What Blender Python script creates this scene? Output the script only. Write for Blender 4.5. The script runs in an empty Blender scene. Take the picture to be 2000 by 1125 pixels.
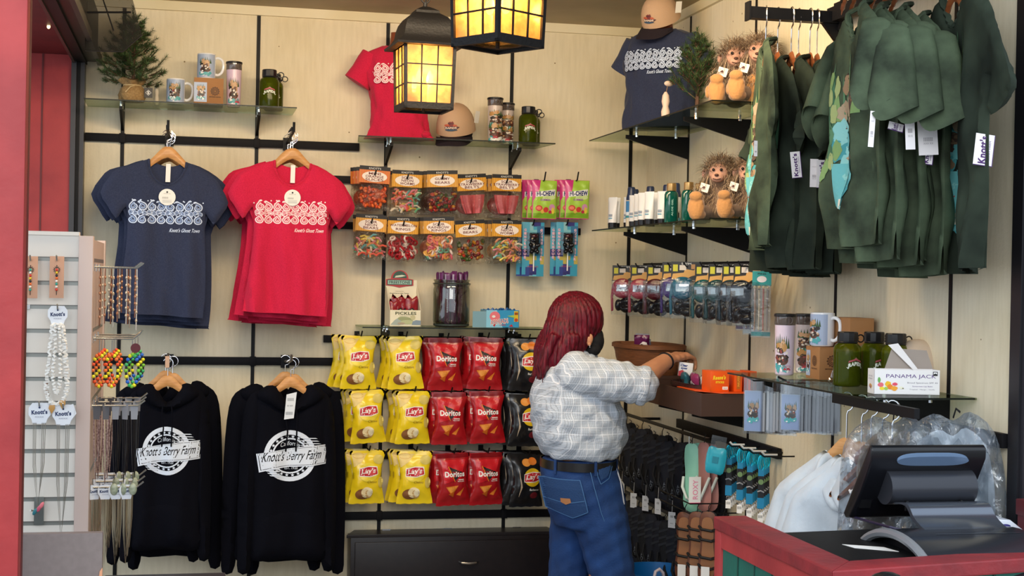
import bpy, bmesh, math, random
import numpy as np
from mathutils import Vector, Matrix, geometry, noise, Euler
PI = math.pi
D = bpy.data; SC = bpy.context.scene; COL = SC.collection
random.seed(7)
# ---------------------------------------------------------------- camera
FPX = 2869.67
CAM = Vector((-2.1313, -7.0037, 1.62))
_yaw, _pit, _rol = .2168, -.0062, .0196
FW = Vector((math.sin(_yaw)*math.cos(_pit), math.cos(_yaw)*math.cos(_pit), math.sin(_pit)))
_r0 = Vector((math.cos(_yaw), -math.sin(_yaw), 0)); _u0 = _r0.cross(FW)
RT = _r0*math.cos(_rol)+_u0*math.sin(_rol); UP = -_r0*math.sin(_rol)+_u0*math.cos(_rol)
cd = D.cameras.new('camera'); cam = D.objects.new('camera', cd); COL.objects.link(cam)
cd.sensor_width = 36; cd.lens = FPX*36/2000; cd.clip_start = .05; cd.clip_end = 200
m4 = Matrix.Identity(4)
for i in range(3):
    m4[i][0] = RT[i]; m4[i][1] = UP[i]; m4[i][2] = -FW[i]; m4[i][3] = CAM[i]
cam.matrix_world = m4; SC.camera = cam
# ---------------------------------------------------------------- world, light, exposure
SC.view_settings.view_transform = 'Standard'; SC.view_settings.look = 'None'
SC.view_settings.exposure = 0.0; SC.view_settings.gamma = 1.0; SC.view_settings.use_curve_mapping = False
W = D.worlds.new('sky'); SC.world = W; W.use_nodes = True
bg = W.node_tree.nodes['Background']; bg.inputs[0].default_value = (.80, .90, 1.0, 1); bg.inputs[1].default_value = 1.65
def area(name, loc, target, sx, sy, power, col):
    l = D.lights.new(name, 'AREA'); l.shape = 'RECTANGLE'; l.size = sx; l.size_y = sy; l.energy = power; l.color = col
    o = D.objects.new(name, l); COL.objects.link(o); o.location = loc
    o.rotation_euler = (Vector(target)-Vector(loc)).to_track_quat('-Z', 'Y').to_euler(); return o
area('added_ceiling_light', (-1.5, -2.3, 2.80), (-1.3, -.3, 1.3), 2.4, .25, 54, (1, .78, .50))  # added out-of-view area light that warms the interior; no fixture is seen
area('open_front_daylight', (-2.6, -7.6, 3.3), (-1.0, -1.0, 1.3), 3.0, 2.0, 100, (1, .97, .92))

def at(px, py, Y):
    v = FW+RT*((px-1000)/FPX)-UP*((py-562.5)/FPX)
    return CAM+v*((Y-CAM.y)/v.y)
def atx(px, py, X):
    v = FW+RT*((px-1000)/FPX)-UP*((py-562.5)/FPX)
    return CAM+v*((X-CAM.x)/v.x)
def atz(px, py, Z):
    v = FW+RT*((px-1000)/FPX)-UP*((py-562.5)/FPX)
    return CAM+v*((Z-CAM.z)/v.z)
XC = .0852; ZCEIL = 2.875
# ---------------------------------------------------------------- materials
def lin(h):
    if not isinstance(h, str): return tuple(h)+((1,) if len(h) == 3 else ())
    h = h.lstrip('#'); c = [int(h[i:i+2], 16)/255 for i in (0, 2, 4)]
    return tuple((x/12.92 if x <= .04045 else ((x+.055)/1.055)**2.4) for x in c)+(1,)
_mc = {}
def mat(name, col, rough=.6, metal=0, col2=None, nscale=8, bump=0, bscale=60, trans=0, alpha=1, emit=0, sheen=0, coat=0, stretch=None, spec=.5, contrast=(.35, .65), ior=1.45):
    if name in _mc: return _mc[name]
    m = D.materials.new(name); _mc[name] = m; m.use_nodes = True
    nt = m.node_tree; b = nt.nodes['Principled BSDF']; L = nt.links.new
    b.inputs['Base Color'].default_value = lin(col); b.inputs['Roughness'].default_value = rough
    b.inputs['Metallic'].default_value = metal; b.inputs['Transmission Weight'].default_value = trans
    b.inputs['Alpha'].default_value = alpha; b.inputs['IOR'].default_value = ior
    b.inputs['Specular IOR Level'].default_value = spec
    if sheen: b.inputs['Sheen Weight'].default_value = sheen
    if coat: b.inputs['Coat Weight'].default_value = coat; b.inputs['Coat Roughness'].default_value = .1
    if emit: b.inputs['Emission Color'].default_value = lin(col); b.inputs['Emission Strength'].default_value = emit
    tc = None
    def coords(sc):
        nonlocal tc
        if tc is None: tc = nt.nodes.new('ShaderNodeTexCoord')
        if stretch:
            mp = nt.nodes.new('ShaderNodeMapping'); mp.inputs['Scale'].default_value = stretch
            L(tc.outputs['Object'], mp.inputs[0]); return mp.outputs[0]
        return tc.outputs['Object']
    if col2:
        n = nt.nodes.new('ShaderNodeTexNoise'); n.inputs['Scale'].default_value = nscale; n.inputs['Detail'].default_value = 6
        L(coords(1), n.inputs['Vector'])
        r = nt.nodes.new('ShaderNodeValToRGB'); r.color_ramp.elements[0].position, r.color_ramp.elements[1].position = contrast
        r.color_ramp.elements[0].color = lin(col); r.color_ramp.elements[1].color = lin(col2)
        L(n.outputs['Fac'], r.inputs[0]); L(r.outputs[0], b.inputs['Base Color'])
    if bump:
        n = nt.nodes.new('ShaderNodeTexNoise'); n.inputs['Scale'].default_value = bscale; n.inputs['Detail'].default_value = 4
        L(coords(1), n.inputs['Vector'])
        bp = nt.nodes.new('ShaderNodeBump'); bp.inputs['Strength'].default_value = bump; bp.inputs['Distance'].default_value = .01
        L(n.outputs['Fac'], bp.inputs['Height']); L(bp.outputs[0], b.inputs['Normal'])
    return m
def clear(name, tint, opac=.12, rough=.05, bump=0, bscale=40, body=None, bodyfac=0, fr_k=.6):
    """thin transparent sheet: see-through with glossy highlights"""
    if name in _mc: return _mc[name]
    m = D.materials.new(name); _mc[name] = m; m.use_nodes = True; nt = m.node_tree; L = nt.links.new
    nt.nodes.remove(nt.nodes['Principled BSDF']); out = nt.nodes['Material Output']
    t = nt.nodes.new('ShaderNodeBsdfTransparent'); t.inputs[0].default_value = lin(tint)
    g = nt.nodes.new('ShaderNodeBsdfGlossy'); g.inputs['Roughness'].default_value = rough
    lw = nt.nodes.new('ShaderNodeLayerWeight'); lw.inputs[0].default_value = .35
    ma = nt.nodes.new('ShaderNodeMath'); ma.operation = 'MULTIPLY_ADD'; ma.inputs[1].default_value = fr_k; ma.inputs[2].default_value = opac
    L(lw.outputs['Fresnel'], ma.inputs[0])
    mx = nt.nodes.new('ShaderNodeMixShader'); L(ma.outputs[0], mx.inputs[0]); L(t.outputs[0], mx.inputs[1]); L(g.outputs[0], mx.inputs[2])
    res = mx.outputs[0]
    if body:
        d = nt.nodes.new('ShaderNodeBsdfDiffuse'); d.inputs[0].default_value = lin(body)
        m2 = nt.nodes.new('ShaderNodeMixShader'); m2.inputs[0].default_value = bodyfac; L(res, m2.inputs[1]); L(d.outputs[0], m2.inputs[2]); res = m2.outputs[0]
    if bump:
        tc = nt.nodes.new('ShaderNodeTexCoord'); n = nt.nodes.new('ShaderNodeTexNoise'); n.inputs['Scale'].default_value = bscale; n.inputs['Detail'].default_value = 3
        n.inputs['Distortion'].default_value = 1.2
        L(tc.outputs['Object'], n.inputs['Vector']); bp = nt.nodes.new('ShaderNodeBump'); bp.inputs['Strength'].default_value = bump; bp.inputs['Distance'].default_value = .02
        L(n.outputs['Fac'], bp.inputs['Height']); L(bp.outputs[0], g.inputs['Normal']); L(bp.outputs[0], lw.inputs['Normal'])
    L(res, out.inputs[0]); return m
def K(h, rough=.55, **k):
    """plain colour material by hex"""
    n = 'ink_'+h.strip('#')+('' if rough == .55 and not k else '_%s%s' % (rough, ''.join(k)))
    return mat(n, h, rough, **k)
BLK = mat('black_metal', '#101013', .5, .0, spec=.25)
RAILM = mat('rail_black', '#111014', .6, .0, bump=.05, spec=.2)
CHROME = mat('chrome', '#d8d8dc', .18, 1)
WHITE = K('#f2f2ef'); PAPER = K('#eceae6', .6); INK = K('#1a1a1e')
# ---------------------------------------------------------------- mesh builder
class MB:
    def __init__(s): s.v = []; s.f = []; s.m = []; s.mats = []
    def mi(s, m):
        if m not in s.mats: s.mats.append(m)
        return s.mats.index(m)
    def add(s, vs, fs, m):
        k = len(s.v); i = s.mi(m); s.v += [tuple(v) for v in vs]
        for f in fs: s.f.append([k+a for a in f]); s.m.append(i)
        return s
    def box(s, c, d, m, rz=0, ry=0, rx=0):
        R = Euler((rx, ry, rz)).to_matrix(); c = Vector(c)
        vs = [c+R@Vector((x*d[0]/2, y*d[1]/2, z*d[2]/2)) for z in (-1, 1) for y in (-1, 1) for x in (-1, 1)]
        return s.add(vs, [(0, 2, 3, 1), (4, 5, 7, 6), (0, 1, 5, 4), (2, 6, 7, 3), (0, 4, 6, 2), (1, 3, 7, 5)], m)
    def bb(s, a, b, m):
        return s.box([(a[i]+b[i])/2 for i in range(3)], [abs(b[i]-a[i]) for i in range(3)], m)
    def tube(s, pts, r, m, n=8, cap=True, closed=False):
        pts = [Vector(p) for p in pts]; N = len(pts); rs = r if isinstance(r, (list, tuple)) else [r]*N
        vs = []; fs = []; up = None
        for i, p in enumerate(pts):
            if closed: t = pts[(i+1) % N]-pts[i-1]
            else: t = pts[min(i+1, N-1)]-pts[max(i-1, 0)]
            if t.length < 1e-9: t = Vector((0, 0, 1))
            t.normalize()
            if up is None: up = t.orthogonal().normalized()
            else:
                up = up-t*up.dot(t)
                up = up.normalized() if up.length > 1e-6 else t.orthogonal().normalized()
            b = t.cross(up)
            for k in range(n):
                a = 2*PI*k/n; vs.append(p+(up*math.cos(a)+b*math.sin(a))*rs[i])
        for i in range(N if closed else N-1):
            j = (i+1) % N
            for k in range(n): fs.append((i*n+k, i*n+(k+1) % n, j*n+(k+1) % n, j*n+k))
        if cap and not closed: fs.append(tuple(range(n))[::-1]); fs.append(tuple((N-1)*n+k for k in range(n)))
        return s.add(vs, fs, m)
    def lathe(s, prof, m, n=24, c=(0, 0, 0), sx=1, sy=1, a0=0):
        vs = []; fs = []; c = Vector(c)
        for (r, z) in prof:
            for k in range(n):
                a = 2*PI*k/n+a0; vs.append(c+Vector((r*math.cos(a)*sx, r*math.sin(a)*sy, z)))
        for i in range(len(prof)-1):
            for k in range(n): fs.append((i*n+k, i*n+(k+1) % n, (i+1)*n+(k+1) % n, (i+1)*n+k))
        if prof[0][0] > 1e-5: fs.append(tuple(range(n))[::-1])
        if prof[-1][0] > 1e-5: fs.append(tuple((len(prof)-1)*n+k for k in range(n)))
        return s.add(vs, fs, m)
    def prism(s, poly, a, b, m, ax='y'):
        """poly: 2D list; extruded along ax from a to b.  ax y: (x,z); ax x: (y,z); ax z: (x,y)"""
        f = {'y': lambda p, t: (p[0], t, p[1]), 'x': lambda p, t: (t, p[0], p[1]), 'z': lambda p, t: (p[0], p[1], t)}[ax]
        n = len(poly); vs = [f(p, a) for p in poly]+[f(p, b) for p in poly]
        fs = [(i, (i+1) % n, n+(i+1) % n, n+i) for i in range(n)]
        tr = geometry.tessellate_polygon([[Vector((p[0], p[1], 0)) for p in poly]])
        fs += [tuple(t) for t in tr]+[tuple(n+i for i in t[::-1]) for t in tr]
        return s.add(vs, fs, m)
    def ell(s, c, r, m, n=12, k=8, rot=None):
        c = Vector(c); R = Euler(rot).to_matrix() if rot else Matrix.Identity(3)
        r = (r, r, r) if not isinstance(r, (tuple, list)) else r
        vs = []; fs = []
        for i in range(k+1):
            t = PI*i/k
            for j in range(n):
                a = 2*PI*j/n; vs.append(c+R@Vector((r[0]*math.sin(t)*math.cos(a), r[1]*math.sin(t)*math.sin(a), r[2]*math.cos(t))))
        for i in range(k):
            for j in range(n): fs.append((i*n+j, (i+1)*n+j, (i+1)*n+(j+1) % n, i*n+(j+1) % n))
        return s.add(vs, fs, m)
    def loft(s, rings, m, cap=True):
        n = len(rings[0]); vs = [p for r in rings for p in r]; fs = []
        for i in range(len(rings)-1):
            for k in range(n): fs.append((i*n+k, i*n+(k+1) % n, (i+1)*n+(k+1) % n, (i+1)*n+k))
        if cap: fs.append(tuple(range(n))[::-1]); fs.append(tuple((len(rings)-1)*n+k for k in range(n)))
        return s.add(vs, fs, m)
    def out(s, name, parent=None, smooth=35, bevel=0, seg=2, kind=None, fix=True):
        me = D.meshes.new(name); me.from_pydata(s.v, [], s.f)
        for m in s.mats: me.materials.append(m)
        me.polygons.foreach_set('material_index', s.m)
        if fix or bevel:
            bm = bmesh.new(); bm.from_mesh(me); bmesh.ops.remove_doubles(bm, verts=bm.verts, dist=1e-6)
            if fix: bmesh.ops.recalc_face_normals(bm, faces=bm.faces)
            if bevel:
                es = [e for e in bm.edges if len(e.link_faces) == 2 and e.calc_face_angle(0) > .6]
                bmesh.ops.bevel(bm, geom=es, offset=bevel, segments=seg, affect='EDGES', profile=.6, clamp_overlap=True)
            bm.to_mesh(me); bm.free()
        if smooth:
            me.polygons.foreach_set('use_smooth', [True]*len(me.polygons)); me.set_sharp_from_angle(angle=math.radians(smooth))
        o = D.objects.new(name, me); COL.objects.link(o)
        if parent: o.parent = parent
        if kind: o['kind'] = kind
        return o
def tag(o, label, cat, group=None):
    o['label'] = label; o['category'] = cat
    if group: o['group'] = group
    return o
def thing(name, label, cat, loc=(0, 0, 0), rz=0, group=None, rx=0, ry=0):
    o = D.objects.new(name, None); COL.objects.link(o); o.location = loc; o.rotation_euler = (rx, ry, rz); o.empty_display_size = .05
    return tag(o, label, cat, group)
def struct(o): o['kind'] = 'structure'; return o
def lab(o, s): o['label'] = s; return o
def kids(o): return [c for c in D.objects if c.parent == o]
def dup(root, loc, rz=0, label=None, group=None, rx=0, ry=0, sc=None, swap=None):
    """copy of a thing with copies of its parts and their sub-parts"""
    def cp(o, par):
        c = o.copy(); COL.objects.link(c); c.parent = par
        if swap and c.type == 'MESH' and any(m in swap for m in c.data.materials):
            c.data = c.data.copy()
            for i, m in enumerate(c.data.materials):
                if m in swap: c.data.materials[i] = swap[m]
        for k in kidmap.get(o, []): cp(k, c)
        return c
    kidmap = {}
    for q in list(D.objects):
        if q.parent: kidmap.setdefault(q.parent, []).append(q)
    r = cp(root, None); r.location = loc; r.rotation_euler = (rx, ry, rz)
    if sc: r.scale = sc if isinstance(sc, (tuple, list)) else (sc, sc, sc)
    if label: r['label'] = label
    if group: r['group'] = group
    return r
# ---------------------------------------------------------------- flat artwork laid on surfaces
def split_tri(t, h, out):
    st = [t]
    while st:
        a, b, c = st.pop()
        l = [(a[0]-b[0])**2+(a[1]-b[1])**2, (b[0]-c[0])**2+(b[1]-c[1])**2, (c[0]-a[0])**2+(c[1]-a[1])**2]
        k = l.index(max(l))
        if l[k] <= h*h: out.append((a, b, c)); continue
        if k == 1: a, b, c = b, c, a
        elif k == 2: a, b, c = c, a, b
        m = ((a[0]+b[0])/2, (a[1]+b[1])/2); st += [(a, m, c), (m, b, c)]
def tris(poly):
    return [tuple(poly[i] for i in t) for t in geometry.tessellate_polygon([[Vector((p[0], p[1], 0)) for p in poly]])]
def ell(cx, cy, rx, ry=None, n=20, rot=0, a0=0, a1=2*PI):
    ry = ry or rx; c, s = math.cos(rot), math.sin(rot); o = []
    for i in range(n):
        a = a0+(a1-a0)*i/(n if abs(a1-a0-2*PI) < 1e-6 else n-1); x, y = rx*math.cos(a), ry*math.sin(a); o.append((cx+x*c-y*s, cy+x*s+y*c))
    return o
def rect(x0, y0, x1, y1): return [(x0, y0), (x1, y0), (x1, y1), (x0, y1)]
def blob(cx, cy, rx, ry, rg, n=14, a=.25):
    return [(cx+rx*math.cos(2*PI*i/n)*(1+rg.uniform(-a, a)), cy+ry*math.sin(2*PI*i/n)*(1+rg.uniform(-a, a))) for i in range(n)]
def star(cx, cy, r, n=5, k=.42, rot=PI/2):
    return [(cx+(r if i % 2 == 0 else r*k)*math.cos(rot+PI*i/n), cy+(r if i % 2 == 0 else r*k)*math.sin(rot+PI*i/n)) for i in range(2*n)]
def P(m, poly): return (m, tris(poly))
def ring(m, cx, cy, rx, ry, w, n=32, a0=0, a1=2*PI, rot=0):
    o = []; p = ell(cx, cy, rx, ry, n+1, rot, a0, a1-1e-5); q = ell(cx, cy, rx-w, ry-w, n+1, rot, a0, a1-1e-5)
    for i in range(n): o += [(p[i], p[i+1], q[i+1]), (p[i], q[i+1], q[i])]
    return (m, o)
_tx = {}
def text(m, s, cx, cy, w, h, rot=0, shear=0, bold=0, arc=0, wave=None):
    key = (s, bold)
    if key not in _tx:
        c = D.curves.new('t', 'FONT'); c.body = s; c.offset = bold; c.resolution_u = 3; c.space_character = 1+bold*2
        o = D.objects.new('t', c); COL.objects.link(o); dg = bpy.context.evaluated_depsgraph_get(); dg.update()
        me = D.meshes.new_from_object(o.evaluated_get(dg)); me.calc_loop_triangles()
        vs = [(v.co.x, v.co.y) for v in me.vertices]
        xs = [v[0] for v in vs] or [0, 1]; ys = [v[1] for v in vs] or [0, 1]
        x0, x1, y0, y1 = min(xs), max(xs), min(ys), max(ys)
        vs = [((x-x0)/(x1-x0+1e-9)-.5, (y-y0)/(y1-y0+1e-9)-.5) for x, y in vs]
        _tx[key] = [tuple(vs[i] for i in t.vertices) for t in me.loop_triangles]
        D.objects.remove(o); D.curves.remove(c); D.meshes.remove(me)
    c_, s_ = math.cos(rot), math.sin(rot); o = []
    for t in _tx[key]:
        q = []
        for x, y in t:
            X = x*w+y*h*shear; Y = y*h+arc*(1-4*x*x)
            if wave: Y += wave(x)
            q.append((cx+X*c_-Y*s_, cy+X*s_+Y*c_))
        o.append(tuple(q))
    return (m, o)
_PA = None
def paisley(cx, cy, s, rot, flip=1):
    global _PA
    if _PA is None: _PA = cr([(0, -.62), (.42, -.5), (.60, -.08), (.46, .30), (.14, .58), (-.18, .84), (-.46, .80), (-.52, .62), (-.30, .60), (-.22, .36), (-.48, .14), (-.60, -.16), (-.40, -.5)], 3)
    c, sn = math.cos(rot), math.sin(rot)
    return [(cx+x*flip*s*c-y*s*sn, cy+x*flip*s*sn+y*s*c) for x, y in _PA]
def decal(name, shapes, f, parent, h=.02, lift=.0006, step=.0004, kind=None, cyc=0):
    """f(U,V,lift) -> points array; U,V numpy arrays"""
    allv = []; fs = []; ms = []; mats = []; lf = []; k = 0
    for li, (m, tr) in enumerate(shapes):
        if m not in mats: mats.append(m)
        o = []
        for t in tr: split_tri(t, h, o)
        for t in o:
            allv += t; lf += [lift+step*(li % cyc if cyc else li)]*3; fs.append((k, k+1, k+2)); ms.append(mats.index(m)); k += 3
    if not allv: return None
    A = np.array(allv, float); pts = f(A[:, 0], A[:, 1], np.array(lf))
    me = D.meshes.new(name); me.from_pydata([tuple(p) for p in pts], [], fs)
    for m in mats: me.materials.append(m)
    me.polygons.foreach_set('material_index', ms)
    bm = bmesh.new(); bm.from_mesh(me); bmesh.ops.remove_doubles(bm, verts=bm.verts, dist=1e-6); bm.to_mesh(me); bm.free()
    ob = D.objects.new(name, me); COL.objects.link(ob); ob.parent = parent
    if kind: ob['kind'] = kind
    return ob
def fplane(y): return lambda U, V, l: np.stack([U, np.full_like(U, y)-l, V], 1)       # facing -y, (u,v) = (x,z)
def fleft(x): return lambda U, V, l: np.stack([np.full_like(U, x)-l, -U, V], 1)      # facing -x, u to the right = -y
def fcyl(r, a0=-PI/2): return lambda U, V, l: np.stack([(r+l)*np.cos(a0+U/r), (r+l)*np.sin(a0+U/r), V], 1)
# ---------------------------------------------------------------- filled, puffed outlines (cloth, bags, cushions)
def dens(poly, h, closed=True):
    o = []
    n = len(poly)
    for i in range(n if closed else n-1):
        a = poly[i]; b = poly[(i+1) % n]; L = math.hypot(b[0]-a[0], b[1]-a[1]); k = max(1, int(L/h))
        for j in range(k): o.append((a[0]+(b[0]-a[0])*j/k, a[1]+(b[1]-a[1])*j/k))
    return o
def cr(pts, n=4, closed=True):
    """Catmull-Rom smoothing of an outline"""
    o = []; N = len(pts)
    for i in range(N if closed else N-1):
        p = [pts[(i+k) % N] if closed else pts[min(max(i+k, 0), N-1)] for k in (-1, 0, 1, 2)]
        for j in range(n):
            t = j/n
            o.append(tuple(.5*((2*p[1][q])+(-p[0][q]+p[2][q])*t+(2*p[0][q]-5*p[1][q]+4*p[2][q]-p[3][q])*t*t+(-p[0][q]+3*p[1][q]-3*p[2][q]+p[3][q])*t**3) for q in range(len(p[1]))))
    if not closed: o.append(tuple(pts[-1]))
    return o
def pdist(poly, U, V):
    A = np.array(poly); Bq = np.roll(A, -1, 0); d = np.full(U.shape, 1e9)
    for a, b in zip(A, Bq):
        ab = b-a; L = ab@ab+1e-12; t = np.clip(((U-a[0])*ab[0]+(V-a[1])*ab[1])/L, 0, 1)
        d = np.minimum(d, np.hypot(U-a[0]-t*ab[0], V-a[1]-t*ab[1]))
    return d
def inside(poly, U, V):
    c = np.zeros(U.shape, bool); n = len(poly)
    for i in range(n):
        x1, y1 = poly[i]; x2, y2 = poly[(i+1) % n]
        if abs(y1-y2) < 1e-12: continue
        q = ((y1 > V) != (y2 > V)) & (U < (x2-x1)*(V-y1)/(y2-y1)+x1); c ^= q
    return c
def puff(name, outline, T, R, m, parent=None, h=.02, wr=None, bk=1.0, off=None, seed=0, smooth=50, hem=None):
    """closed pillow from an outline in (x,z) facing -y. T: half thickness (number or f(U,V)); wr: wrinkles; off: whole-sheet offset f(U,V)"""
    dp = [(x, z-.12 if hem is not None and z < hem else z) for x, z in outline]
    pl = dens(outline, h); A = np.array(pl); x0, z0 = A.min(0); x1, z1 = A.max(0)
    U, V = np.meshgrid(np.arange(x0+h/2, x1, h), np.arange(z0+h/2, z1, h)); U = U.ravel(); V = V.ravel()
    rg = np.random.RandomState(seed+1); U = U+rg.uniform(-.12, .12, U.shape)*h; V = V+rg.uniform(-.12, .12, V.shape)*h
    k = inside(outline, U, V); U, V = U[k], V[k]; k = pdist(outline, U, V) > h*.45; U, V = U[k], V[k]
    nb = len(pl); vs = [Vector(p) for p in pl]+[Vector((a, b)) for a, b in zip(U, V)]
    r = geometry.delaunay_2d_cdt(vs, [(i, (i+1) % nb) for i in range(nb)], [], 1, 1e-7)
    v2 = r[0]; fc = r[2]; A2 = np.array([(p.x, p.y) for p in v2])
    Tf = T if callable(T) else (lambda u, v: T)
    def F(u, v, l=0):
        d = pdist(dp, u, v); q = np.sqrt(np.clip(1-(1-np.clip(d/R, 0, 1))**2, 0, 1)); y = -Tf(u, v)*q
        if wr is not None: y = y+wr(u, v)*np.clip(d/(R*.6), .15, 1)
        if off is not None: y = y+off(u, v)
        return y-l
    d = pdist(dp, A2[:, 0], A2[:, 1]); q = np.sqrt(np.clip(1-(1-np.clip(d/R, 0, 1))**2, 0, 1))
    yf = F(A2[:, 0], A2[:, 1])
    of = off(A2[:, 0], A2[:, 1]) if off is not None else 0
    yb = Tf(A2[:, 0], A2[:, 1])*q*bk+of+(wr(A2[:, 0], A2[:, 1])*np.clip(d/(R*.6), .15, 1) if wr is not None else 0)
    bd = d < 1e-5; n = len(A2); yb = np.where(bd, yf, np.maximum(yb, yf+.0015))
    vv = [(A2[i, 0], yf[i], A2[i, 1]) for i in range(n)]+[(A2[i, 0], yb[i], A2[i, 1]) for i in range(n)]
    b = MB(); b.add(vv, [tuple(f) for f in fc]+[tuple((n+i) for i in f[::-1]) for f in fc], m)
    ob = b.out(name, parent, smooth)
    return ob, (lambda u, v, l: np.stack([u, F(u, v, l), v], 1))
def union(name, build, m, parent, voxel=.008, sm=6, fac=.5, adapt=0, disp=None):
    """one continuous skin grown over overlapping volumes (voxel remesh, smoothed, baked)"""
    b = MB(); build(b, m); o = b.out(name, parent, 0, fix=False)
    md = o.modifiers.new('r', 'REMESH'); md.mode = 'VOXEL'; md.voxel_size = voxel
    s = o.modifiers.new('s', 'SMOOTH'); s.factor = fac; s.iterations = sm
    bpy.context.view_layer.update(); dg = bpy.context.evaluated_depsgraph_get()
    me = D.meshes.new_from_object(o.evaluated_get(dg)); o.modifiers.clear(); old = o.data; o.data = me; D.meshes.remove(old)
    me.name = name
    if not me.materials: me.materials.append(m)
    if disp:
        for v in me.vertices: v.co += v.normal*disp(v.co)
    me.polygons.foreach_set('use_smooth', [True]*len(me.polygons)); return o
def capsule(b, p, q, r0, r1, m, n=12):
    p, q = Vector(p), Vector(q); b.tube([p.lerp(q, t) for t in (0, .25, .5, .75, 1)], [r0+(r1-r0)*t for t in (0, .25, .5, .75, 1)], m, n)
    b.ell(p, r0, m, n, 8); b.ell(q, r1, m, n, 8)
ORD = ['front', 'second', 'third', 'fourth', 'fifth', 'sixth', 'seventh', 'eighth', 'ninth', 'tenth', 'eleventh', 'twelfth']
# ================================================================ SETTING
def wallmat():
    m = mat('cream_panel', '#e9dfc6', .62, col2='#dfd2b2', nscale=2.2, bump=.12, bscale=90, contrast=(.38, .7), spec=.3)
    nt = m.node_tree; L = nt.links.new; b = nt.nodes['Principled BSDF']
    tc = nt.nodes.new('ShaderNodeTexCoord'); mp = nt.nodes.new('ShaderNodeMapping'); mp.inputs['Scale'].default_value = (60, 60, 7); L(tc.outputs['Object'], mp.inputs[0])
    n = nt.nodes.new('ShaderNodeTexNoise'); n.inputs['Scale'].default_value = 1; n.inputs['Detail'].default_value = 5; L(mp.outputs[0], n.inputs['Vector'])
    v = nt.nodes.new('ShaderNodeTexVoronoi'); v.inputs['Scale'].default_value = 9; L(tc.outputs['Object'], v.inputs['Vector'])
    lt = nt.nodes.new('ShaderNodeMath'); lt.operation = 'LESS_THAN'; lt.inputs[1].default_value = .035; L(v.outputs['Distance'], lt.inputs[0])
    old = b.inputs['Base Color'].links[0].from_socket
    mx = nt.nodes.new('ShaderNodeMix'); mx.data_type = 'RGBA'; mx.blend_type = 'MULTIPLY'; mx.inputs[0].default_value = .55
    r = nt.nodes.new('ShaderNodeValToRGB'); r.color_ramp.elements[0].position = .3; r.color_ramp.elements[0].color = (.86, .85, .82, 1); r.color_ramp.elements[1].position = .62; r.color_ramp.elements[1].color = (1, 1, 1, 1)
    L(n.outputs['Fac'], r.inputs[0]); L(old, mx.inputs[6]); L(r.outputs[0], mx.inputs[7])
    m2 = nt.nodes.new('ShaderNodeMix'); m2.data_type = 'RGBA'; L(lt.outputs[0], m2.inputs[0]); m2.inputs[7].default_value = lin('#8a7854'); L(mx.outputs[2], m2.inputs[6])
    L(m2.outputs[2], b.inputs['Base Color']); return m
WALL = wallmat(); TRIM = mat('cream_trim', '#e9dfc2', .5, col2='#e0d4b0', nscale=3, spec=.3)
CEIL = mat('ceiling_paint', '#b9aa8c', .7, col2='#a99a7c', nscale=3)
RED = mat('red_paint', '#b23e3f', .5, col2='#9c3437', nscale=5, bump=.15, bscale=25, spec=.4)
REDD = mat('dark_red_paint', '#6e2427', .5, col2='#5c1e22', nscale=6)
GRN = mat('green_boards', '#1d6b5c', .6, col2='#195e52', nscale=7, bump=.1, bscale=50)
FLOOR = mat('concrete_floor', '#6c6862', .8, col2='#7b766e', nscale=4)
struct(MB().bb((-2.66, 0, 0), (XC+.1, .12, ZCEIL), WALL).out('wall_back'))
struct(MB().bb((XC, -3.36, 0), (XC+.1, 0, ZCEIL), WALL).out('wall_right'))
struct(MB().bb((-2.66, -3.5, ZCEIL), (XC+.2, .12, ZCEIL+.08), CEIL).out('ceiling'))
struct(MB().bb((-8, -14, -.06), (8, .12, 0), FLOOR).out('floor'))
struct(MB().bb((-2.65, -.018, 2.832), (XC, 0, ZCEIL), TRIM).out('trim_1'))
struct(MB().bb((XC-.018, -3.36, 2.832), (XC, -.018, ZCEIL), TRIM).out('trim_2'))
n = 3
for k in range(-4, 1):
    X = k*.61; w = .0085
    struct(MB().bb((X-w, -.004, .05), (X+w, -.0005, 2.831), BLK).out('trim_%d' % n)); n += 1
for k in range(4):
    Y = -.6297-k*.7953; w = .008
    struct(MB().bb((XC-.004, Y-w, .05), (XC-.0005, Y+w, 2.831), BLK).out('trim_%d' % n)); n += 1
# outer left side: red return wall, header beam, jamb, post
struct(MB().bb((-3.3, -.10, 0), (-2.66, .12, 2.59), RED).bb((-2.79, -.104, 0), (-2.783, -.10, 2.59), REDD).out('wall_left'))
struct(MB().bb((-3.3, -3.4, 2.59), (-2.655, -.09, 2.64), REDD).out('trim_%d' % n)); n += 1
bm = MB(); bm.bb((-2.655, -3.4, 2.56), (-2.60, -.02, 2.70), BLK).bb((-2.60, -3.4, 2.575), (-2.555, -.02, 2.80), K('#0b0b0f', .4)).bb((-2.555, -3.4, 2.56), (-2.535, -.02, 2.60), mat('tracks', '#4a4642', .4, .5))
bm.bb((-2.657, -3.4, 2.552), (-2.645, -.02, 2.562), mat('tracks', '#4a4642', .4, .5)); struct(bm.out('trim_%d' % n)); n += 1
bm = MB(); bm.bb((-2.662, -.12, 0), (-2.64, -.0, 2.56), mat('jamb_grey', '#3c3b3e', .4, .3)).bb((-2.64, -.10, 0), (-2.625, 0, 2.56), BLK).bb((-2.625, -.09, 0), (-2.606, 0, 2.56), mat('jamb_grey', '#3c3b3e', .4, .3))
struct(bm.out('trim_%d' % n)); n += 1
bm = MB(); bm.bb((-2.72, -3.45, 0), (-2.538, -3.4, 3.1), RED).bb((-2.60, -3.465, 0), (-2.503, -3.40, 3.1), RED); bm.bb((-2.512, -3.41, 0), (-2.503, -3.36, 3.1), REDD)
struct(bm.out('trim_%d' % n, bevel=.003)); n += 1
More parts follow.
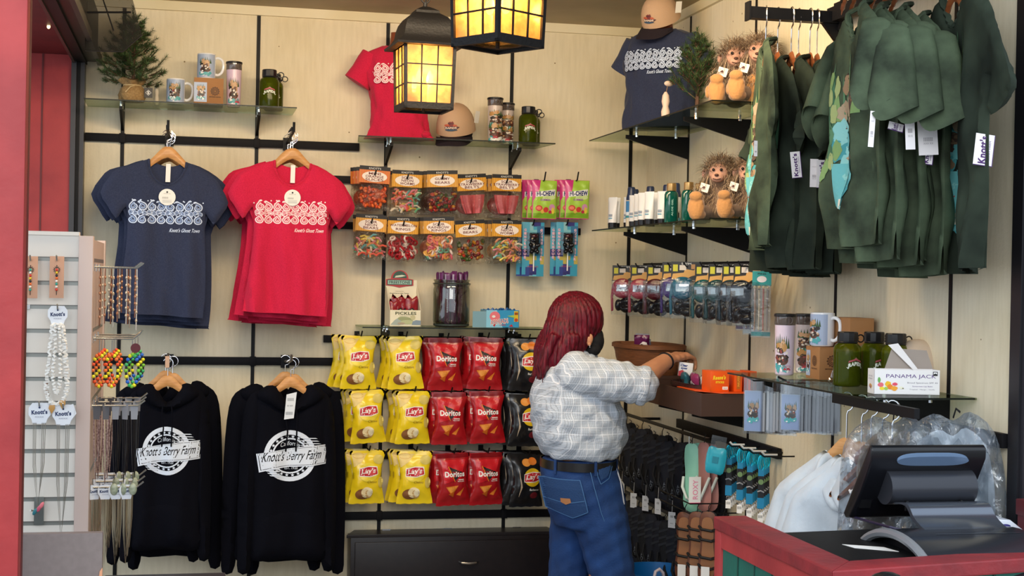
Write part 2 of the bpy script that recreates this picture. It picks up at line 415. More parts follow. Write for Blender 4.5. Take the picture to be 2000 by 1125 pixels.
t = thing('string_light_bulb', 'small lit warm bulb beside the black header beam at upper left', 'bulb', at(95, 52, -.9))
MB().ell((0, 0, 0), (.007, .007, .009), mat('warm_bulb', '#ffe2a8', .4, emit=2.5), 10, 8).out('glass_bulb', t); MB().tube([(0, 0, .008), (0, 0, .02)], .004, BLK).out('socket', t)
# tinted panel under ceiling
SMOKE = mat('smoke_plastic', '#0e0c0a', .5, alpha=.5, spec=.15)
t = thing('tinted_panel', 'dark smoked see-through panel hanging in the top left corner', 'panel', (0, 0, 0))
q = [at(x, y, -.75) for x, y in ((165, -6), (166, 98), (240, 100), (277, 68), (258, -6))]
MB().prism([(p.x, p.z) for p in q], -.75, -.744, SMOKE).out('panel_sheet', t, 0)
e = [at(x, y, -.752) for x, y in ((166, 99), (240, 101), (278, 68))]
MB().tube(e, .003, mat('edge_grey', '#1c1a18', .4)).out('panel_edge', t)
MB().tube([at(165, 24, -.753), at(256, 24, -.753)], .004, BLK).tube([at(200, -5, -.753), at(222, 60, -.753)], .003, BLK).out('mirrored_beams', t)  # dark bars drawn in for beams reflected by the panel
# right end: black post, dark red post
struct(MB().bb((XC-.012, -3.41, 0), (XC+.09, -3.36, 3.0), K('#1c1b20', .4)).bb((XC-.004, -3.425, 0), (XC+.03, -3.41, 3.0), K('#2c2a30', .4)).out('trim_%d' % n)); n += 1
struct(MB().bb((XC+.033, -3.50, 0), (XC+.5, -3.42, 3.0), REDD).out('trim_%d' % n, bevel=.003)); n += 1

# ================================================================ RAILS (black slat rails on the walls)
def rail_back(px0, px1, py, hpx, where, joints=()):
    px0m = (px0+px1)/2; z = at(px0m, py, -.02).z; a = at(px0, py, -.02).x; b = at(px1, py, -.02).x; hh = hpx*.00245/2
    m = MB().bb((a, -.024, z-hh), (b, -.0045, z+hh), RAILM); o = m.out('wall_rail', bevel=.001)
    tag(o, where, 'wall rail', 'black rails on the cream walls'); 
    j = [k*.61 for k in range(-4, 1) if a+.01 < k*.61 < b-.01]
    for X in j: MB().bb((X-.014, -.028, z-hh-.003), (X+.014, -.004, z+hh+.003), RAILM).out('rail_bracket', o, bevel=.001)
    return z
ZR = {}
ZR[1] = rail_back(166, 702, 277, 15, 'long black wall rail holding the navy and red tee stacks')
ZR[2] = rail_back(640, 1085, 357, 14, 'black wall rail behind the upper row of candy bags')
ZR[3] = rail_back(640, 1134, 446, 14, 'black wall rail behind the lower row of candy bags')
ZR[4] = rail_back(205, 672, 705, 15, 'black wall rail holding the two stacks of hoodies')
ZR[5] = rail_back(632, 1062, 664, 14, 'black wall rail behind the top row of chip bags')
ZR[6] = rail_back(652, 1062, 772, 15, 'black wall rail behind the middle row of chip bags')
ZR[7] = rail_back(668, 1062, 888, 15, 'black wall rail behind the bottom row of chip bags')
ZR[8] = rail_back(672, 1095, 1005, 15, 'bare black wall rail just above the dark cabinet')
def rail_right(y0, y1, z, where, h=.04, x=XC, d=.02):
    o = MB().bb((x-d-.004, y0, z-h/2), (x-.0045, y1, z+h/2), RAILM).out('wall_rail', bevel=.001); return tag(o, where, 'wall rail', 'black rails on the cream walls')
rail_right(-.05, -1.62, 1.69, 'black rail on right wall carrying the snorkel mask packs')
rail_right(-.6, -1.78, .975, 'black rail on right wall carrying the teal lanyards')
rail_right(-2.95, -3.35, 1.20, 'short black rail on right wall beside the bagged ponchos')
# ================================================================ GLASS SHELVES
GLASS = clear('shelf_glass', '#dfe7da', .03, .02, fr_k=.28); GEDGE = mat('glass_edge', '#10150f', .4, spec=.3)
def bracket(parent, X, Y0, Y1, z, rz=0, drop=.09):
    """wedge bracket along -y from wall (local)"""
    b = MB().prism([(Y0, z-.014), (Y0, z-.014-drop), (Y1, z-.03), (Y1, z-.014)], X-.006, X+.006, BLK, 'x')
    o = b.out('bracket', parent, 0)
    for yy in (Y1+.05, Y0-.06):
        MB().lathe([(.01, z-.022), (.01, z-.014), (.007, z-.012), (.007, z+.003)], CHROME, 10, c=(X, yy, 0)).out('clamp', o)
def shelf_back(x0, x1, z, depth, cut, label):
    t = thing('glass_shelf', label, 'shelf', (0, 0, 0), 0)
    pts = [(x0+(cut if cut < 0 else 0)*0, -.004), (x1-.0, -.004), (x1, -depth), (x0, -depth)]
    if cut: pts = [(x0+cut, -.004), (x1-cut, -.004), (x1, -depth), (x0, -depth)]
    MB().prism(pts, z-.006, z, GLASS, 'z').out('glass_panel', t, 0)
    MB().bb((x0, -depth-.0015, z-.0055), (x1, -depth, z-.0005), GEDGE).out('front_edge', t, 0)
    for k in range(-4, 1):
        X = k*.61
        if x0 < X < x1: bracket(t, X, -.004, -.22, z-.006)
    return z
SH1 = shelf_back(at(163, 191, -.3).x, at(580, 207, -.3).x, 2.377, .3, 0, 'long glass shelf at upper left above the navy tees')
SH2 = shelf_back(at(700, 265, -.3).x, at(1085, 277, -.3).x, 2.262, .3, .03, 'glass shelf carrying the red tee torso and cap')
SH3 = shelf_back(at(708, 640, -.3).x, at(1082, 642, -.3).x, 1.388, .3, 0, 'glass shelf between the candy bags and chip bags')
def shelf_right(y0, y1, z, depth, label, slots, dep=.27):
    t = thing('glass_shelf', label, 'shelf', (XC, 0, 0), -PI/2)          # local x = -worldY ... local -y = -X
    # local frame: +x -> world -Y ; -y -> world -X
    a, b = -y0, -y1
    MB().prism([(a, -.004), (b, -.004), (b, -depth), (a, -depth)], z-.006, z, GLASS, 'z').out('glass_panel', t, 0)
    MB().bb((a, -depth-.0015, z-.0055), (b, -depth, z-.0005), GEDGE).bb((b, -depth, z-.0055), (b+.0015, -.01, z-.0005), GEDGE).out('front_edge', t, 0)
    for k in slots: bracket(t, .6297+k*.7953, -.004, -dep, z-.006, drop=.10)
SR1 = 2.30; SR2 = 1.862; SR3 = 1.305
shelf_right(-.12, -1.83, SR1, .33, 'highest glass shelf on the right wall under the navy tee torso', (0, 1), .30)
shelf_right(-.20, -1.83, SR2, .33, 'middle glass shelf on the right wall holding sunscreen and lotion bottles', (0, 1), .30)
shelf_right(-2.10, -3.18, SR3, .35, 'lower right glass shelf holding green bottles and mug', (2, 3), .26)
# ================================================================ LANTERNS
IRON = mat('lantern_iron', '#131214', .5, .3, bump=.15, bscale=120)
def amber():
    m = D.materials.new('amber_seed_glass'); m.use_nodes = True; nt = m.node_tree; L = nt.links.new
    nt.nodes.remove(nt.nodes['Principled BSDF']); out = nt.nodes['Material Output']
    t = nt.nodes.new('ShaderNodeBsdfTransparent'); t.inputs[0].default_value = (1, .66, .28, 1)
    d = nt.nodes.new('ShaderNodeBsdfTranslucent'); d.inputs[0].default_value = (.85, .47, .16, 1)
    n = nt.nodes.new('ShaderNodeTexNoise'); n.inputs['Scale'].default_value = 30; n.inputs['Detail'].default_value = 5
    tc = nt.nodes.new('ShaderNodeTexCoord'); L(tc.outputs['Object'], n.inputs['Vector'])
    r = nt.nodes.new('ShaderNodeMapRange'); r.inputs[1].default_value = .35; r.inputs[2].default_value = .7; r.inputs[3].default_value = .42; r.inputs[4].default_value = .75
    L(n.outputs['Fac'], r.inputs[0]); mx = nt.nodes.new('ShaderNodeMixShader'); L(r.outputs[0], mx.inputs[0]); L(t.outputs[0], mx.inputs[1]); L(d.outputs[0], mx.inputs[2])
    g = nt.nodes.new('ShaderNodeBsdfGlossy'); g.inputs['Roughness'].default_value = .15; m2 = nt.nodes.new('ShaderNodeMixShader'); m2.inputs[0].default_value = .06
    L(mx.outputs[0], m2.inputs[1]); L(g.outputs[0], m2.inputs[2]); L(m2.outputs[0], out.inputs[0]); return m
AMB = amber(); BULB = mat('lit_bulb', '#ffcc66', .4, emit=14); CANDLE = K('#e8dcc0')
def lantern(loc, rz, label, chain_top):
    t = thing('pendant_lantern', label, 'lantern', loc, rz, 'black iron lanterns with amber panes')
    H = .235; a = .088; b = .094                       # half widths bottom/top
    fr = MB(); hw = lambda z: a+(b-a)*z/H
    for sx in (-1, 1):
        for sy in (-1, 1):
            fr.tube([(sx*a, sy*a, 0), (sx*b, sy*b, H)], .0085, IRON, 4)
    def sq(z0, z1, w, th):
        for s in (-1, 1): fr.box((0, s*w, (z0+z1)/2), (2*w+th, th, z1-z0), IRON).box((s*w, 0, (z0+z1)/2), (th, 2*w+th, z1-z0), IRON)
    sq(-.008, .016, a, .012); sq(H-.008, H+.006, b, .012)
    fr.out('frame', t, 30)
    # bottom plate with round opening
    n = 32; vs = []; fs = []
    for i in range(n):
        c_, s_ = math.cos(2*PI*i/n), math.sin(2*PI*i/n); k = a/max(abs(c_), abs(s_)); vs += [(c_*k, s_*k, 0), (c_*a*.78, s_*a*.78, 0), (c_*a*.78, s_*a*.78, .006)]
    for i in range(n):
        j = (i+1) % n; fs += [(3*i, 3*i+1, 3*j+1, 3*j), (3*i+1, 3*i+2, 3*j+2, 3*j+1)]
    MB().add(vs, fs, IRON).out('bottom_plate', t)
    MB().lathe([(0, .004), (a*.78, .004)], clear('bowl_glass', '#e8cf98', .1, .1), 24).out('bottom_glass', t, 0)
    MB().tube([(0, 0, -.012), (0, 0, .03)], .006, IRON).out('finial_nut', t)
    for q in range(4):
        R = Matrix.Rotation(q*PI/2, 3, 'Z'); mu = MB()
        for k in (1, 2):
            z = .012+(H-.018)*k/3; w = hw(z); mu.tube([R@Vector((-w, -w, z)), R@Vector((w, -w, z))], .0034, IRON, 4)
            x = (-1+2*k/3); mu.tube([R@Vector((x*a, -a, .01)), R@Vector((x*b, -b, H))], .0034, IRON, 4)
        pn = MB().add([R@Vector(v) for v in ((-a, -a+.002, 0), (a, -a+.002, 0), (b, -b+.002, H), (-b, -b+.002, H))], [(0, 1, 2, 3)], AMB)
        po = pn.out('amber_pane', t, 0, fix=False); mu.out('glazing_bars', po)
    # cap: flared square dome
    rings = []
    for w, z in ((.128, H-.008), (.130, H), (.108, H+.018), (.098, H+.035), (.094, H+.06), (.086, H+.085), (.072, H+.105), (.052, H+.118), (.046, H+.122), (.044, H+.132), (.028, H+.142), (.012, H+.15)):
        rings.append([(x*w, y*w, z) for x, y in ((-1, -1), (0, -1), (1, -1), (1, 0), (1, 1), (0, 1), (-1, 1), (-1, 0))])
    MB().loft(rings, IRON).out('cap', t, 25)
    MB().tube([(0, 0, H+.145), (0, 0, H+.165)], .008, IRON).tube([(.0, .0+.016*math.sin(A), H+.18+.016*math.cos(A)) if 0 else (.016*math.sin(A), 0, H+.181+.016*math.cos(A)) for A in [2*PI*i/20 for i in range(20)]], .0028, IRON, 6, closed=True).out('ring', t)
    ch = MB(); z = H+.197; i = 0
    while z < chain_top-loc[2]-.01:
        ch.tube([((.006*math.sin(A), 0, z+.012*math.cos(A)+.008) if i % 2 == 0 else (0, .006*math.sin(A), z+.012*math.cos(A)+.008)) for A in [2*PI*k/12 for k in range(12)]], .0022, IRON, 5, closed=True); z += .019; i += 1
    ch.out('chain', t)
    MB().tube([(.001, .001, H+.165), (.003, -.002, (chain_top-loc[2]+H)/2), (0, 0, chain_top-loc[2])], .003, BLK).out('power_cord', t)
    MB().lathe([(.03, 0), (.03, .014), (.006, .022)], IRON, 20, c=(0, 0, chain_top-loc[2]-.022)).out('canopy', t)
    for (x, y) in ((-.022, -.012), (.024, .006)):
        c = MB().tube([(x, y, .005), (x, y, .085)], .009, CANDLE, 12).out('candle_sleeve', t)
        MB().lathe([(0, .085), (.009, .09), (.0145, .108), (.012, .125), (.004, .145), (0, .15)], BULB, 12, c=(x, y, 0)).out('candle_bulb', c)
    l = D.lights.new('lantern_bulb_light', 'POINT'); l.energy = 7; l.color = (1, .60, .26); l.shadow_soft_size = .03
    o = D.objects.new('lantern_bulb_light', l); COL.objects.link(o); o.location = (0, 0, .12); o.parent = t
    return t
p = at(827, 213, -1.5); lantern((p.x, p.y, p.z), math.radians(4), 'whole black lantern hanging lower, between red tee and camera', ZCEIL)
p = at(972, 88, -2.9); lantern((p.x, p.y, p.z), math.radians(-57), 'larger-looking near lantern cut off by the top of the frame', ZCEIL)
# ================================================================ COUNTER, lower right
t = thing('sales_counter', 'green board counter with worn red cap rail at lower right', 'counter', (0, 0, 0))
CAPR = mat('worn_red_cap', '#9c2f35', .45, col2='#7c2a30', nscale=9, bump=.2, bscale=40, spec=.5)
CX = -.712; YF = -3.95; YB = -3.19; XE = .0; sl = (.09/.53)
def fr(x): return YF+(x-CX)*sl
MB().prism([(CX, YB), (CX, YF), (CX+.095, fr(CX+.095)+.095), (CX+.095, YB)], .945, .98, CAPR, 'z').out('cap_rail', t, 0, bevel=.004)
MB().prism([(CX, YF), (XE, fr(XE)), (XE, fr(XE)+.095), (CX+.095, fr(CX+.095)+.095)], .945, .98, CAPR, 'z').out('cap_rail', t, 0, bevel=.004)
MB().bb((CX+.004, YB-.045, 0), (CX+.05, YB, .944), RED).out('corner_post', t, bevel=.003)
MB().bb((CX+.012, YF+.03, .0), (CX+.03, YB-.046, .90), GRN).bb((CX+.006, YF+.03, .90), (CX+.04, YB-.046, .944), RED).out('side_panel', t, 0)
b = MB()
for k in range(6):
    y = YB-.16-k*.115
    if y > YF+.05: b.bb((CX+.010, y-.003, 0), (CX+.013, y+.003, .90), K('#0f3f37'))
b.out('panel_grooves', t, 0)
b = MB(); b.prism([(CX+.01, fr(CX)+.014), (XE, fr(XE)+.014), (XE, fr(XE)+.03), (CX+.01, fr(CX)+.03)], 0, .944, GRN, 'z'); b.out('front_panel', t, 0)
b = MB()
for k in range(7):
    x = CX+.11+k*.115; b.prism([(x-.003, fr(x)+.010), (x+.003, fr(x)+.010), (x+.003, fr(x)+.02), (x-.003, fr(x)+.02)], 0, .944, K('#0f3f37'), 'z')
b.out('panel_grooves', t, 0)
MB().prism([(CX+.1, -3.25), (CX+.1, fr(CX+.1)+.1), (.05, fr(.05)+.1), (.05, -3.25)], .86, .885, K('#3a2c28'), 'z').out('inner_desk', t, 0)
for yy in (-3.3, -3.75): MB().bb((-.55, yy, 0), (-.51, yy+.04, .86), K('#3a2c28')).out('desk_leg', t, 0); MB().bb((-.0, yy+.12, 0), (.04, yy+.16, .86), K('#3a2c28')).out('desk_leg', t, 0)
t = thing('side_counter', 'dark green counter end with dark red cap beside right post', 'counter', (0, 0, 0))
a = at(1973, 1000, -3.48); MB().bb((a.x, -3.60, a.z-.002), (a.x+.6, -3.505, a.z+.04), K('#5d2126', .5)).out('cap_rail', t, bevel=.003)
MB().bb((a.x+.004, -3.59, 0), (a.x+.035, -3.51, a.z-.002), K('#5d2126', .5)).out('corner_post', t); MB().bb((a.x+.035, -3.58, 0), (a.x+.6, -3.52, a.z-.002), K('#173f37')).out('side_panel', t)
# grey panel lower left, low dark bench
t = thing('grey_counter_panel', 'plain grey-brown panel standing in front of the jewelry display', 'panel', (0, 0, 0))
p = at(202, 1037, -3.0); MB().bb((-3.1, -3.03, 0), (p.x, -3.0, p.z), mat('grey_brown_laminate', '#837774', .55, col2='#7d716e', nscale=60)).out('board', t, bevel=.002)
MB().prism([(p.x-.012, .70), (p.x+.001, .70), (p.x+.001, p.z-.09), (p.x-.006, p.z-.10), (p.x-.012, p.z-.16)], -3.034, -3.031, K('#e2a27c')).out('chipped_edge', t, 0)
t = thing('low_bench', 'low dark slate bench top at the bottom left edge', 'bench', (0, 0, 0))
p0 = at(205, 1117, -2.3); p1 = at(440, 1123, -2.3); zb = p0.z-.01
MB().bb((p0.x, -2.85, zb-.03), (p1.x, -2.3, zb), mat('slate', '#2b2f38', .4)).out('bench_top', t, bevel=.004)
for x in (p0.x+.03, p1.x-.03):
    for y in (-2.82, -2.33): MB().bb((x-.015, y-.015, 0), (x+.015, y+.015, zb-.03), BLK).out('leg', t)
# black cabinet
CABM = mat('black_brown_laminate', '#1b171a', .35, col2='#201b1d', nscale=30, spec=.4)
t = thing('storage_cabinet', 'low black-brown flip-lid cabinet under the chip bags', 'cabinet', (0, 0, 0))
x0 = -1.34; x1 = -.385; yf = -.155; zt = .40
MB().prism([(x0+.0, -.02), (x0-.05, yf), (x1+.01, yf), (x1-.01, -.02)], .395, .41, CABM, 'z').out('top_board', t, 0, bevel=.002)
x0b = x0
MB().bb((x0-.03, yf+.003, 0), (x1-.005, -.02, .395), CABM).out('body', t, bevel=.002)
MB().bb((x0-.01, yf-.016, .02), (x1-.02, yf+.002, .375), CABM).out('flip_door', t, bevel=.002)
p = at(915, 1098, yf-.02)
h = MB(); h.tube([(p.x-.045, yf-.018, p.z+.003), (p.x-.035, yf-.034, p.z), (p.x, yf-.038, p.z-.003), (p.x+.035, yf-.034, p.z), (p.x+.045, yf-.018, p.z+.003)], [.004, .005, .006, .005, .004], CHROME, 10); h.out('handle', t)
for px in (755, 875, 1010):
    q = at(px, 1036, -.04); MB().bb((q.x-.02, -.036, .4105), (q.x+.02, -.026, .413), CHROME).out('hinge', t)
# ================================================================ GARMENTS
def heather(n, c, c2): return mat(n, c, .9, col2=c2, nscale=220, bump=.1, bscale=300, spec=.15, sheen=.1, contrast=(.3, .7))
NAVY = heather('navy_heather', '#2c324a', '#363d54'); REDT = heather('red_heather', '#d0274a', '#bd1f40')
NAVYP = K('#8fa6d2'); NAVYP2 = K('#c9d8f2'); REDP = K('#f0c0c6'); REDP2 = K('#f8dfe0')
HOOD = mat('black_fleece', '#0b0c14', .95, bump=.1, bscale=200, spec=.1); PRW = K('#dde6f4', .7)
WOODH = mat('hanger_wood', '#cf9a60', .4, col2='#c08850', nscale=5, stretch=(3, 3, 30), spec=.5)
WOODD = mat('hanger_wood_dark', '#93552f', .4, col2='#7f4526', nscale=5, stretch=(3, 3, 30), spec=.5)
def hanger(label, loc, rz, wood, group, hook=True, w=.20, sc=1):
    """origin = top of wooden arch centre"""
    t = thing('wooden_hanger', label, 'hanger', loc, rz, group)
    top = [(-w, -.145), (-w*.8, -.112), (-.085, -.072), (-.050, -.036), (-.022, -.006), (0, 0), (.022, -.006), (.050, -.036), (.085, -.072), (w*.8, -.112), (w, -.145)]
    bot = [(w*.98, -.158), (w*.78, -.134), (.085, -.102), (.045, -.070), (0, -.048), (-.045, -.070), (-.085, -.102), (-w*.78, -.134), (-w*.98, -.158)]
    puff('wooden_arch', cr(top+bot, 2), .007, .008, wood, t, .012)
    if hook:
        pts = [(0, 0, -.01), (0, 0, .03)]+[(-.018+.0*k, 0, 0) for k in ()]
        pts += [(.022*math.sin(a)+.0, 0, .052-.022*math.cos(a)) for a in [math.radians(x) for x in range(20, 260, 20)]]
        MB().tube(pts, .0019, CHROME, 6).out('metal_hook', t)
    return t
def pais_shapes(x0, x1, z0, z1, c1, c2, base, seed=3, s=0):
    rg = random.Random(seed); o = []; H = z1-z0; p = H*.40; n = int(round((x1-x0)/p)); p = (x1-x0)/n
    def one(cx, cz, q, r, fl):
        cx += rg.uniform(-.03, .03)*p; r += rg.uniform(-.15, .15)
        o.append(P(c2, paisley(cx, cz, q, r, fl))); o.append(P(base, paisley(cx, cz-q*.02, q*.74, r, fl))); o.append(P(c1, paisley(cx, cz-q*.03, q*.60, r, fl)))
        o.append(P(base, paisley(cx, cz-q*.06, q*.30, r, fl))); o.append(P(c2, ell(cx, cz-q*.15, q*.07, n=8)))
        for k in range(2): a = rg.uniform(.3, 2.8); o.append(P(c2, ell(cx+fl*q*.95*math.cos(a), cz+q*.85*math.sin(a), q*.10, n=7)))
    for i in range(n):
        cx = x0+(i+.5)*p; one(cx, z1-H*.19, p*.80, .15, 1 if i % 2 else -1); one(cx, z0+H*.20, p*.80, -.1, -1 if i % 2 else 1)
        one(cx-p*.26, z0+H*.52, p*.46, 2.6, 1); one(cx+p*.26, z0+H*.49, p*.46, .3, -1)
    return o
TS = .00082                                     # metres per crop pixel on the womens tees
def tp(L): return [((x-447)*TS, -(y-120)*TS) for x, y in L]
TEE = tp([(350, 190), (270, 222), (190, 248), (150, 290), (105, 375), (140, 440), (185, 508), (210, 480), (238, 445), (246, 520), (244, 620), (232, 740), (215, 860), (200, 960), (195, 1000), (194, 1006), (300, 1014), (420, 1016), (540, 1026), (640, 1030), (643, 1026), (652, 940), (655, 820), (652, 700), (646, 560), (650, 470), (690, 528), (738, 470), (768, 410), (730, 330), (700, 286), (630, 235), (545, 200), (540, 235), (515, 285), (480, 315), (445, 326), (405, 312), (372, 278), (354, 232)])
TEEB = tp([(350, 190), (270, 222), (200, 248), (160, 300), (200, 420), (246, 520), (244, 620), (232, 740), (215, 860), (206, 990), (420, 1000), (640, 1010), (652, 820), (646, 560), (690, 420), (720, 330), (690, 286), (630, 235), (545, 200), (500, 218), (447, 226), (395, 212)])
def tee_wr(seed):
    r = random.Random(seed); ph = [r.uniform(0, 6) for _ in range(6)]
    def f(u, v):
        k = np.clip(-(v+.1)/.6, 0, 1)
        return (.015*np.sin(u*34+ph[0]+v*2)*k+.009*np.sin(u*61+ph[1]-v*3)*k+.004*np.sin(u*18+v*14+ph[2])+.0025*np.sin(u*110+ph[3]+v*22)*(.3+k)+.004*np.sin(v*24+u*9+ph[4])*(1-k))
    return f
def front_tee(kind, label, loc, rz, group, prints=True, seed=1):
    m, c1, c2 = (NAVY, NAVYP, NAVYP2) if kind == 'navy' else (REDT, REDP, REDP2)
    t = thing('short_sleeve_tee', label, 't-shirt', loc, rz, group)
    fr_, F = puff('shirt_body', cr(TEE, 2), .016, .030, m, t, .013, hem=-.66, wr=tee_wr(seed), bk=.1, seed=seed)
    bk_, _ = puff('back_panel', cr(TEEB, 2), .004, .02, m, t, .022, off=lambda u, v: .022+0*u, seed=seed)
    # ribbed collar
    col = cr(tp([(350, 192), (354, 232), (372, 278), (405, 312), (445, 326), (480, 315), (515, 285), (540, 235), (545, 203)]), 4, False)
    c = np.array(col); y = F(c[:, 0], c[:, 1], np.zeros(len(c)))[:, 1]
    MB().tube([(a[0], b-.001, a[1]) for a, b in zip(col, y)], .0055, m, 6).out('collar', t)
    sh = pais_shapes(-.162, .152, -.338, -.245, c1, c2, m, seed)
    sh.append(text(c2, "Knott's Ghost Town", .078, -.365, .128, .017, shear=.35, bold=.02))
    decal('paisley_print', sh, F, t, .010, .0012, .0003, cyc=7)
    if prints:
        o = MB().add([(-.006, .012, -.075), (.014, .012, -.075), (.012, .006, -.155), (-.008, .006, -.155)], [(0, 1, 2, 3)], PAPER).out('neck_label', t, 0)
        TG = K('#e9e8e2', .5)
        sh = [P(TG, ell(0, -.222, .036, n=28)), P(INK, ell(0, -.20, .004, n=8)), text(K('#8c8c8c'), 'XXXX XX', 0, -.207, .03, .004), text(K('#8c8c8c'), 'IIIIIIII', -.008, -.225, .024, .008)]
        for i in range(3): sh.append(P(K('#b0b0b0'), rect(-.02, -.236-.005*i, .02, -.2345-.005*i)))
        fy = float(F(np.array([0.]), np.array([-.222]), np.array([0.]))[0, 1])-.006
        decal('round_price_tag', sh, fplane(fy), t, .05, .0, .0003)
    return t
Pn = at(328, 286, -.42); Pr = at(572, 289, -.42)
for kind, P0, gname in (('navy', Pn, 'stack of navy paisley tees'), ('red', Pr, 'stack of red paisley tees')):
    seeds = 11 if kind == 'navy' else 23
    t0 = front_tee(kind, 'front %s tee with paisley band and round price tag' % kind, (P0.x, P0.y, P0.z), math.radians(2), gname, seed=seeds)
    h0 = hanger('pale wood hanger inside the front %s tee' % kind, (P0.x, P0.y+.004, P0.z), math.radians(2), WOODH, 'wooden hangers', w=.165)
    base = None
    rg = random.Random(seeds)
    offs = [(-.012, .07, 1.03, 3), (.020, .13, 1.06, -3), (-.022, .20, 1.085, 4), (.012, .26, 1.10, -2)]
    for i, (dx, dy, s, a) in enumerate(offs):
        lb = '%s %s tee from the front, mostly hidden in the hanging stack' % (ORD[i+1], kind)
        if base is None:
            base = thing('short_sleeve_tee', lb, 't-shirt', (0, 0, 0), 0, gname); m = NAVY if kind == 'navy' else REDT
            puff('shirt_body', cr(TEE, 2), .016, .045, m, base, .02, hem=-.66, wr=tee_wr(seeds+5), bk=.2, seed=2)
            puff('back_panel', cr(TEEB, 1), .003, .02, m, base, .03, off=lambda u, v: .018+0*u, seed=2)
            q = base
        else: q = dup(base, (0, 0, 0), label=lb)
        q.location = (P0.x+dx, P0.y+dy, P0.z+.006*i); q.rotation_euler = (0, math.radians(rg.uniform(-1.5, 1.5)), math.radians(a)); q.scale = (s, 1, s)
        dup(h0, (P0.x+dx*.4, P0.y+dy, P0.z+.002), math.radians(a), 'wooden hanger inside the %s %s tee from the front' % (ORD[i+1], kind))
    # black waterfall hook carrying the stack
    z = P0.z+.075; f = thing('waterfall_hook', 'black hook arm holding the %s tee hangers' % kind, 'hook', (0, 0, 0), 0, 'black hook arms on the top left rail')
    MB().tube([(P0.x, -.02, ZR[1]), (P0.x, -.06, ZR[1]+.01), (P0.x, P0.y-.02, z-.006), (P0.x, P0.y-.045, z-.004), (P0.x, P0.y-.05, z+.035)], .006, BLK, 8).out('arm', f)
    MB().bb((P0.x-.02, -.03, ZR[1]-.03), (P0.x+.02, -.024, ZR[1]+.03), BLK).out('mounting_plate', f)
    for k in range(4): MB().tube([(P0.x-.006, P0.y+.06*k, z+.0), (P0.x-.006, P0.y+.06*k, z+.018)], .004, BLK, 6).out('stop_ball', f)
# ---------------------------------------------------------------- hoodies
HS = .00087
def hp(L): return [((x-323)*HS, -(y-128)*HS) for x, y in L]
HB = hp([(262, 178), (205, 205), (165, 245), (160, 400), (158, 600), (160, 800), (158, 930), (165, 985), (250, 988), (330, 982), (420, 992), (492, 986), (498, 900), (500, 700), (500, 420), (498, 245), (440, 205), (395, 178), (370, 230), (330, 290), (322, 296), (300, 260), (280, 220)])
SLV = hp([(205, 190), (150, 215), (122, 280), (108, 420), (100, 620), (98, 800), (100, 960), (104, 1040), (150, 1046), (168, 960), (182, 800), (196, 600), (205, 420), (212, 260)])
HDO = hp([(262, 178), (215, 172), (172, 205), (190, 245), (250, 280), (322, 305), (400, 285), (455, 250), (478, 212), (440, 172), (395, 172), (368, 225), (322, 262), (290, 225)])
def hd_wr(seed):
    r = random.Random(seed); ph = [r.uniform(0, 6) for _ in range(6)]
    return lambda u, v: (.012*np.sin(u*26+ph[0]+v*1.5)+.007*np.sin(u*47+ph[1]+v*3)+.005*np.sin(v*21+u*12+ph[2])+.004*np.sin(u*80-v*11+ph[3]))*np.clip(.3-v, .3, 1)
def hoodie(label, loc, rz, group, front=True, seed=5, taglab=False):
    t = thing('hooded_sweatshirt', label, 'hoodie', loc, rz, group)
    _, F = puff('torso', cr(HB, 2), .045, .09, HOOD, t, .018 if front else .03, wr=hd_wr(seed), bk=.5, seed=seed)
    for s in (1, -1): puff('sleeve', [(x*s, z) for x, z in cr(SLV, 2)][::s], .042, .05, HOOD, t, .022, wr=hd_wr(seed+s), bk=.8, off=lambda u, v: .022+0*u)
    puff('hood', cr(HDO, 2), .05, .04, HOOD, t, .015, wr=hd_wr(seed+7), bk=.5, off=lambda u, v: -.022+0*u)
    if front:
        rg = random.Random(seed); cx, cz = -.0, -.320
        sh = [ring(PRW, cx, cz, .103, .103, .018, 40), ring(PRW, cx, cz, .072, .072, .006, 32)]
        for i in range(22):
            a = 2*PI*i/22
            if abs(math.sin(a)) > .28: sh.append(P(PRW, star(cx+.078*math.cos(a), cz+.078*math.sin(a), .0075)))
        sh += [text(PRW, 'California', cx, cz+.043, .075, .018, bold=.0, arc=.008), text(PRW, 'EST. 1920', cx+.005, cz-.048, .05, .012)]
        for i in range(5): sh.append(P(PRW, [(.03, cz+.074-.010*i), (.10+.006*i, cz+.072-.011*i), (.108+.008*i, cz+.068-.011*i), (.05, cz+.070-.010*i)]))
        for i in range(4): sh.append(P(PRW, [(-.105+.008*i, cz-.048-.009*i), (-.04, cz-.050-.010*i), (-.04, cz-.054-.010*i), (-.10+.008*i, cz-.052-.009*i)]))
        ban = [(x*1.09, z) for x, z in ((-.121, cz+.008), (-.06, cz+.020), (.0, cz+.030), (.06, cz+.040), (.146, cz+.044), (.136, cz-.035), (.06, cz-.042), (0, cz-.044), (-.06, cz-.052), (-.110, cz-.066))]
        ins = [(x*.955+.0, (z-cz)*.88+cz) for x, z in ban]; in2 = [(x*.935, (z-cz)*.84+cz) for x, z in ban]
        sh += [P(PRW, ban), P(HOOD, ins), P(PRW, in2), text(HOOD, "Knott's Berry Farm", .008, cz-.004, .232, .050, rot=.05, shear=.35, bold=.008)]
        decal('logo_print', sh, F, t, .015, .0015, .00009)
        for s in (-1, 1):
            pts = [(.018*s+.0, -.068-.0, -.125), (.022*s, -.07, -.16), (.018*s+.004, -.07, -.22), (.02*s, -.068, -.30)]
            MB().tube(pts, .0032, HOOD, 6).out('drawstring', t)
        _, F2 = puff('kangaroo_pocket', cr(hp([(215, 770), (180, 890), (190, 960), (480, 960), (485, 890), (440, 770)]), 2), .006, .02, HOOD, t, .02, off=lambda u, v: F(u, v, 0)[:, 1]+.001, bk=.1)
    return t
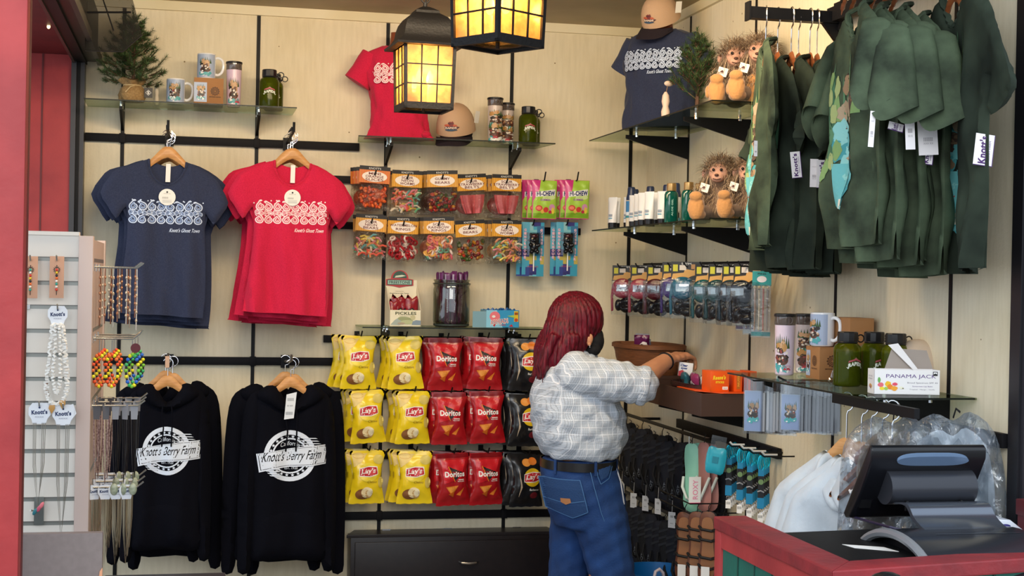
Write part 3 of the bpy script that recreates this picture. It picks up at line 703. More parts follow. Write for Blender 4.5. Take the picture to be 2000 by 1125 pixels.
P1 = at(328, 732, -.38); P2 = at(567, 734, -.40)
h1 = hoodie('front black hoodie of left stack, hanging under the navy tees', (P1.x, P1.y, P1.z), 0, 'left stack of black hoodies', seed=5); h1.scale = (1, 1, 1.03)
h2 = hoodie('front black hoodie of right stack, with a long price tag at its neck', (P2.x, P2.y, P2.z), math.radians(3), 'right stack of black hoodies', seed=9); h2.scale = (1.12, 1, 1.1)
TG = K('#dfe6ee', .5)
decal('price_tag', [P(TG, [(-.022, -.07), (.018, -.06), (.008, -.165), (-.03, -.17)]), text(K('#5a6472'), 'IIIIIIII', -.006, -.09, .024, .012), text(K('#5a6472'), 'XX XXX', -.008, -.115, .024, .006), text(K('#5a6472'), 'IIIIIIII', -.011, -.145, .026, .012)], fplane(-.08), h2, .05)
hb = None
for (P0, base0, nm, g, arr) in ((P1, h1, 'left', 'left stack of black hoodies', [(-.05, .10, 1.04, 1.06, 4), (.04, .20, 1.07, 1.12, -3)]), (P2, h2, 'right', 'right stack of black hoodies', [(-.06, .10, 1.16, 1.12, 5), (.05, .20, 1.16, 1.16, -4)])):
    for i, (dx, dy, sx, sz, a) in enumerate(arr):
        lb = '%s black hoodie behind the front one of the %s stack' % (('nearer', 'rearmost')[i], nm)
        if hb is None: hb = hoodie(lb, (0, 0, 0), 0, g, False, 31); q = hb
        else: q = dup(hb, (0, 0, 0), label=lb, group=g)
        q.location = (P0.x+dx, P0.y+dy, P0.z-.0); q.rotation_euler = (0, 0, math.radians(a)); q.scale = (sx, .8, sz)
h0 = None
for P0, nm in ((P1, 'left'), (P2, 'right')):
    for i, (dy, dx) in enumerate(((0, 0), (.10, .02), (.20, -.012))):
        lb = '%s pale wood hanger in the %s hoodie stack' % (('front', 'middle', 'rear')[i], nm)
        if h0 is None: h0 = hanger(lb, (0, 0, 0), 0, WOODH, 'hoodie hangers', w=.105); q = h0
        else: q = dup(h0, (0, 0, 0), label=lb)
        q.location = (P0.x+dx, P0.y+dy-.03, P0.z+.004*i)
    f = thing('waterfall_hook', 'black hook arm holding the %s hoodie stack' % nm, 'hook', (0, 0, 0), 0, 'black hook arms on the lower left rail')
    z = P0.z+.073; MB().tube([(P0.x, -.02, ZR[4]), (P0.x, P0.y-.04, z-.004), (P0.x, P0.y-.055, z+.022)], .006, mat('dull_steel', '#8f8a86', .35, .8), 8).out('arm', f); MB().bb((P0.x-.02, -.03, ZR[4]-.03), (P0.x+.02, -.024, ZR[4]+.03), BLK).out('mounting_plate', f)
MB_ = MB().bb((P1.x-.012, P1.y-.056, P1.z+.035), (P1.x+.006, P1.y-.052, P1.z+.085), K('#c9a58c')).out('size_marker'); tag(MB_, 'small tan size marker on the hook above the left hoodies', 'marker')
# ================================================================ PACKAGED GOODS ON THE BACK WALL
def crinkle(seed, a=.003):
    r = random.Random(seed); ph = [r.uniform(0, 6) for _ in range(8)]
    return lambda u, v: a*(np.sin(u*70+v*40+ph[0])+.8*np.sin(u*-55+v*90+ph[1])+.7*np.sin(u*130+v*20+ph[2])+.6*np.sin(v*170+u*60+ph[3]))
def peg(px, py, yout, z0, rx=.0, label='', group='black peg hooks', up=.018, col=BLK):
    """peg hook from wall to yout; returns z of the tip"""
    p = at(px, py, -yout); f = thing('peg_hook', label, 'hook', (0, 0, 0), 0, group)
    MB().tube([(p.x, -.02, p.z-.004), (p.x, -yout+.03, p.z-.006), (p.x, -yout+.006, p.z-.004), (p.x+.003, -yout-.006, p.z+up)], .0035, col, 6).out('wire_arm', f)
    MB().bb((p.x-.012, -.03, p.z-.03), (p.x+.012, -.0245, p.z+.01), BLK).out('mounting_clip', f)
    return p
# ---- chips
def shiny(n, c, **k): return mat(n, c, .28, bump=.12, bscale=22, spec=.6, coat=.25, **k)
YEL = shiny('chip_yellow', '#f0d21e'); YEL2 = K('#f3dc45', .35); CRED = shiny('chip_red', '#a3141c'); CBLK = shiny('chip_black', '#17171a')
LRED = K('#c41f2c', .35); GOLD = K('#d9b25a', .4); CHIPY = K('#e9cf82', .4); POTB = K('#8a5a33', .5); ORG = K('#d97a28', .4); ORG2 = K('#e89a45', .4); CRIMP = shiny('crimp_foil', '#c9a83a')
CW, CH_ = .165, .245
def bag_outline(w, h): 
    o = [(-w*.52, 0), (-w*.50, -h*.10), (-w*.43, -h*.28), (-w*.41, -h*.5), (-w*.45, -h*.72), (-w*.50, -h*.9), (-w*.52, -h)]
    z = [(-w*.52+w*1.04*i/8, -h-.003*(i % 2)) for i in range(1, 8)]
    return o+z+[(-x, y) for x, y in o[::-1]]
def chip_bag(kind, label, loc, rz, group, seed=1, ry=0, art=True):
    t = thing('chip_bag', label, 'chips', loc, rz, group, ry=ry); m = {'y': YEL, 'r': CRED, 'b': CBLK}[kind]
    Tf = lambda u, v: .003+.026*np.clip(np.sin(np.clip((-v-.022)/(CH_-.04), 0, 1)*PI), 0, 1)**.7
    _, F = puff('foil_bag', bag_outline(CW, CH_), Tf, .05, m, t, .011, wr=crinkle(seed, .0016), seed=seed, smooth=60)
    if not art: return t
    W, H = CW, CH_; sh = []; rg = random.Random(seed)
    if kind in 'yb':
        if kind == 'y':
            sh += [P(CHIPY, [(-W*.47, -.012), (-.0, -.012), (-.03, -.05), (-W*.40, -.075)]), ring(GOLD, -.045, -.022, .028, .014, .003, 20), P(K('#d9c66a', .4), ell(.05, -.04, .026, .022, 18)), P(K('#d9c66a', .4), ell(.06, -.145, .014, .026, 18)), P(YEL2, ell(0, -.098, .048, .044, 30))]
            sh += [P(POTB, ell(-.022, -.200, .036, .026, 20)), P(K('#f0dfb0', .4), ell(-.005, -.192, .026, .026, 20)), P(K('#caa46a', .4), ell(.006, -.198, .018, .022, 16)), P(K('#f6ecc8', .4), ell(.010, -.192, .014, .020, 16))]
            sh += [text(K('#7a5a10'), 'Classic', .018, -.142, .045, .011, shear=.2)]
            bc = (.0, -.095)
        else:
            sh += [P(ORG2, ell(-.008, -.036, .022, .018, 18)), P(ORG, ell(.022, -.030, .020, .018, 18)), P(K('#b8a894', .3), [(-.05, -.06), (-.04, -.10), (-.03, -.15), (-.045, -.2), (-.038, -.14)]), P(K('#6a1420'), ell(.03, -.19, .018, .016, 16))]
            sh += [P(K('#e6c021', .35), ell(.02, -.105, .043, .043, 30)), text(WHITE, 'Barbecue', .03, -.163, .045, .010)]
            bc = (.02, -.105)
        sh += [P(WHITE, [(bc[0]-.043, bc[1]+.016), (bc[0]+.0, bc[1]+.026), (bc[0]+.043, bc[1]+.024), (bc[0]+.046, bc[1]-.012), (bc[0]+.01, bc[1]-.024), (bc[0]-.043, bc[1]-.022)]),
               P(LRED, [(bc[0]-.040, bc[1]+.013), (bc[0]+.0, bc[1]+.022), (bc[0]+.040, bc[1]+.020), (bc[0]+.043, bc[1]-.010), (bc[0]+.01, bc[1]-.020), (bc[0]-.040, bc[1]-.019)]),
               text(WHITE, "Lay's", bc[0]+.001, bc[1]+.001, .066, .030, shear=.15, bold=.03, rot=.06)]
    else:
        sh += [P(K('#7d0f16', .3), rect(-W*.47, -.022, W*.47, -.002)), P(K('#c8202a', .3), [(-.06, -.03), (.06, -.03), (.03, -.12), (-.05, -.14)]), P(INK, [(-.034, -.058), (.040, -.088), (.002, -.132)]), P(K('#a3141c', .3), [(-.012, -.082), (.016, -.092), (.002, -.112)]), P(K('#e0762a', .3), [(-.032, -.060), (-.027, -.058), (.004, -.130), (.001, -.134)]),
               text(WHITE, 'Doritos', .002, -.096, .096, .026, bold=.035), P(WHITE, rect(.018, -.121, .046, -.124)), text(WHITE, 'NACHO CHEESE', .03, -.130, .032, .006)]
        sh += [P(ORG, [(-.042, -.155), (.018, -.150), (-.012, -.20)]), P(ORG2, [(-.034, -.158), (.008, -.155), (-.014, -.19)]), P(ORG, [(.010, -.195), (.046, -.160), (.030, -.20)]), P(K('#c05f1c', .4), [(-.03, -.19), (.0, -.175), (-.005, -.205)])]
    decal('printed_label', sh, F, t, .010, .0014, .00010)
    return t
names = {'y': 'yellow', 'r': 'red', 'b': 'black'}
rown = ('top', 'middle', 'bottom'); proto = {}; rg = random.Random(5)
cols = [('y', [(702, 656), (716, 762), (718, 880)], 'left yellow column'), ('y', [(790, 657), (807, 764), (810, 881)], 'second yellow column'),
        ('r', [(871, 660), (878, 766), (884, 885)], 'left red column'), ('r', [(950, 659), (951, 764), (950, 884)], 'right red column'), ('b', [(1030, 662), (1028, 770), (1030, 888)], 'black column beside the person')]
for ci, (kind, pts, cn) in enumerate(cols):
    for ri, (px, py) in enumerate(pts):
        nb = 3 if kind != 'b' else 4
        Y0 = -.20 if kind != 'b' else -.24
        peg(px+4, py-2, -Y0+.015, 0, label='black peg hook holding the %s row bags of the %s' % (rown[ri], cn))
        p = at(px, py, Y0)
        for k in range(nb):
            hidden = k > 0
            lb = ('%s %s chip bag in %s row, %s' % (ORD[k], names[kind], rown[ri], cn))
            dx = -.012*k+rg.uniform(-.01, .004) if kind != 'b' else -.016*k
            rz = math.radians(rg.uniform(-9, 9)-6*(k > 0)); ry = math.radians(rg.uniform(-2.5, 2.5)+(2 if k else -1.0))
            loc = (p.x+(0 if k == 0 else dx), Y0+.055*k, p.z-.002*k)
            if (kind, hidden) not in proto:
                proto[kind, hidden] = chip_bag(kind, lb, loc, rz, '%s chip bags' % names[kind], seed=3+ci*2+k, ry=ry)
            else: dup(proto[kind, hidden], loc, rz, lb, ry=ry)
# ---- bagged gummy candy with header cards
HDR = K('#e3a52a', .45); HDR2 = K('#cf8c1f', .45); HDRO = K('#dd6a1e', .45); OV = K('#f6e9dd', .5); DKR = K('#6d1f22', .5)
BAGC = clear('candy_cellophane', '#fbfaf6', .03, .10, bump=.8, bscale=45, fr_k=.42)
NW, NH = .128, .070
def candy_bits(b, style, rg, w, z0, z1, yy):
    pal = {'orange': ['#e8602a', '#ee7233', '#d94f1e'], 'neon': ['#ee6a58', '#f2d862', '#74b68a', '#f0a070', '#e8909a', '#78bcc4', '#efe0c8'], 'bears': ['#8f1d1a', '#b8791f', '#43561c', '#c0371f', '#6b1a17'], 'belts': ['#cc4a50', '#c23e46', '#d65a60'], 'water': ['#b01f28', '#c02a32', '#f0dcd4', '#a81b25'], 'rings': ['#f08468', '#f0b860', '#e26a78', '#78b8a0', '#f0a070', '#f0dcd0']}[style]
    ms = [mat('gummy_'+c, c, .3, trans=.15, spec=.6) for c in pal]
    if style == 'belts':
        for i in range(11):
            x = (-.5+i/10)*w*.8; b.loft([[(x*k-.005, yy-.012*math.sin(i), z), (x*k+.006, yy-.014*math.sin(i), z), (x*k+.006, yy+.004, z), (x*k-.005, yy+.004, z)] for k, z in ((1.05, z1), (.9, (z0+z1)/2), (.62, z0+.002))], rg.choice(ms))
        return
    for i in range(58):
        x = rg.uniform(-.46, .46)*w; z = z0+(z1-z0)*rg.random()**1.25; y = yy+rg.uniform(-.011, .009); a = rg.uniform(0, PI)
        m = rg.choice(ms)
        if style in ('bears', 'orange'): b.ell((x, y, z), (.009, .007, .0065 if style == 'orange' else .011), m, 7, 5, (rg.uniform(0, 3), rg.uniform(0, 3), a))
        elif style in ('rings', 'water'):
            R = Euler((rg.uniform(-.9, .9)+PI/2, rg.uniform(-.5, .5), a)).to_matrix(); b.tube([Vector((x, y, z))+R@Vector((.011*math.cos(q), .011*math.sin(q), 0)) for q in [k*PI/4 for k in range(8)]], .0045, m, 5, closed=True)
        else:
            L = .017; b.tube([(x-L*math.cos(a), y, z-L*.6*math.sin(a)), (x, y-.006, z+.006), (x+L*math.cos(a), y, z+L*.6*math.sin(a))], .0042, m, 5)
def candy_bag(style, words, label, loc, rz, group, seed, ry=0, full=True, hdr=None):
    t = thing('candy_bag', label, 'candy', loc, rz, group, ry=ry); h = hdr or HDR; t.scale = (1.12, 1, 1.12)
    MB().bb((-NW/2, -.002, -NH), (NW/2, .002, 0), h).out('header_card', t, 0)
    sh = [P(INK, rect(-NW/2, -.016, NW/2, 0)), text(WHITE, "KNOTT'S", 0, -.009, .05, .008)]
    for i in range(13): sh.append(P(HDR2, rect(-NW/2+.004+i*.0098, -NH, -NW/2+.0065+i*.0098, -.016)))
    sh.append(P(OV, ell(0, -.043, .052, .022, 30)))
    n = len(words)
    for i, s in enumerate(words): sh.append(text(DKR, s, 0, -.043+(.0125*(n-1)/2-.0125*i if n > 2 else (.008 if i == 0 else -.008)) if n > 1 else -.043, min(.115, .0125*len(s)), .0105, bold=.02))
    decal('header_print', sh, fplane(-.002), t, .2, .0004, .00012)
    Tf = lambda u, v: .003+.016*np.clip(np.sin(np.clip((-v-.06)/.115, 0, 1)*PI), 0, 1)
    o = [(-NW*.47, -NH+.004), (-NW*.5, -.10), (-NW*.5, -.15), (-NW*.54, -.182)]+[(-NW*.54+NW*1.08*i/7, -.184-.004*(i % 2)) for i in range(1, 7)]+[(NW*.54, -.182), (NW*.5, -.15), (NW*.5, -.10), (NW*.47, -NH+.004)]
    puff('clear_bag', o, Tf, .03, BAGC, t, .013, wr=crinkle(seed, .002), seed=seed)
    if full:
        b = MB(); candy_bits(b, style, random.Random(seed), NW*.92, -.168, -.088, 0); b.out('gummy_candy', t, 40, kind='stuff', fix=False)
    else:
        c = {'orange': '#d9562a', 'neon': '#b98a5a', 'bears': '#5c1f1a', 'belts': '#a8323a', 'water': '#b02a33', 'rings': '#c96a4a'}[style]
        b = MB(); b.ell((0, 0, -.13), (NW*.42, .012, .042), K(c, .35), 14, 8); b.out('gummy_candy', t, 60, kind='stuff')
    return t
rowA = [(733, 325, 'orange', ['MINI', 'ORANGE', 'SLICES'], 4, HDRO), (796, 333, 'neon', ['SOUR', 'NEON', 'WORMS'], 2, None), (864, 333, 'bears', ['GUMMY', 'BEARS'], 4, None), (920, 340, 'belts', ['SOUR', 'STRAWBERRY', 'BELTS'], 2, None), (990, 341, 'belts', ['SOUR', 'STRAWBERRY', 'BELTS'], 3, None)]
rowB = [(726, 419, 'neon', ['SOUR', 'NEON', 'BEARS'], 2, None), (788, 424, 'water', ['WATERMELON', 'RINGS'], 2, None), (857, 424, 'rings', ['SOUR', 'RAINBOW', 'RINGS'], 3, None), (917, 430, 'bears', ['GUMMY', 'BEARS'], 1, None), (990, 430, 'neon', ['SOUR', 'NEON', 'WORMS'], 3, None)]
cn = {'orange': 'orange slice', 'neon': 'multicoloured gummy', 'bears': 'gummy bear', 'belts': 'red belt', 'water': 'red and white ring', 'rings': 'rainbow ring'}
colw = ('first', 'second', 'third', 'fourth', 'fifth')
for rn, row in (('upper', rowA), ('lower', rowB)):
    for i, (px, py, style, words, nb, hd) in enumerate(row):
        Y0 = -.17; p = at(px, py, Y0)
        peg(px, py+14, -Y0+.02, 0, label='black peg hook of %s candy bags, %s from left, %s row' % (cn[style], colw[i], rn), up=.014)
        f0 = None; bk = None
        for k in range(nb):
            lb = '%s %s bag on %s hook from left, %s candy row' % (ORD[k], cn[style], colw[i], rn)
            rz = math.radians((-4, 3, -10, 4, 2)[i]+k*(-7)); ry = math.radians((3, 1, -1.5, -4.5, 0)[i] if k == 0 else -2)
            loc = (p.x-(.012*k), Y0+.035*k, p.z+.001*k)
            if k == 0: candy_bag(style, words, lb, loc, rz, 'orange header candy bags', 40+i+(10 if rn == 'lower' else 0), ry, True, hd)
            elif bk is None: bk = candy_bag(style, words, lb, loc, rz, 'orange header candy bags', 60+i, ry, False, hd)
            else: dup(bk, loc, rz, lb, ry=ry, sc=(1.12, 1, 1.12))
# ---- chewy candy pouches (pink/green)
PNK = shiny('pouch_pink', '#d23a86'); LIME = K('#a9d14a', .35)
def chew(label, loc, rz, seed):
    t = thing('candy_pouch', label, 'candy', loc, rz, 'pink and green chewy candy pouches'); w, h = .125, .185
    o = [(-w/2, 0), (-w*.48, -h*.5), (-w*.49, -h)]+[(-w/2+w*i/6, -h-.003*(i % 2)) for i in range(1, 6)]+[(w*.49, -h), (w*.48, -h*.5), (w/2, 0)]
    _, F = puff('foil_pouch', o, lambda u, v: .003+.013*np.sin(np.clip(-v/h, 0, 1)*PI), .04, PNK, t, .012, wr=crinkle(seed, .0012), seed=seed)
    NVY = K('#1b2a6b'); sh = [P(LIME, [(-.02, -.001), (w/2-.002, -.001), (w*.47, -h+.002), (-w*.47, -h+.002), (-w*.46, -h*.55), (-.03, -.05)]), P(K('#cfe3a0', .35), [(0, -.05), (.05, -.04), (.05, -.09), (-.02, -.10)]), P(K('#7fae2e', .35), [(-w*.45, -h*.86), (w*.45, -h*.84), (w*.45, -h+.004), (-w*.45, -h+.004)])]
    sh += [P(WHITE, [(-.048, -.058), (.052, -.044), (.050, -.072), (-.048, -.082)]), text(NVY, 'HI-CHEW', .003, -.064, .092, .024, bold=.05, rot=.06, shear=.1), text(K('#8a3aa0'), 'GUMMIES', .0, -.095, .05, .010, bold=.03), P(K('#cf3f3a', .4), ell(-.03, -.135, .018, .014, 16)), P(K('#f08a70', .4), ell(-.03, -.135, .012, .009, 16)), P(K('#e8c65a', .4), ell(-.012, -.150, .010, .010, 12)), P(K('#cf3f3a', .4), ell(.004, -.142, .013, .013, 14)), P(K('#d89ac0', .4), ell(.034, -.130, .016, .016, 14)), P(K('#e8d04a', .4), ell(.040, -.145, .008, .016, 14)), P(K('#b8304a', .4), ell(.026, -.152, .009, .008, 12))]
    decal('printed_label', sh, F, t, .010, .0012, .00010); return t
q = None
for i, (px, py) in enumerate(((1064, 352), (1128, 352))):
    p = at(px, py, -.17); peg(px, py-2, .20, 0, label='black peg hook of the %s chewy candy pouches' % ('left', 'right')[i], up=.035)
    for k in range(3):
        lb = '%s pink and green pouch on the %s hook' % (ORD[k], ('left', 'right')[i]); loc = (p.x-.016*k, -.17+.035*k, p.z+.002*k); rz = math.radians(4-8*k)
        if q is None: q = chew(lb, loc, rz, 71)
        else: dup(q, loc, rz, lb)
# ---- giant gummy bear pops on blue cards
BLUC = mat('blue_block_card', '#3f9fbf', .45); BEARB = mat('dark_gummy', '#0f1116', .15, spec=.8); BEARR = mat('wine_gummy', '#3a1018', .15, spec=.8)
def pop(label, loc, rz):
    t = thing('gummy_bear_pop', label, 'candy', loc, rz, 'giant gummy bear pops'); w, h = .108, .26; rg = random.Random(4)
    MB().bb((-w/2, -.001, -h), (w/2, .001, 0), BLUC).out('printed_card', t, bevel=.0005)
    sh = []; cols = ['#2f6f9a', '#5fb3c9', '#2b3f8a', '#b8a850', '#77b8c4', '#34508f', '#8cc0c8', '#31307a']
    for i in range(34):
        x = rg.choice([-.054, -.036, -.018, 0, .018, .036]); z = -rg.randint(0, 14)*.018; sh.append(P(K(cols[i % 8]), rect(x, max(z-.02*rg.randint(1, 2), -h), min(x+.018*rg.randint(1, 2), w/2), z)))
    for i, c in enumerate('GINORMOUS'): sh.append(text(K('#e8b8c8'), c, -.040, -.038-.0165*i, .012, .013, bold=.06))
    for i, c in enumerate('GUMMI BEAR'):
        if c != ' ': sh.append(text(K('#e8b8c8'), c, .040, -.038-.0155*i, .012, .013, bold=.06))
    sh += [text(K('#b03a5a'), 'INDIVIDUAL', 0, -.213, .055, .008), text(INK, 'NET WT', 0, -.247, .03, .006)]
    decal('card_print', sh, fplane(-.001), t, .3, .0003, .00004)
    def bld(b, m):
        b.ell((0, -.022, -.085), (.026, .016, .026), m); b.ell((0, -.022, -.118), (.022, .017, .028), m)
        for s in (-1, 1): b.ell((s*.017, -.022, -.062), .009, m); b.ell((s*.020, -.032, -.110), (.009, .012, .010), m); b.ell((s*.014, -.030, -.142), (.011, .016, .012), m)
        b.ell((0, -.036, -.088), (.010, .009, .008), m)
    union('gummy_bear', bld, BEARB, t, .003, 3); bpy.context.view_layer.update()
    MB().ell((0, -.024, -.068), (.020, .014, .013), BEARR).out('bear_crown', t)
    MB().tube([(0, -.020, -.135), (0, -.018, -.235)], .0032, WHITE, 8).out('lollipop_stick', t)
    MB().loft([[(x*.034, y, z) for x, y in ((-1, -.004), (-1, -d), (-.7, -d-.006), (.7, -d-.006), (1, -d), (1, -.004))] for z, d in ((-.05, .026), (-.16, .026))], clear('blister', '#eef4f5', .05, .06)).out('blister', t, 30)
    return t
q = None
for i, (px, py) in enumerate(((1042, 434), (1108, 434))):
    p = at(px, py, -.13); peg(px, py+3, .155, 0, label='black peg hook of the %s gummy bear pops' % ('left', 'right')[i], up=.02)
    for k in range(2):
        lb = '%s blue-carded gummy bear pop on %s hook' % (ORD[k], ('left', 'right')[i]); loc = (p.x-.018*k, -.13+.04*k, p.z); rz = math.radians(-3*k)
        if q is None: q = pop(lb, loc, rz)
        else: dup(q, loc, rz, lb)
# ================================================================ MIDDLE SHELF: pickle box, jar of sticks, candy box
Z3 = SH3+.001
CREAM = K('#ece5cb'); MRN = K('#6e1620', .35)
p = at(787, 634, -.17); t = thing('display_box', 'cream pickle display box with a tall red arched sign', 'box', (p.x, -.17, Z3), math.radians(4))
b = MB(); w, d, h = .148, .10, .076
b.bb((-w/2, -d/2, 0), (w/2, -d/2+.002, h), CREAM).bb((-w/2, -d/2, 0), (w/2, d/2, .002), CREAM).prism([(-d/2, 0), (d/2, 0), (d/2, .18), (d/2-.01, .18), (-d/2, h)], -w/2, -w/2+.002, CREAM, 'x').prism([(-d/2, 0), (d/2, 0), (d/2, .18), (d/2-.01, .18), (-d/2, h)], w/2-.002, w/2, CREAM, 'x').bb((-w/2, d/2-.002, 0), (w/2, d/2, .215), CREAM)
b.out('box', t, 0)
sign = [(-.066, .19), (-.066, .218), (-.042, .222)]+[(.042*math.cos(a), .222+.040*math.sin(a)) for a in [PI-PI*i/12 for i in range(13)]]+[(.066, .218), (.066, .19), (.03, .186), (.0, .180), (-.03, .186)]
MB().prism([(x-.01, z) for x, z in sign], d/2-.006, d/2-.003, K('#b8434a'), 'y').out('sign_board', t, 0)
sh = [P(K('#3c5a50'), [(x-.01, z) for x, z in ell(0, .224, .034, .034, 16, 0, 0, PI)]), P(K('#cfd8c4'), [(-.035, .226), (.0, .230), (.02, .236), (.0, .24), (-.03, .235)]), P(K('#2f4a44'), rect(-.07, .192, .05, .217)), P(K('#9fc2b8'), rect(-.067, .195, .047, .214)), text(K('#23403a'), 'FREESTONE', -.01, .2045, .10, .014, bold=.02)]
decal('sign_print', sh, fplane(d/2-.006), t, .3, .0005, .0002)
sh = [text(K('#4a5a3a'), 'Experience the Taste', -.01, .152, .09, .006, bold=.03), text(K('#8a8a6a'), 'HANDCRAFTED', -.01, .162, .04, .004)]; decal('back_print', sh, fplane(d/2-.002), t, .3)
sh = [text(K('#4c5230'), 'PICKLES', .002, .061, .10, .014, bold=.03), text(K('#8c8f70'), 'HAND PACKED & CRISP', .002, .049, .06, .004), P(K('#a7b3ac'), [(-.07, .008), (-.05, .03), (-.03, .042), (-.01, .03), (.0, .015), (-.03, .006)]), P(K('#9ba37a'), ell(.0, .034, .036, .011, 20, -.1)), P(K('#b9bf95'), ell(.01, .020, .034, .010, 20)), P(K('#c9c39b'), ell(.035, .042, .012, .012, 16)), P(K('#8497a8'), [(.03, .008), (.073, .008), (.073, .028), (.05, .03), (.035, .024)]), P(K('#b0a08c'), ell(-.02, .014, .018, .005, 14))]
decal('front_print', sh, fplane(-d/2), t, .3)
rg = random.Random(2); q = None
for i in range(6):
    x = -.052+.021*i+rg.uniform(-.004, .004); o = [(-.02, 0), (-.022, .10), (-.016, .115+rg.uniform(0, .012)), (.0, .105), (.018, .118), (.022, .10), (.02, 0)]
    lb = 'dark red pouch, %s from left in the pickle box' % colw[i] if i < 5 else 'dark red pouch at the right end of the pickle box'
    if q is None:
        q = thing('pickle_pouch', lb, 'snack', (0, 0, 0), 0, 'red pickle pouches'); _, F = puff('foil_pouch', o, .008, .012, mat('maroon_foil', '#8e1826', .25, bump=.2, bscale=40, spec=.7), q, .008, wr=crinkle(5, .002))
        decal('pouch_print', [P(INK, blob(0, .05, .016, .022, rg)), P(K('#bcae8c'), blob(0.002, .055, .007, .010, rg))], F, q, .008, .001)
        q.location = (p.x+x, -.185, Z3+.004)
    else: dup(q, (p.x+x, -.185+.006*(i % 3)+(.02 if i % 2 else 0), Z3+.004+.004*(i % 2)), math.radians(rg.uniform(-25, 25)), lb, ry=math.radians(rg.uniform(-8, 8)), sc=(1.25, 1, 1.14))
# jar
p = at(881, 636, -.17); t = thing('glass_jar', 'clear glass jar full of upright purple snack sticks', 'jar', (p.x, -.17, Z3))
JG = clear('jar_glass', '#e6ebe4', .10, .03)
MB().lathe([(0, .004), (.07, .004), (.083, .012), (.087, .03), (.087, .175), (.083, .19), (.086, .194), (.088, .2), (.084, .204), (.082, .21), (.086, .216), (.086, .222), (.080, .222), (.078, .205), (.081, .175), (.081, .03), (.07, .012), (0, .010)], JG, 40).out('jar_body', t, 50)
MB().lathe([(0, 0), (.075, 0), (.085, .006), (.086, .014), (.083, .014), (.07, .006), (0, .006)], mat('thick_glass', '#3c4440', .1, spec=.8), 40).out('jar_base', t)
MB().tube([(.088*math.cos(a), .088*math.sin(a), .203) for a in [2*PI*i/32 for i in range(32)]], .003, mat('thick_glass', '#3c4440', .1), 6, closed=True).out('rim_ring', t)
PUR = mat('purple_foil', '#662a62', .3, bump=.15, bscale=40, spec=.6); q = None; n_ = 0; rg = random.Random(8)
for r_, cnt in ((.066, 13), (.038, 7)):
    for i in range(cnt):
        a = 2*PI*i/cnt-PI/2; L = rg.uniform(.225, .25); n_ += 1
        lb = 'purple wrapped snack stick in the glass jar'
        if q is None:
            q = thing('snack_stick', lb, 'snack', (0, 0, 0), 0, 'purple snack sticks in the jar'); o = [(-.012, 0), (-.013, .24), (.013, .24), (.012, 0)]
            _, F = puff('wrapper', o, .006, .008, PUR, q, .01)
            sh = [P(K('#a79fb4', .35), rect(-.010, .195, -.004, .235)), text(K('#c9b4cf'), 'SMOKED', .002, .10, .09, .008, rot=PI/2, bold=.02)]
            decal('wrapper_print', sh, F, q, .012, .0008); q.location = (p.x+r_*math.cos(a), -.17+r_*math.sin(a), Z3+.012)
        else: dup(q, (p.x+r_*math.cos(a), -.17+r_*math.sin(a), Z3+.012+rg.uniform(-.0, .012)), a+PI/2, lb, rx=math.radians(1))
# airheads box
p = at(974, 639, -.17); t = thing('candy_box', 'open sky blue taffy candy box with a pink balloon face', 'box', (p.x+.004, -.17, Z3), math.radians(8))
SKY = K('#3a9fd4', .4); w, d, h = .165, .085, .082
b = MB().bb((-w/2, -d/2, 0), (w/2, -d/2+.0015, h), SKY).bb((-w/2, d/2-.0015, 0), (w/2, d/2, h+.002), SKY).bb((-w/2, -d/2, 0), (-w/2+.0015, d/2, h), K('#8fb8c9')).bb((w/2-.0015, -d/2, 0), (w/2, d/2, h), SKY).bb((-w/2, -d/2, 0), (w/2, d/2, .0015), SKY).bb((-.15, -d/2, 0), (-w/2, -d/2+.0015, h-.006), K('#7fa9ba'))
b.out('box', t, 0)
sh = [P(K('#8fd0ec'), [(-w/2, .0), (0, .0), (-.03, h), (-w/2, h)]), P(K('#ee7f8a'), ell(-.040, .052, .026, .024, 24)), P(WHITE, ell(-.046, .052, .009, .006, 12)), P(K('#e8c52a'), rect(w/2-.026, .028, w/2-.004, h-.004)), P(K('#c84a2a'), ell(w/2-.015, .036, .009, .008, 12)), P(K('#a05a2a'), rect(w/2-.024, .060, w/2-.006, .072)),
      text(WHITE, 'AIRHEADS', -.018, .028, .092, .026, bold=.06, rot=.12), text(K('#c8303a'), 'AIRHEADS', -.018, .028, .088, .020, bold=.0, rot=.12), text(K('#c8303a'), '6 BARS', .0, .012, .03, .008), P(K('#c8303a'), [(-.05, .010), (-.036, .02), (-.04, .004)]), P(K('#c8303a'), [(.03, .006), (.045, .016), (.052, .004)]), P(K('#9fd06a'), [(.02, .055), (.06, .045), (.055, .06)])]
decal('box_print', sh, fplane(-d/2), t, .3, .0006, .0002)
rg = random.Random(3); q = None
for i in range(8):
    lb = 'blue taffy bar poking out of the sky blue candy box'
    x = p.x-.06+.018*i
    if q is None:
        q = thing('taffy_bar', lb, 'candy', (0, 0, 0), 0, 'taffy bars in the blue box'); puff('wrapper', [(-.014, 0), (-.016, .085), (-.004, .078), (.006, .088), (.014, .082), (.014, 0)], .004, .008, K('#1e5c9c', .3), q, .008, wr=crinkle(3, .001)); q.location = (x, -.17, Z3+.003)
    else: dup(q, (x, -.17+rg.uniform(-.025, .025), Z3+.003+rg.uniform(0, .006)), rg.uniform(-.5, .5), lb, ry=rg.uniform(-.1, .1))
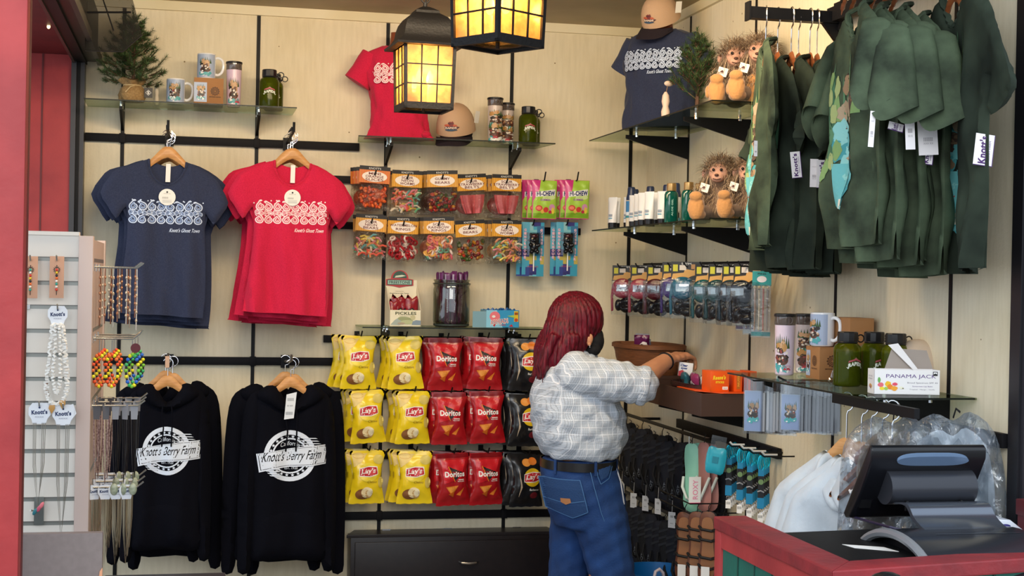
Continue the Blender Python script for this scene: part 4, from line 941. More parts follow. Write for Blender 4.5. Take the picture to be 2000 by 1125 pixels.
# ================================================================ SHELF GOODS (builders)
ART = [K(c, .4) for c in ('#a9b8d3', '#3f5a33', '#b88a4e', '#5f3a2c', '#8d3f38', '#e6ddd2', '#4fa6ad', '#f2f2f0', '#2e2a26', '#c9a27c')]
def raft(cx, cy, w, h, seed=1, bgm=None):
    """raft ride picture: spires, rocks, riders in a round boat, teal water"""
    r = random.Random(seed); o = []
    if bgm: o.append(P(bgm, rect(cx-w/2, cy-h/2, cx+w/2, cy+h/2)))
    for i in range(7):
        x = cx+w*(-.36+.12*i); o.append(P(ART[1], [(x-w*.07, cy+h*.12), (x, cy+h*r.uniform(.34, .47)), (x+w*.07, cy+h*.12)]))
    for i in range(6): o.append(P(r.choice((ART[2], ART[9])), blob(cx+w*r.uniform(-.3, .3), cy+h*r.uniform(.08, .28), w*.13, h*.08, r)))
    for i in range(9): o.append(P(r.choice((ART[3], ART[8])), blob(cx+w*r.uniform(-.32, .32), cy+h*r.uniform(-.12, .1), w*.13, h*.06, r)))
    o.append(P(ART[3], ell(cx, cy-h*.14, w*.36, h*.12, 18))); o.append(P(ART[8], ell(cx, cy-h*.12, w*.26, h*.07, 16)))
    for i in range(9): o.append(P(r.choice((ART[4], ART[5], ART[9], ART[5])), blob(cx+w*r.uniform(-.3, .3), cy+h*r.uniform(-.14, .08), w*.06, h*.035, r, 8)))
    for i in range(7): o.append(P(r.choice((ART[6], ART[6], ART[7])), blob(cx+w*(-.34+.11*i), cy-h*r.uniform(.26, .36), w*.10, h*.07, r)))
    for i in range(4): o.append(P(r.choice((ART[7], ART[6])), blob(cx+w*r.uniform(-.28, .28), cy-h*r.uniform(.2, .42), w*.07, h*.03, r, 8)))
    return o
CER = mat('white_ceramic', '#eceef2', .12, spec=.6, coat=.4)
def mug(label, loc, rz, sc=1, seed=1, group='raft picture mugs'):
    t = thing('mug', label, 'mug', loc, rz, group); r = .041; h = .115
    MB().lathe([(0, 0), (.033, 0), (.038, .003), (r, .012), (r, h-.003), (r-.001, h), (r-.004, h), (r-.0045, .012), (0, .008)], CER, 40).out('cup', t, 40)
    pts = [(r-.004, 0, .095), (r+.012, 0, .099), (r+.030, 0, .088), (r+.034, 0, .062), (r+.028, 0, .036), (r+.012, 0, .022), (r-.004, 0, .024)]
    p = [Vector(a) for a in cr(pts, 5, False)]; MB().tube(p, .0062, CER, 10).out('handle', t)
    decal('printed_picture', [P(ART[0], rect(-.07, .006, .045, .110))]+raft(-.006, .055, .066, .105, seed)+raft(-.062, .055, .0, .0, seed)[:0], fcyl(r), t, .012, .0004, .00004)
    t.scale = (sc,)*3; return t
KRAFT = mat('kraft_card', '#a9794c', .75, col2='#9c6d42', nscale=6)
def mugbox(label, loc, rz, w=.115, d=.115, h=.112, art=True, side=False):
    t = thing('cardboard_box', label, 'box', loc, rz, 'brown cardboard mug boxes'); MB().bb((-w/2, -d/2, 0), (w/2, d/2, h), KRAFT).out('carton', t, bevel=.001)
    MB().bb((-w/2+.001, -d/2-.0003, h-.006), (w/2-.001, d/2, h+.0004), KRAFT).out('lid_flap', t)
    BR = K('#4a3020'); sh = []
    if art: sh += [P(ART[0], rect(-w/2, .012, -.008, .10))]+raft(-.034, .056, .046, .085, 5)
    x = .028 if art else 0
    for k, rr in enumerate((.017, .012, .007)): sh.append(ring(BR, x, .062, rr, rr, .0025, 18))
    for i in range(12): a = 2*PI*i/12; sh.append(P(BR, ell(x+.0185*math.cos(a), .062+.0185*math.sin(a), .0022, n=6)))
    sh.append(text(BR, 'RECYCLED CARTON', x, .036, .05, .004, bold=.05))
    decal('carton_print', sh, fplane(-d/2), t, .3, .0006, .00004); return t
LIDG = clear('tumbler_clear', '#cfc9c4', .12, .08, body='#8a7d78', bodyfac=.35)
def tumbler(label, loc, rz, base='#d9bfd4', seed=3, sc=1, full=False):
    t = thing('travel_tumbler', label, 'tumbler', loc, rz, 'tall picture tumblers'); r = .034; h = .205
    BM = K(base, .25); MB().lathe([(0, 0), (.028, 0), (.031, .004), (r, h*.82), (r, h*.82+.001), (0, h*.82+.001)], BM, 32).out('cup', t)
    MB().lathe([(r, h*.82), (r+.0012, h*.83), (r+.0012, h*.965), (r, h*.967), (r-.003, h*.83)], LIDG, 32).out('clear_collar', t)
    MB().lathe([(0, h*.83), (r-.005, h*.83), (r-.005, h*.955), (0, h*.955)], K('#5a4c47', .4), 24).out('inner_wall', t)
    MB().lathe([(0, h*.958), (r+.003, h*.958), (r+.004, h*.972), (r+.003, h), (r-.002, h+.002), (0, h+.001)], K('#1b1a1d', .35), 32).bb((-.012, -r-.009, h*.975), (.012, -r, h*.992), K('#1b1a1d', .35)).out('lid', t)
    MB().tube([(.012*math.cos(a), -r-.002, h*.9+.012*math.sin(a)) for a in [2*PI*i/16 for i in range(16)]], .0015, K('#6b615c'), 5, closed=True).out('collar_ring', t)
    f = lambda U, V, l: np.stack([(.031+(r-.031)*V/(h*.82)+l)*np.cos(-PI/2+U/r), (.031+(r-.031)*V/(h*.82)+l)*np.sin(-PI/2+U/r), V], 1)
    sh = raft(-.022 if not full else 0, .072, .062 if not full else .085, .15, seed)
    if full: sh = raft(0, .11, .09, .10, seed+1)+raft(0, .05, .09, .11, seed)
    sh += [text(K('#b83a4a'), 'KNOTTS', -.004, .030, .026, .006), P(K('#b83a4a'), [(-.018, .018), (.010, .018), (.004, .026), (-.012, .026)])]
    decal('printed_picture', sh, f, t, .012, .0006, .00004)
    if full: decal('collar_print', [text(K('#3a2b24'), 'BARREL', .004, h*.90, .034, .009, bold=.03)], fcyl(r+.0014), t, .012, .0004)
    t.scale = (sc,)*3; return t
OLV = mat('olive_bottle', '#76841a', .08, trans=.8, spec=.6, ior=1.2); OLD = mat('olive_inner_shade', '#3b4a12', .2, trans=.5)
def bottle(label, loc, rz, sc=1):
    t = thing('water_bottle', label, 'bottle', loc, rz, 'green plastic water bottles'); r = .045
    MB().lathe([(0, 0), (.040, 0), (.0445, .005), (r, .012), (r, .118), (.042, .130), (.034, .138), (.028, .141), (.028, .150), (0, .150)], OLV, 36).out('body', t, 50)
    MB().lathe([(0, .004), (.037, .006), (.041, .014), (.041, .112), (0, .114)], OLD, 24).out('inner_shadow', t)  # dark olive core stands in for the shade inside the bottle
    MB().lathe([(.033, .146), (.0335, .150), (.0335, .174), (.031, .177), (0, .177)], K('#17171a', .35), 12).out('lid', t, 20)
    s = MB().tube([(.03*math.cos(a), .03*math.sin(a), .143) for a in [2*PI*i/24 for i in range(24)]], .0035, K('#17171a', .4), 6, closed=True); s.tube([(.03, 0, .143), (.038, 0, .150), (.041, 0, .158)], .004, K('#17171a', .4))
    s.out('neck_strap', t)
    MB().tube([(.052+.013*math.cos(a), 0, .155+.012*math.sin(a)) for a in [2*PI*i/20 for i in range(20)]], .0024, K('#17171a', .4), 6, closed=True).out('carry_loop', t)
    PW = K('#d8dcd0', .4); PR = K('#b0505a', .4)
    sh = [P(K('#8a6a5a'), [(-.010, .086), (0, .096), (.012, .086)]), P(PR, [(-.026, .078), (.0, .086), (.026, .078), (.024, .084), (0, .092), (-.024, .084)]), text(PW, 'RAPIDS', 0, .068, .052, .013, bold=.08, arc=.007), P(PW, [(-.032, .064), (-.022, .062), (-.026, .058)]), P(PW, [(.032, .064), (.022, .062), (.026, .058)])]
    decal('logo_print', sh, fcyl(r), t, .01, .0005, .0001); t.scale = (sc,)*3; return t
TAN = mat('tan_twill', '#c2a183', .9, bump=.15, bscale=250); TANL = mat('cap_light', '#cdb9a3', .9, bump=.15, bscale=250); BRN = mat('brown_twill', '#1f1620', .85, bump=.1, bscale=250)
def cap(label, loc, rz, rx=0, ry=0, col=TAN):
    """crown centred over origin, brim to -y"""
    t = thing('baseball_cap', label, 'cap', loc, rz, 'tan caps with dark brim', rx=rx, ry=ry)
    rings = []; 
    for i in range(11):
        a = i/10*PI/2; s = math.cos(a)**.8 if i < 10 else 0.0; z = .118*math.sin(a)
        rings.append([(.083*s*math.cos(b), .098*s*math.sin(b)-.0*(1-s), z+.006*max(0, -math.sin(b))*s) for b in [2*PI*k/36 for k in range(36)]])
    MB().loft(rings, col, cap=False).out('crown', t, 60, fix=False)
    top = []; N = 14
    for i in range(N+1):
        u = -1+2*i/N; yb = -.098*math.sqrt(max(0, 1-(u*.9)**2))*.99; yt = yb-.075*math.sqrt(max(0, 1-u**4)); x = u*.078; z = -.016*abs(u)**2
        top.append([(x, yb, .006+z), (x, (yb+yt)/2, .002+z*1.2), (x, yt, -.006+z*1.3), (x, yt, -.009+z*1.3), (x, (yb+yt)/2, -.002+z*1.2), (x, yb, .002+z)])
    MB().loft(top, BRN).out('brim', t)
    MB().ell((0, 0, .119), (.007, .007, .004), col, 10, 6).out('button', t)
    f = lambda U, V, l: np.stack([(.085+l)*np.sin(U/.085)*np.cos(V/.118*.95), -(.100+l)*np.cos(U/.085)*np.cos(V/.118*.95), .118*np.sin(V/.118)+0*U], 1)
    r = random.Random(3); sh = [P(K('#b5563a'), blob(0, .054, .030, .008, r)), P(K('#7a2f30'), blob(0, .064, .012, .012, r)), P(K('#4a2a34'), blob(0, .045, .032, .007, r)), text(K('#e6d5c2'), 'RAPIDS', 0, .045, .05, .008, bold=.05), P(K('#34506a'), blob(0, .036, .026, .004, r)), text(K('#3a2630'), 'Bigfoot', 0, .064, .03, .007, bold=.04)]
    decal('stitched_logo', sh, f, t, .008, .002, .0002)
    tg = K('#eceae4'); b = MB().box((.090, .02, .055), (.03, .001, .05), tg, rz=1.1, ry=.35); b.out('white_tag', t, 0)
    return t
# ---- pine
NDL = [mat('needle_%d' % i, c, .7) for i, c in enumerate(('#37502a', '#4a6634', '#2b4022'))]; BARK = mat('bark', '#5a4030', .8)
def pine(label, loc, rz, H, W, seed, nb=26, burlap=True, upright=0):
    t = thing('artificial_pine', label, 'tree', loc, rz, None); r = random.Random(seed); b = MB(); st = MB()
    st.tube([(0, 0, .0), (.006, 0, H*.5), (0, .003, H*.97)], [.009, .006, .002], BARK, 6)
    def twig(p, d, L, wd):
        n = max(4, int(L/.0075)); q = Vector(p); dd = Vector(d).normalized()
        pts = [q.copy()]
        for i in range(n):
            dd = (dd+Vector((r.uniform(-.08, .08), r.uniform(-.08, .08), .03))).normalized(); q = q+dd*(L/n); pts.append(q.copy())
            for k in range(11):
                a = Vector((r.uniform(-1, 1), r.uniform(-1, 1), r.uniform(-1, 1))).normalized(); e = (a-dd*a.dot(dd)).normalized(); tip = q+e*wd+dd*wd*.9
                s = dd.cross(e)*.0011; b.add([q+s, q-s, tip], [(0, 1, 2)], r.choice(NDL))
        st.tube(pts, [.0028*(1-.7*i/len(pts)) for i in range(len(pts))], BARK, 4)
    for i in range(nb):
        f = i/(nb-1); z = H*(.16+.74*f); L = W*(1-f)**.8*r.uniform(.75, 1.1)+.03; a = i*2.4+r.uniform(-.3, .3); up = .15+.5*f+upright
        d = Vector((math.cos(a), math.sin(a), up)).normalized(); twig((0, 0, z), d, L, .021)
        if L > .06:
            for k in (.4, .65):
                for s in (-1, 1):
                    d2 = Vector((math.cos(a+s*.8), math.sin(a+s*.8), up)).normalized(); twig(Vector((0, 0, z))+d*L*k, d2, L*(.85-k)*.9, .015)
    twig((0, 0, H*.85), (0, 0, 1), H*.18, .016)
    st.out('trunk', t, 0, fix=False); b.out('needles', t, 0, fix=False)
    if burlap:
        BU = mat('burlap', '#a98a5c', .95, col2='#8f7148', nscale=120, bump=.5, bscale=180)
        rings = []
        for z, rr in ((0, .05), (.004, .056), (.03, .060), (.055, .054), (.068, .040), (.074, .036), (.085, .046), (.098, .060)):
            rings.append([((rr*(1+.07*math.sin(5*a+z*60)+.04*math.sin(11*a)))*math.cos(a), (rr*(1+.07*math.sin(5*a+z*60)))*math.sin(a), z+.008*math.sin(4*a)*(z > .08)) for a in [2*PI*k/36 for k in range(36)]])
        MB().loft(rings, BU).out('burlap_wrap', t, 60); MB().tube([(.039*math.cos(a), .039*math.sin(a), .072) for a in [2*PI*k/24 for k in range(24)]], .003, K('#c9b184'), 5, closed=True).tube([(.0, -.04, .072), (-.03, -.055, .06), (-.05, -.05, .035)], .0025, K('#c9b184'), 5).out('twine', t)
    return t
# ---- torso forms wearing tees
SKINB = mat('torso_form_brown', '#7d4026', .3, spec=.5)
def torso(kind, label, loc, rz, H=.50, knot=True):
    m, c1, c2 = (NAVY, NAVYP2, NAVYP2) if kind == 'navy' else (REDT, REDP2, REDP2)
    root = thing('torso_form', 'brown display torso under the %s' % label, 'mannequin', loc, rz, 'brown torso forms'); t = thing('displayed_tee', label, 't-shirt', loc, rz)
    zs = np.array([0, .06, .14, .22, .30, .36, .40, .425, .44]); A_ = np.array([.150, .135, .126, .140, .158, .168, .160, .115, .068]); Bq = np.array([.085, .080, .080, .098, .105, .088, .070, .055, .046])
    if kind == 'navy': A_ = np.array([.185, .178, .168, .168, .176, .178, .165, .118, .070]); 
    aw = lambda z: np.interp(z, zs, A_); bw = lambda z: np.interp(z, zs, Bq)
    r = random.Random(4); n = 48
    def pt(a, z):
        A = float(aw(z)); B = float(bw(z)); w = .004*math.sin(a*7+z*30)+.003*math.sin(a*13-z*22)
        if z < .16 and kind == 'red': w += .006*math.sin(a*9+z*60)*(1-z/.16)
        s = 1+w/.1; return (A*s*math.copysign(abs(math.cos(a))**.85, math.cos(a)), B*s*math.copysign(abs(math.sin(a))**.85, math.sin(a)), z)
    rings = [[pt(2*PI*k/n, z) for k in range(n)] for z in np.linspace(0, .432, 28)]
    MB().loft(rings, m).out('shirt_body', t, 60)
    for s in (-1, 1):
        b = MB(); rr = []
        for f, R1, R2 in ((0, .060, .055), (.25, .062, .055), (.6, .060, .050), (1, .066, .050)):
            c = Vector((s*(.125+.075*f), .0, .385-.125*f)); ax = Vector((s*.52, 0, -.85)).normalized(); e1 = Vector((.85*s, 0, .52)).normalized()
            rr.append([c+e1*R1*math.cos(a)+Vector((0, 1, 0))*R2*math.sin(a)*1.0 for a in [2*PI*k/24 for k in range(24)]])
        b.loft(rr, m); b.out('sleeve', t, 60)
    MB().tube([(.068*math.cos(a), .046*math.sin(a)-.004-.016*max(0, -math.sin(a)), .434-.022*max(0, -math.sin(a))) for a in [2*PI*k/30 for k in range(30)]], .006, m, 6, closed=True).out('collar', t)
    if kind == 'red': MB().ell((.125, -.07, .02), (.022, .02, .018), m).loft([[(.12, -.075, .02), (.13, -.08, .02), (.13, -.07, .02)], [(.13, -.09, -.0), (.16, -.09, .004), (.15, -.075, .004)]], m).out('side_knot', t)
    MB().lathe([(.10, .002), (.10, .30), (.12, .36), (.10, .41), (.056, .428), (.050, .45), (.047, .48), (.046, H), (0, H)], SKINB, 32, sy=.62).out('torso_and_neck', root, 60)
    f = lambda U, V, l: np.stack([U, -(bw(V)*(1-np.clip(np.abs(U)/aw(V), 0, .999)**2.35)**(1/2.35))*1.06-.005-l, V], 1)
    k = 1.0
    sh = pais_shapes(-.125 if kind == 'red' else -.145, .125 if kind == 'red' else .145, .25, .335, c1, c2, m, 5)+[text(c2, "Knott's Ghost Town", .05, .238, .115, .016, shear=.3, bold=.02)]
    decal('paisley_print', sh, f, t, .012, .003, .0003, cyc=7); return t
# ================================================================ UPPER LEFT SHELF
Z1 = SH1+.0005
p = at(258, 192, -.215); pine('small artificial pine in burlap on the upper left shelf', (p.x, -.215, Z1), .4, .41, .165, 3, 40)
p = at(290, 192, -.2); tg = MB().box((p.x, -.235, Z1+.042), (.036, .002, .044), K('#3a3a3c'), rz=.05); o = tg.out('square_tag'); tag(o, 'small dark square tag with a white letter beside the burlap', 'tag')
decal('letter_print', [ring(WHITE, 0, 0, .013, .013, .002, 4, rot=0), text(WHITE, 'S', 0, 0, .010, .014, bold=.04)], lambda U, V, l: np.stack([p.x+U, np.full_like(U, -.2362)-l, Z1+.042+V], 1), o, .1)
p = at(306, 192, -.13); t = thing('wooden_ornament', 'whitewashed wooden ornament leaning behind the burlap, left shelf', 'ornament', (p.x, -.13, Z1)); MB().lathe([(0, 0), (.010, 0), (.012, .03), (.008, .045), (.011, .06), (.009, .085), (0, .09)], K('#cfc4b0'), 12).out('figure', t); MB().tube([(0, 0, .088), (0, 0, .10)], .0015, K('#8a6a4a'), 5).out('loop', t)
p = at(343, 198, -.18); mug('raft mug standing directly on the upper left shelf', (p.x, -.18, Z1), 0, 1, 2)
p = at(407, 200, -.18); mugbox('brown mug box on the upper left shelf, under a mug', (p.x, -.18, Z1), 0, w=.130, h=.120)
q = at(403, 150, -.18); mug('raft mug on top of the brown box, upper left shelf', (q.x, -.18, Z1+.1205), 0, 1, 3)
p = at(456, 202, -.18); tumbler('pink tumbler beside the brown box on the upper left shelf', (p.x, -.18, Z1), math.radians(35), sc=1.0)
p = at(527, 205, -.19); bottle('green bottle in front on the upper left shelf', (p.x-.004, -.19, Z1), 0, 1.0)
bottle('green bottle half hidden behind another, upper left shelf', (p.x+.022, -.092, Z1), 0, .97)
# ================================================================ SECOND SHELF
Z2 = SH2+.0005
p = at(779, 267, -.15); torso('red', 'red paisley tee on torso form behind the lantern', (p.x-.0, -.15, Z2), math.radians(-6))
p = at(893, 271, -.185); c = cap('tan cap with dark brim beside the red tee torso', (p.x, -.15, Z2+.052), math.radians(-22), rx=math.radians(24), col=TAN); c.scale = (1.12,)*3
MB().lathe([(.06, -.045), (.075, .0), (.06, .03), (0, .04)], BRN, 20).out('dark_lining', c)
p = at(966, 272, -.19); tumbler('front brown picture tumbler, second shelf', (p.x, -.19, Z2), 0, '#cbbdb8', 6, 1.03, True)
p = at(991, 273, -.12); tumbler('brown picture tumbler behind the front one, second shelf', (p.x, -.105, Z2), 0, '#cbbdb8', 8, .97, True)
p = at(1031, 275, -.19); bottle('green bottle in front at the right end of second shelf', (p.x, -.19, Z2), 0, 1)
bottle('green bottle behind another at the right end of second shelf', (p.x+.036, -.10, Z2), 0, .97)
# ================================================================ RIGHT LOWER SHELF (z SR3)
Z4 = SR3+.0005
def onz(px, py, z, d=0): v = atz(px, py, z); return (v.x, v.y, z)
p = atz(1518, 733, Z4); tumbler('tall pink tumbler, nearest the left end of lower right shelf', (p.x+.034, p.y+.02, Z4), math.radians(-2), '#dccbdc', 11, 1.03)
p = atz(1560, 728, Z4); tumbler('brown picture tumbler between the pink tumbler and box', (p.x+.03, p.y+.02, Z4), math.radians(-10), '#c7bcc0', 12, 1.02, True)
p = atz(1600, 742, Z4); bx0 = (p.x+.045, p.y+.055); t = mugbox('brown mug box beneath the big white mug, lower right shelf', (bx0[0], bx0[1], Z4), 0, h=.108, w=.09, d=.11, art=False)
decal('side_print', [P(ART[0], rect(-.050, .010, -.018, .095))]+raft(-.034, .052, .030, .08, 5)+[ring(K('#4a3020'), .018, .062, .017-.005*k, .017-.005*k, .0025, 18) for k in range(3)]+[text(K('#4a3020'), 'RECYCLED', .018, .036, .04, .004, bold=.05)], fleft(-.045), t, .3, .0008, .00004)
mug('large white mug on the brown box, lower right shelf', (p.x+.030, p.y+.05, Z4+.1088), math.radians(-62), .98, 7)
p = atx(1706, 690, XC-.02); mugbox('big plain brown carton against the wall behind the mug', (p.x-.0425, p.y+.064, Z4), 0, w=.085, d=.128, h=.208, art=False)
for px, X, lb in ((1654, XC-.20, 'green bottle nearest the left, front of the green bottles on lower right shelf'), (1706, XC-.10, 'green bottle in the middle, beside the mug carton'), (1748, XC-.085, 'green bottle behind the white carton, by the cap')):
    p = atx(px, 740, X); bottle(lb, (X, p.y, Z4), math.radians(12), .96)
p = atz(1800, 765, Z4); cc = cap('tan cap lying open behind the white lip balm carton', (p.x+.05, p.y+.13, Z4+.022), math.radians(-62), rx=math.radians(-8), ry=math.radians(8), col=TANL); cc.scale = (1.05, 1.05, 1.1)
p = atz(1768, 771, Z4); t = thing('counter_carton', 'open white lip balm carton with fruit artwork and purple lettering', 'box', (p.x+.012, p.y+.035, Z4), math.radians(-9)); w, d, h = .195, .062, .072
WC = K('#f3f1f2', .4)
MB().bb((-w/2, -d/2, 0), (w/2, -d/2+.0015, h), WC).bb((-w/2, d/2-.0015, 0), (w/2, d/2, h), WC).bb((-w/2, -d/2, 0), (-w/2+.0015, d/2, h), WC).bb((w/2-.0015, -d/2, 0), (w/2, d/2, h), WC).bb((-w/2, -d/2, 0), (w/2, d/2, .0015), WC).out('tray', t, 0)
MB().prism([(-w/2+.05, h), (w/2, h), (w/2-.02, h+.055), (-w/2+.07, h+.060)], d/2-.001, d/2, mat('box_grey', '#a59a92'), 'y').prism([(w/2-.06, h-.005), (w/2-.045, h-.005), (w/2-.11, h+.075), (w/2-.14, h+.07)], d/2-.012, d/2-.011, WC, 'y').out('raised_flap', t, 0)
PUL = K('#5f3c86'); GR = K('#8a8794')
sh = [text(PUL, 'PANAMA JACK', .012, .052, .148, .014, bold=.0), text(GR, 'Broad Spectrum SPF 45', .046, .034, .09, .006), text(PUL, 'Sunscreen Lip Balm', .046, .024, .06, .0045), text(GR, 'Tropical - Mango - Vanilla', .045, .015, .075, .004)]
r = random.Random(9)
for c, x, y, a, b in (('#e8707a', -.078, .028, .009, .007), ('#f3c22a', -.056, .030, .009, .009), ('#f08a2a', -.05, .022, .009, .008), ('#e8536a', -.036, .030, .008, .005), ('#f5df3c', -.074, .017, .008, .005), ('#a9cf5a', -.062, .017, .006, .005), ('#f4a836', -.038, .018, .010, .007), ('#6fae5a', -.083, .042, .004, .008), ('#f2f0da', -.018, .02, .006, .004), ('#8f8a6a', -.012, .018, .003, .002)): sh.append(P(K(c), blob(x, y, a, b, r, 12, .12)))
sh += [P(INK, [(.076, .056), (.090, .056), (.090, .068), (.076, .068)]), P(WC, [(.078, .060), (.083, .063), (.088, .060), (.088, .066), (.078, .066)])]
decal('carton_print', sh, fplane(-d/2), t, .3, .0004, .0001)
decal('side_print', [P(K('#d8a05a'), blob(0, .022, .012, .007, r)), P(K('#7a5a9a'), blob(-.004, .02, .004, .004, r)), text(GR, 'SUN CARE', 0, .052, .035, .004), text(GR, 'LIP BALM', 0, .044, .035, .004)], fleft(-w/2), t, .3)
p = atz(1621, 752, Z4); t = thing('clear_clip', 'tiny clear plastic piece beside the nearest green bottle', 'clip', (p.x+.01, p.y+.01, Z4)); MB().tube([(.010*math.cos(a), 0, .012+.010*math.sin(a)) for a in [2*PI*i/12 for i in range(12)]], .003, clear('clip_clear', '#ffffff', .2, .05), 6, closed=True).tube([(0, 0, .022), (.004, 0, .045)], [.004, .002], clear('clip_clear', '#ffffff', .2, .05), 6).out('clip_body', t)
# ================================================================ HIGHEST RIGHT SHELF: torso, cap, pine, plush
Z5 = SR1+.0005; Z6 = SR2+.0005
p = atz(1290, 262, Z5)
tx, ty = -.095, -.76
torso('navy', 'navy paisley tee on torso form, in the top right corner', (tx, ty, Z5), math.radians(-48), H=.47)
cap('tan cap perched on the neck of the navy tee torso', (tx-.015, ty-.03, Z5+.475), math.radians(-50), rx=math.radians(34), ry=math.radians(6), col=TAN)
p = atz(1385, 208, Z5); pine('bushy artificial pine between the navy tee and plush monkeys', (XC-.21, -1.32, Z5), 0, .34, .15, 9, 26, False, .5)
t = thing('wooden_ornament', 'pale pink wooden ornament hanging at the left of the right-hand pine', 'ornament', (XC-.31, -1.22, Z5+.002)); MB().lathe([(0, 0), (.017, 0), (.018, .02), (.012, .04), (.017, .06), (.014, .085), (.005, .10), (0, .10)], K('#d8bfae'), 12).ell((.012, 0, .135), (.020, .010, .012), K('#d8bfae')).out('figure', t); MB().tube([(0, 0, .09), (.008, 0, .13)], .0015, K('#8a6a4a'), 5).out('loop', t)
FUR = mat('taupe_fur', '#8d7460', .9, col2='#7a6250', nscale=30, sheen=.3); FURS = [mat('fur_strand_%d' % i, c, .7) for i, c in enumerate(('#9b8368', '#b39c82', '#7f6a56'))]; PAD = mat('tan_plush', '#b9854f', .85, bump=.3, bscale=120, sheen=.4); FACE = mat('face_plush', '#c99a84', .85, bump=.2, bscale=120)
def plush(label, loc, rz, seed):
    """sitting long-haired ape toy facing -y"""
    t = thing('plush_toy', label, 'plush toy', loc, rz, 'long haired plush apes')
    def bld(b, m):
        b.ell((0, .01, .075), (.062, .055, .075), m); b.ell((0, 0, .165), (.055, .052, .055), m)
        for s in (-1, 1): capsule(b, (s*.045, 0, .125), (s*.085, -.05, .06), .020, .017, m, 8); capsule(b, (s*.035, -.02, .035), (s*.055, -.085, .032), .026, .020, m, 8)
    union('furry_body', bld, FUR, t, .006, 4)
    def feet(s): return lambda b, m: (b.ell((s*.062, -.122, .046), (.031, .024, .050), m, rot=(-.25, 0, s*-.15)), b.ell((s*.060, -.105, .020), (.031, .036, .021), m), b.ell((s*.062, -.134, .084), (.025, .016, .018), m), b.ell((s*.044, -.128, .060), (.009, .011, .012), m))
    for s in (-1, 1):
        union('foot', feet(s), PAD, t, .004, 3); union('hand', lambda b, m: (b.ell((s*.088, -.060, .052), (.017, .020, .022), m), b.ell((s*.090, -.074, .040), (.014, .014, .016), m), b.ell((s*.074, -.072, .050), (.007, .009, .012), m)), PAD, t, .004, 3)
    union('face', lambda b, m: (b.ell((0, -.038, .172), (.036, .024, .034), m), b.ell((0, -.056, .155), (.024, .020, .018), m)), FACE, t, .004, 3)
    for s in (-1, 1):
        MB().ell((s*.014, -.063, .182), .0055, K('#141012', .15), 10, 8).out('eye', t); MB().ell((s*.056, -.004, .172), (.010, .007, .016), FACE).out('ear', t)
    MB().ell((0, -.076, .162), (.008, .006, .005), K('#4a2c24', .4)).tube([(-.014, -.071, .150), (0, -.075, .146), (.014, -.071, .150)], .0016, K('#4a2c24'), 5).out('nose_and_mouth', t)
    r = random.Random(seed); b = MB()
    for i in range(3200):
        k = r.random()
        if k < .5: c = Vector((0, 0, .170)); R = (.055, .052, .055)
        elif k < .85: c = Vector((0, .01, .08)); R = (.062, .055, .072)
        else: s = r.choice((-1, 1)); c = Vector((s*.065, -.03, .095)); R = (.026, .03, .04)
        a = r.uniform(0, 2*PI); u = r.uniform(-1, 1); q = math.sqrt(1-u*u); d = Vector((q*math.cos(a), q*math.sin(a), u))
        if k < .5 and d.y < -.75 and abs(d.x) < .5 and d.z < .35: continue
        if u < -.5: continue
        base = c+Vector((d.x*R[0], d.y*R[1], d.z*R[2])); L = r.uniform(.03, .058) if k < .5 else r.uniform(.02, .04)
        dirn = (d*.7+Vector((r.uniform(-.7, .7), r.uniform(-.5, .5), -.05 if (k < .5 and u > .1) else -.6))).normalized(); sd = dirn.cross(Vector((0, 0, 1))+d*.3)
        sd = (sd.normalized() if sd.length > .01 else Vector((1, 0, 0)))*.0013; mid = base+dirn*L*.5; tip = mid+(dirn+Vector((r.uniform(-.3, .3), r.uniform(-.3, .3), -.7))).normalized()*L*.6
        b.add([base-sd, base+sd, mid+sd*.8, mid-sd*.8, tip], [(0, 1, 2, 3), (3, 2, 4)], r.choice(FURS))
    b.out('long_fur', t, 0, fix=False, kind='stuff')
    TGW = K('#efe8dc'); tgm = MB().box((-.045, -.062, .118), (.034, .0012, .030), TGW, ry=.3, rz=-.2); o = tgm.out('paper_tag', t, 0)
    decal('tag_print', [P(K('#5a2c2a'), [(-.011, -.003), (0, .006), (.011, -.003)]), text(K('#5a2c2a'), 'RAPIDS', 0, -.006, .022, .004)], lambda U, V, l: np.stack([-.045+U*.96, np.full_like(U, -.0632)-l-U*-.2, .118+V-U*.3], 1), t, .1)
    return t
P0 = plush('plush ape in front on the middle right shelf beside the lotion bottles', (XC-.17, -1.50, Z6), math.radians(-30), 5)
for lb, (x, y, z), rz in (('plush ape nearest the hanging tees on the middle right shelf', (XC-.13, -1.72, Z6), -35), ('plush ape with tan feet beside the pine, highest right shelf', (XC-.15, -1.60, Z5), -22), ('plush ape with paper tags behind the first hanging tee, highest shelf', (XC-.11, -1.74, Z5), -28)):
    dup(P0, (x, y, z), math.radians(rz), lb, sc=1.05 if z == Z6 else 1.12)
P0.scale = (1.1,)*3
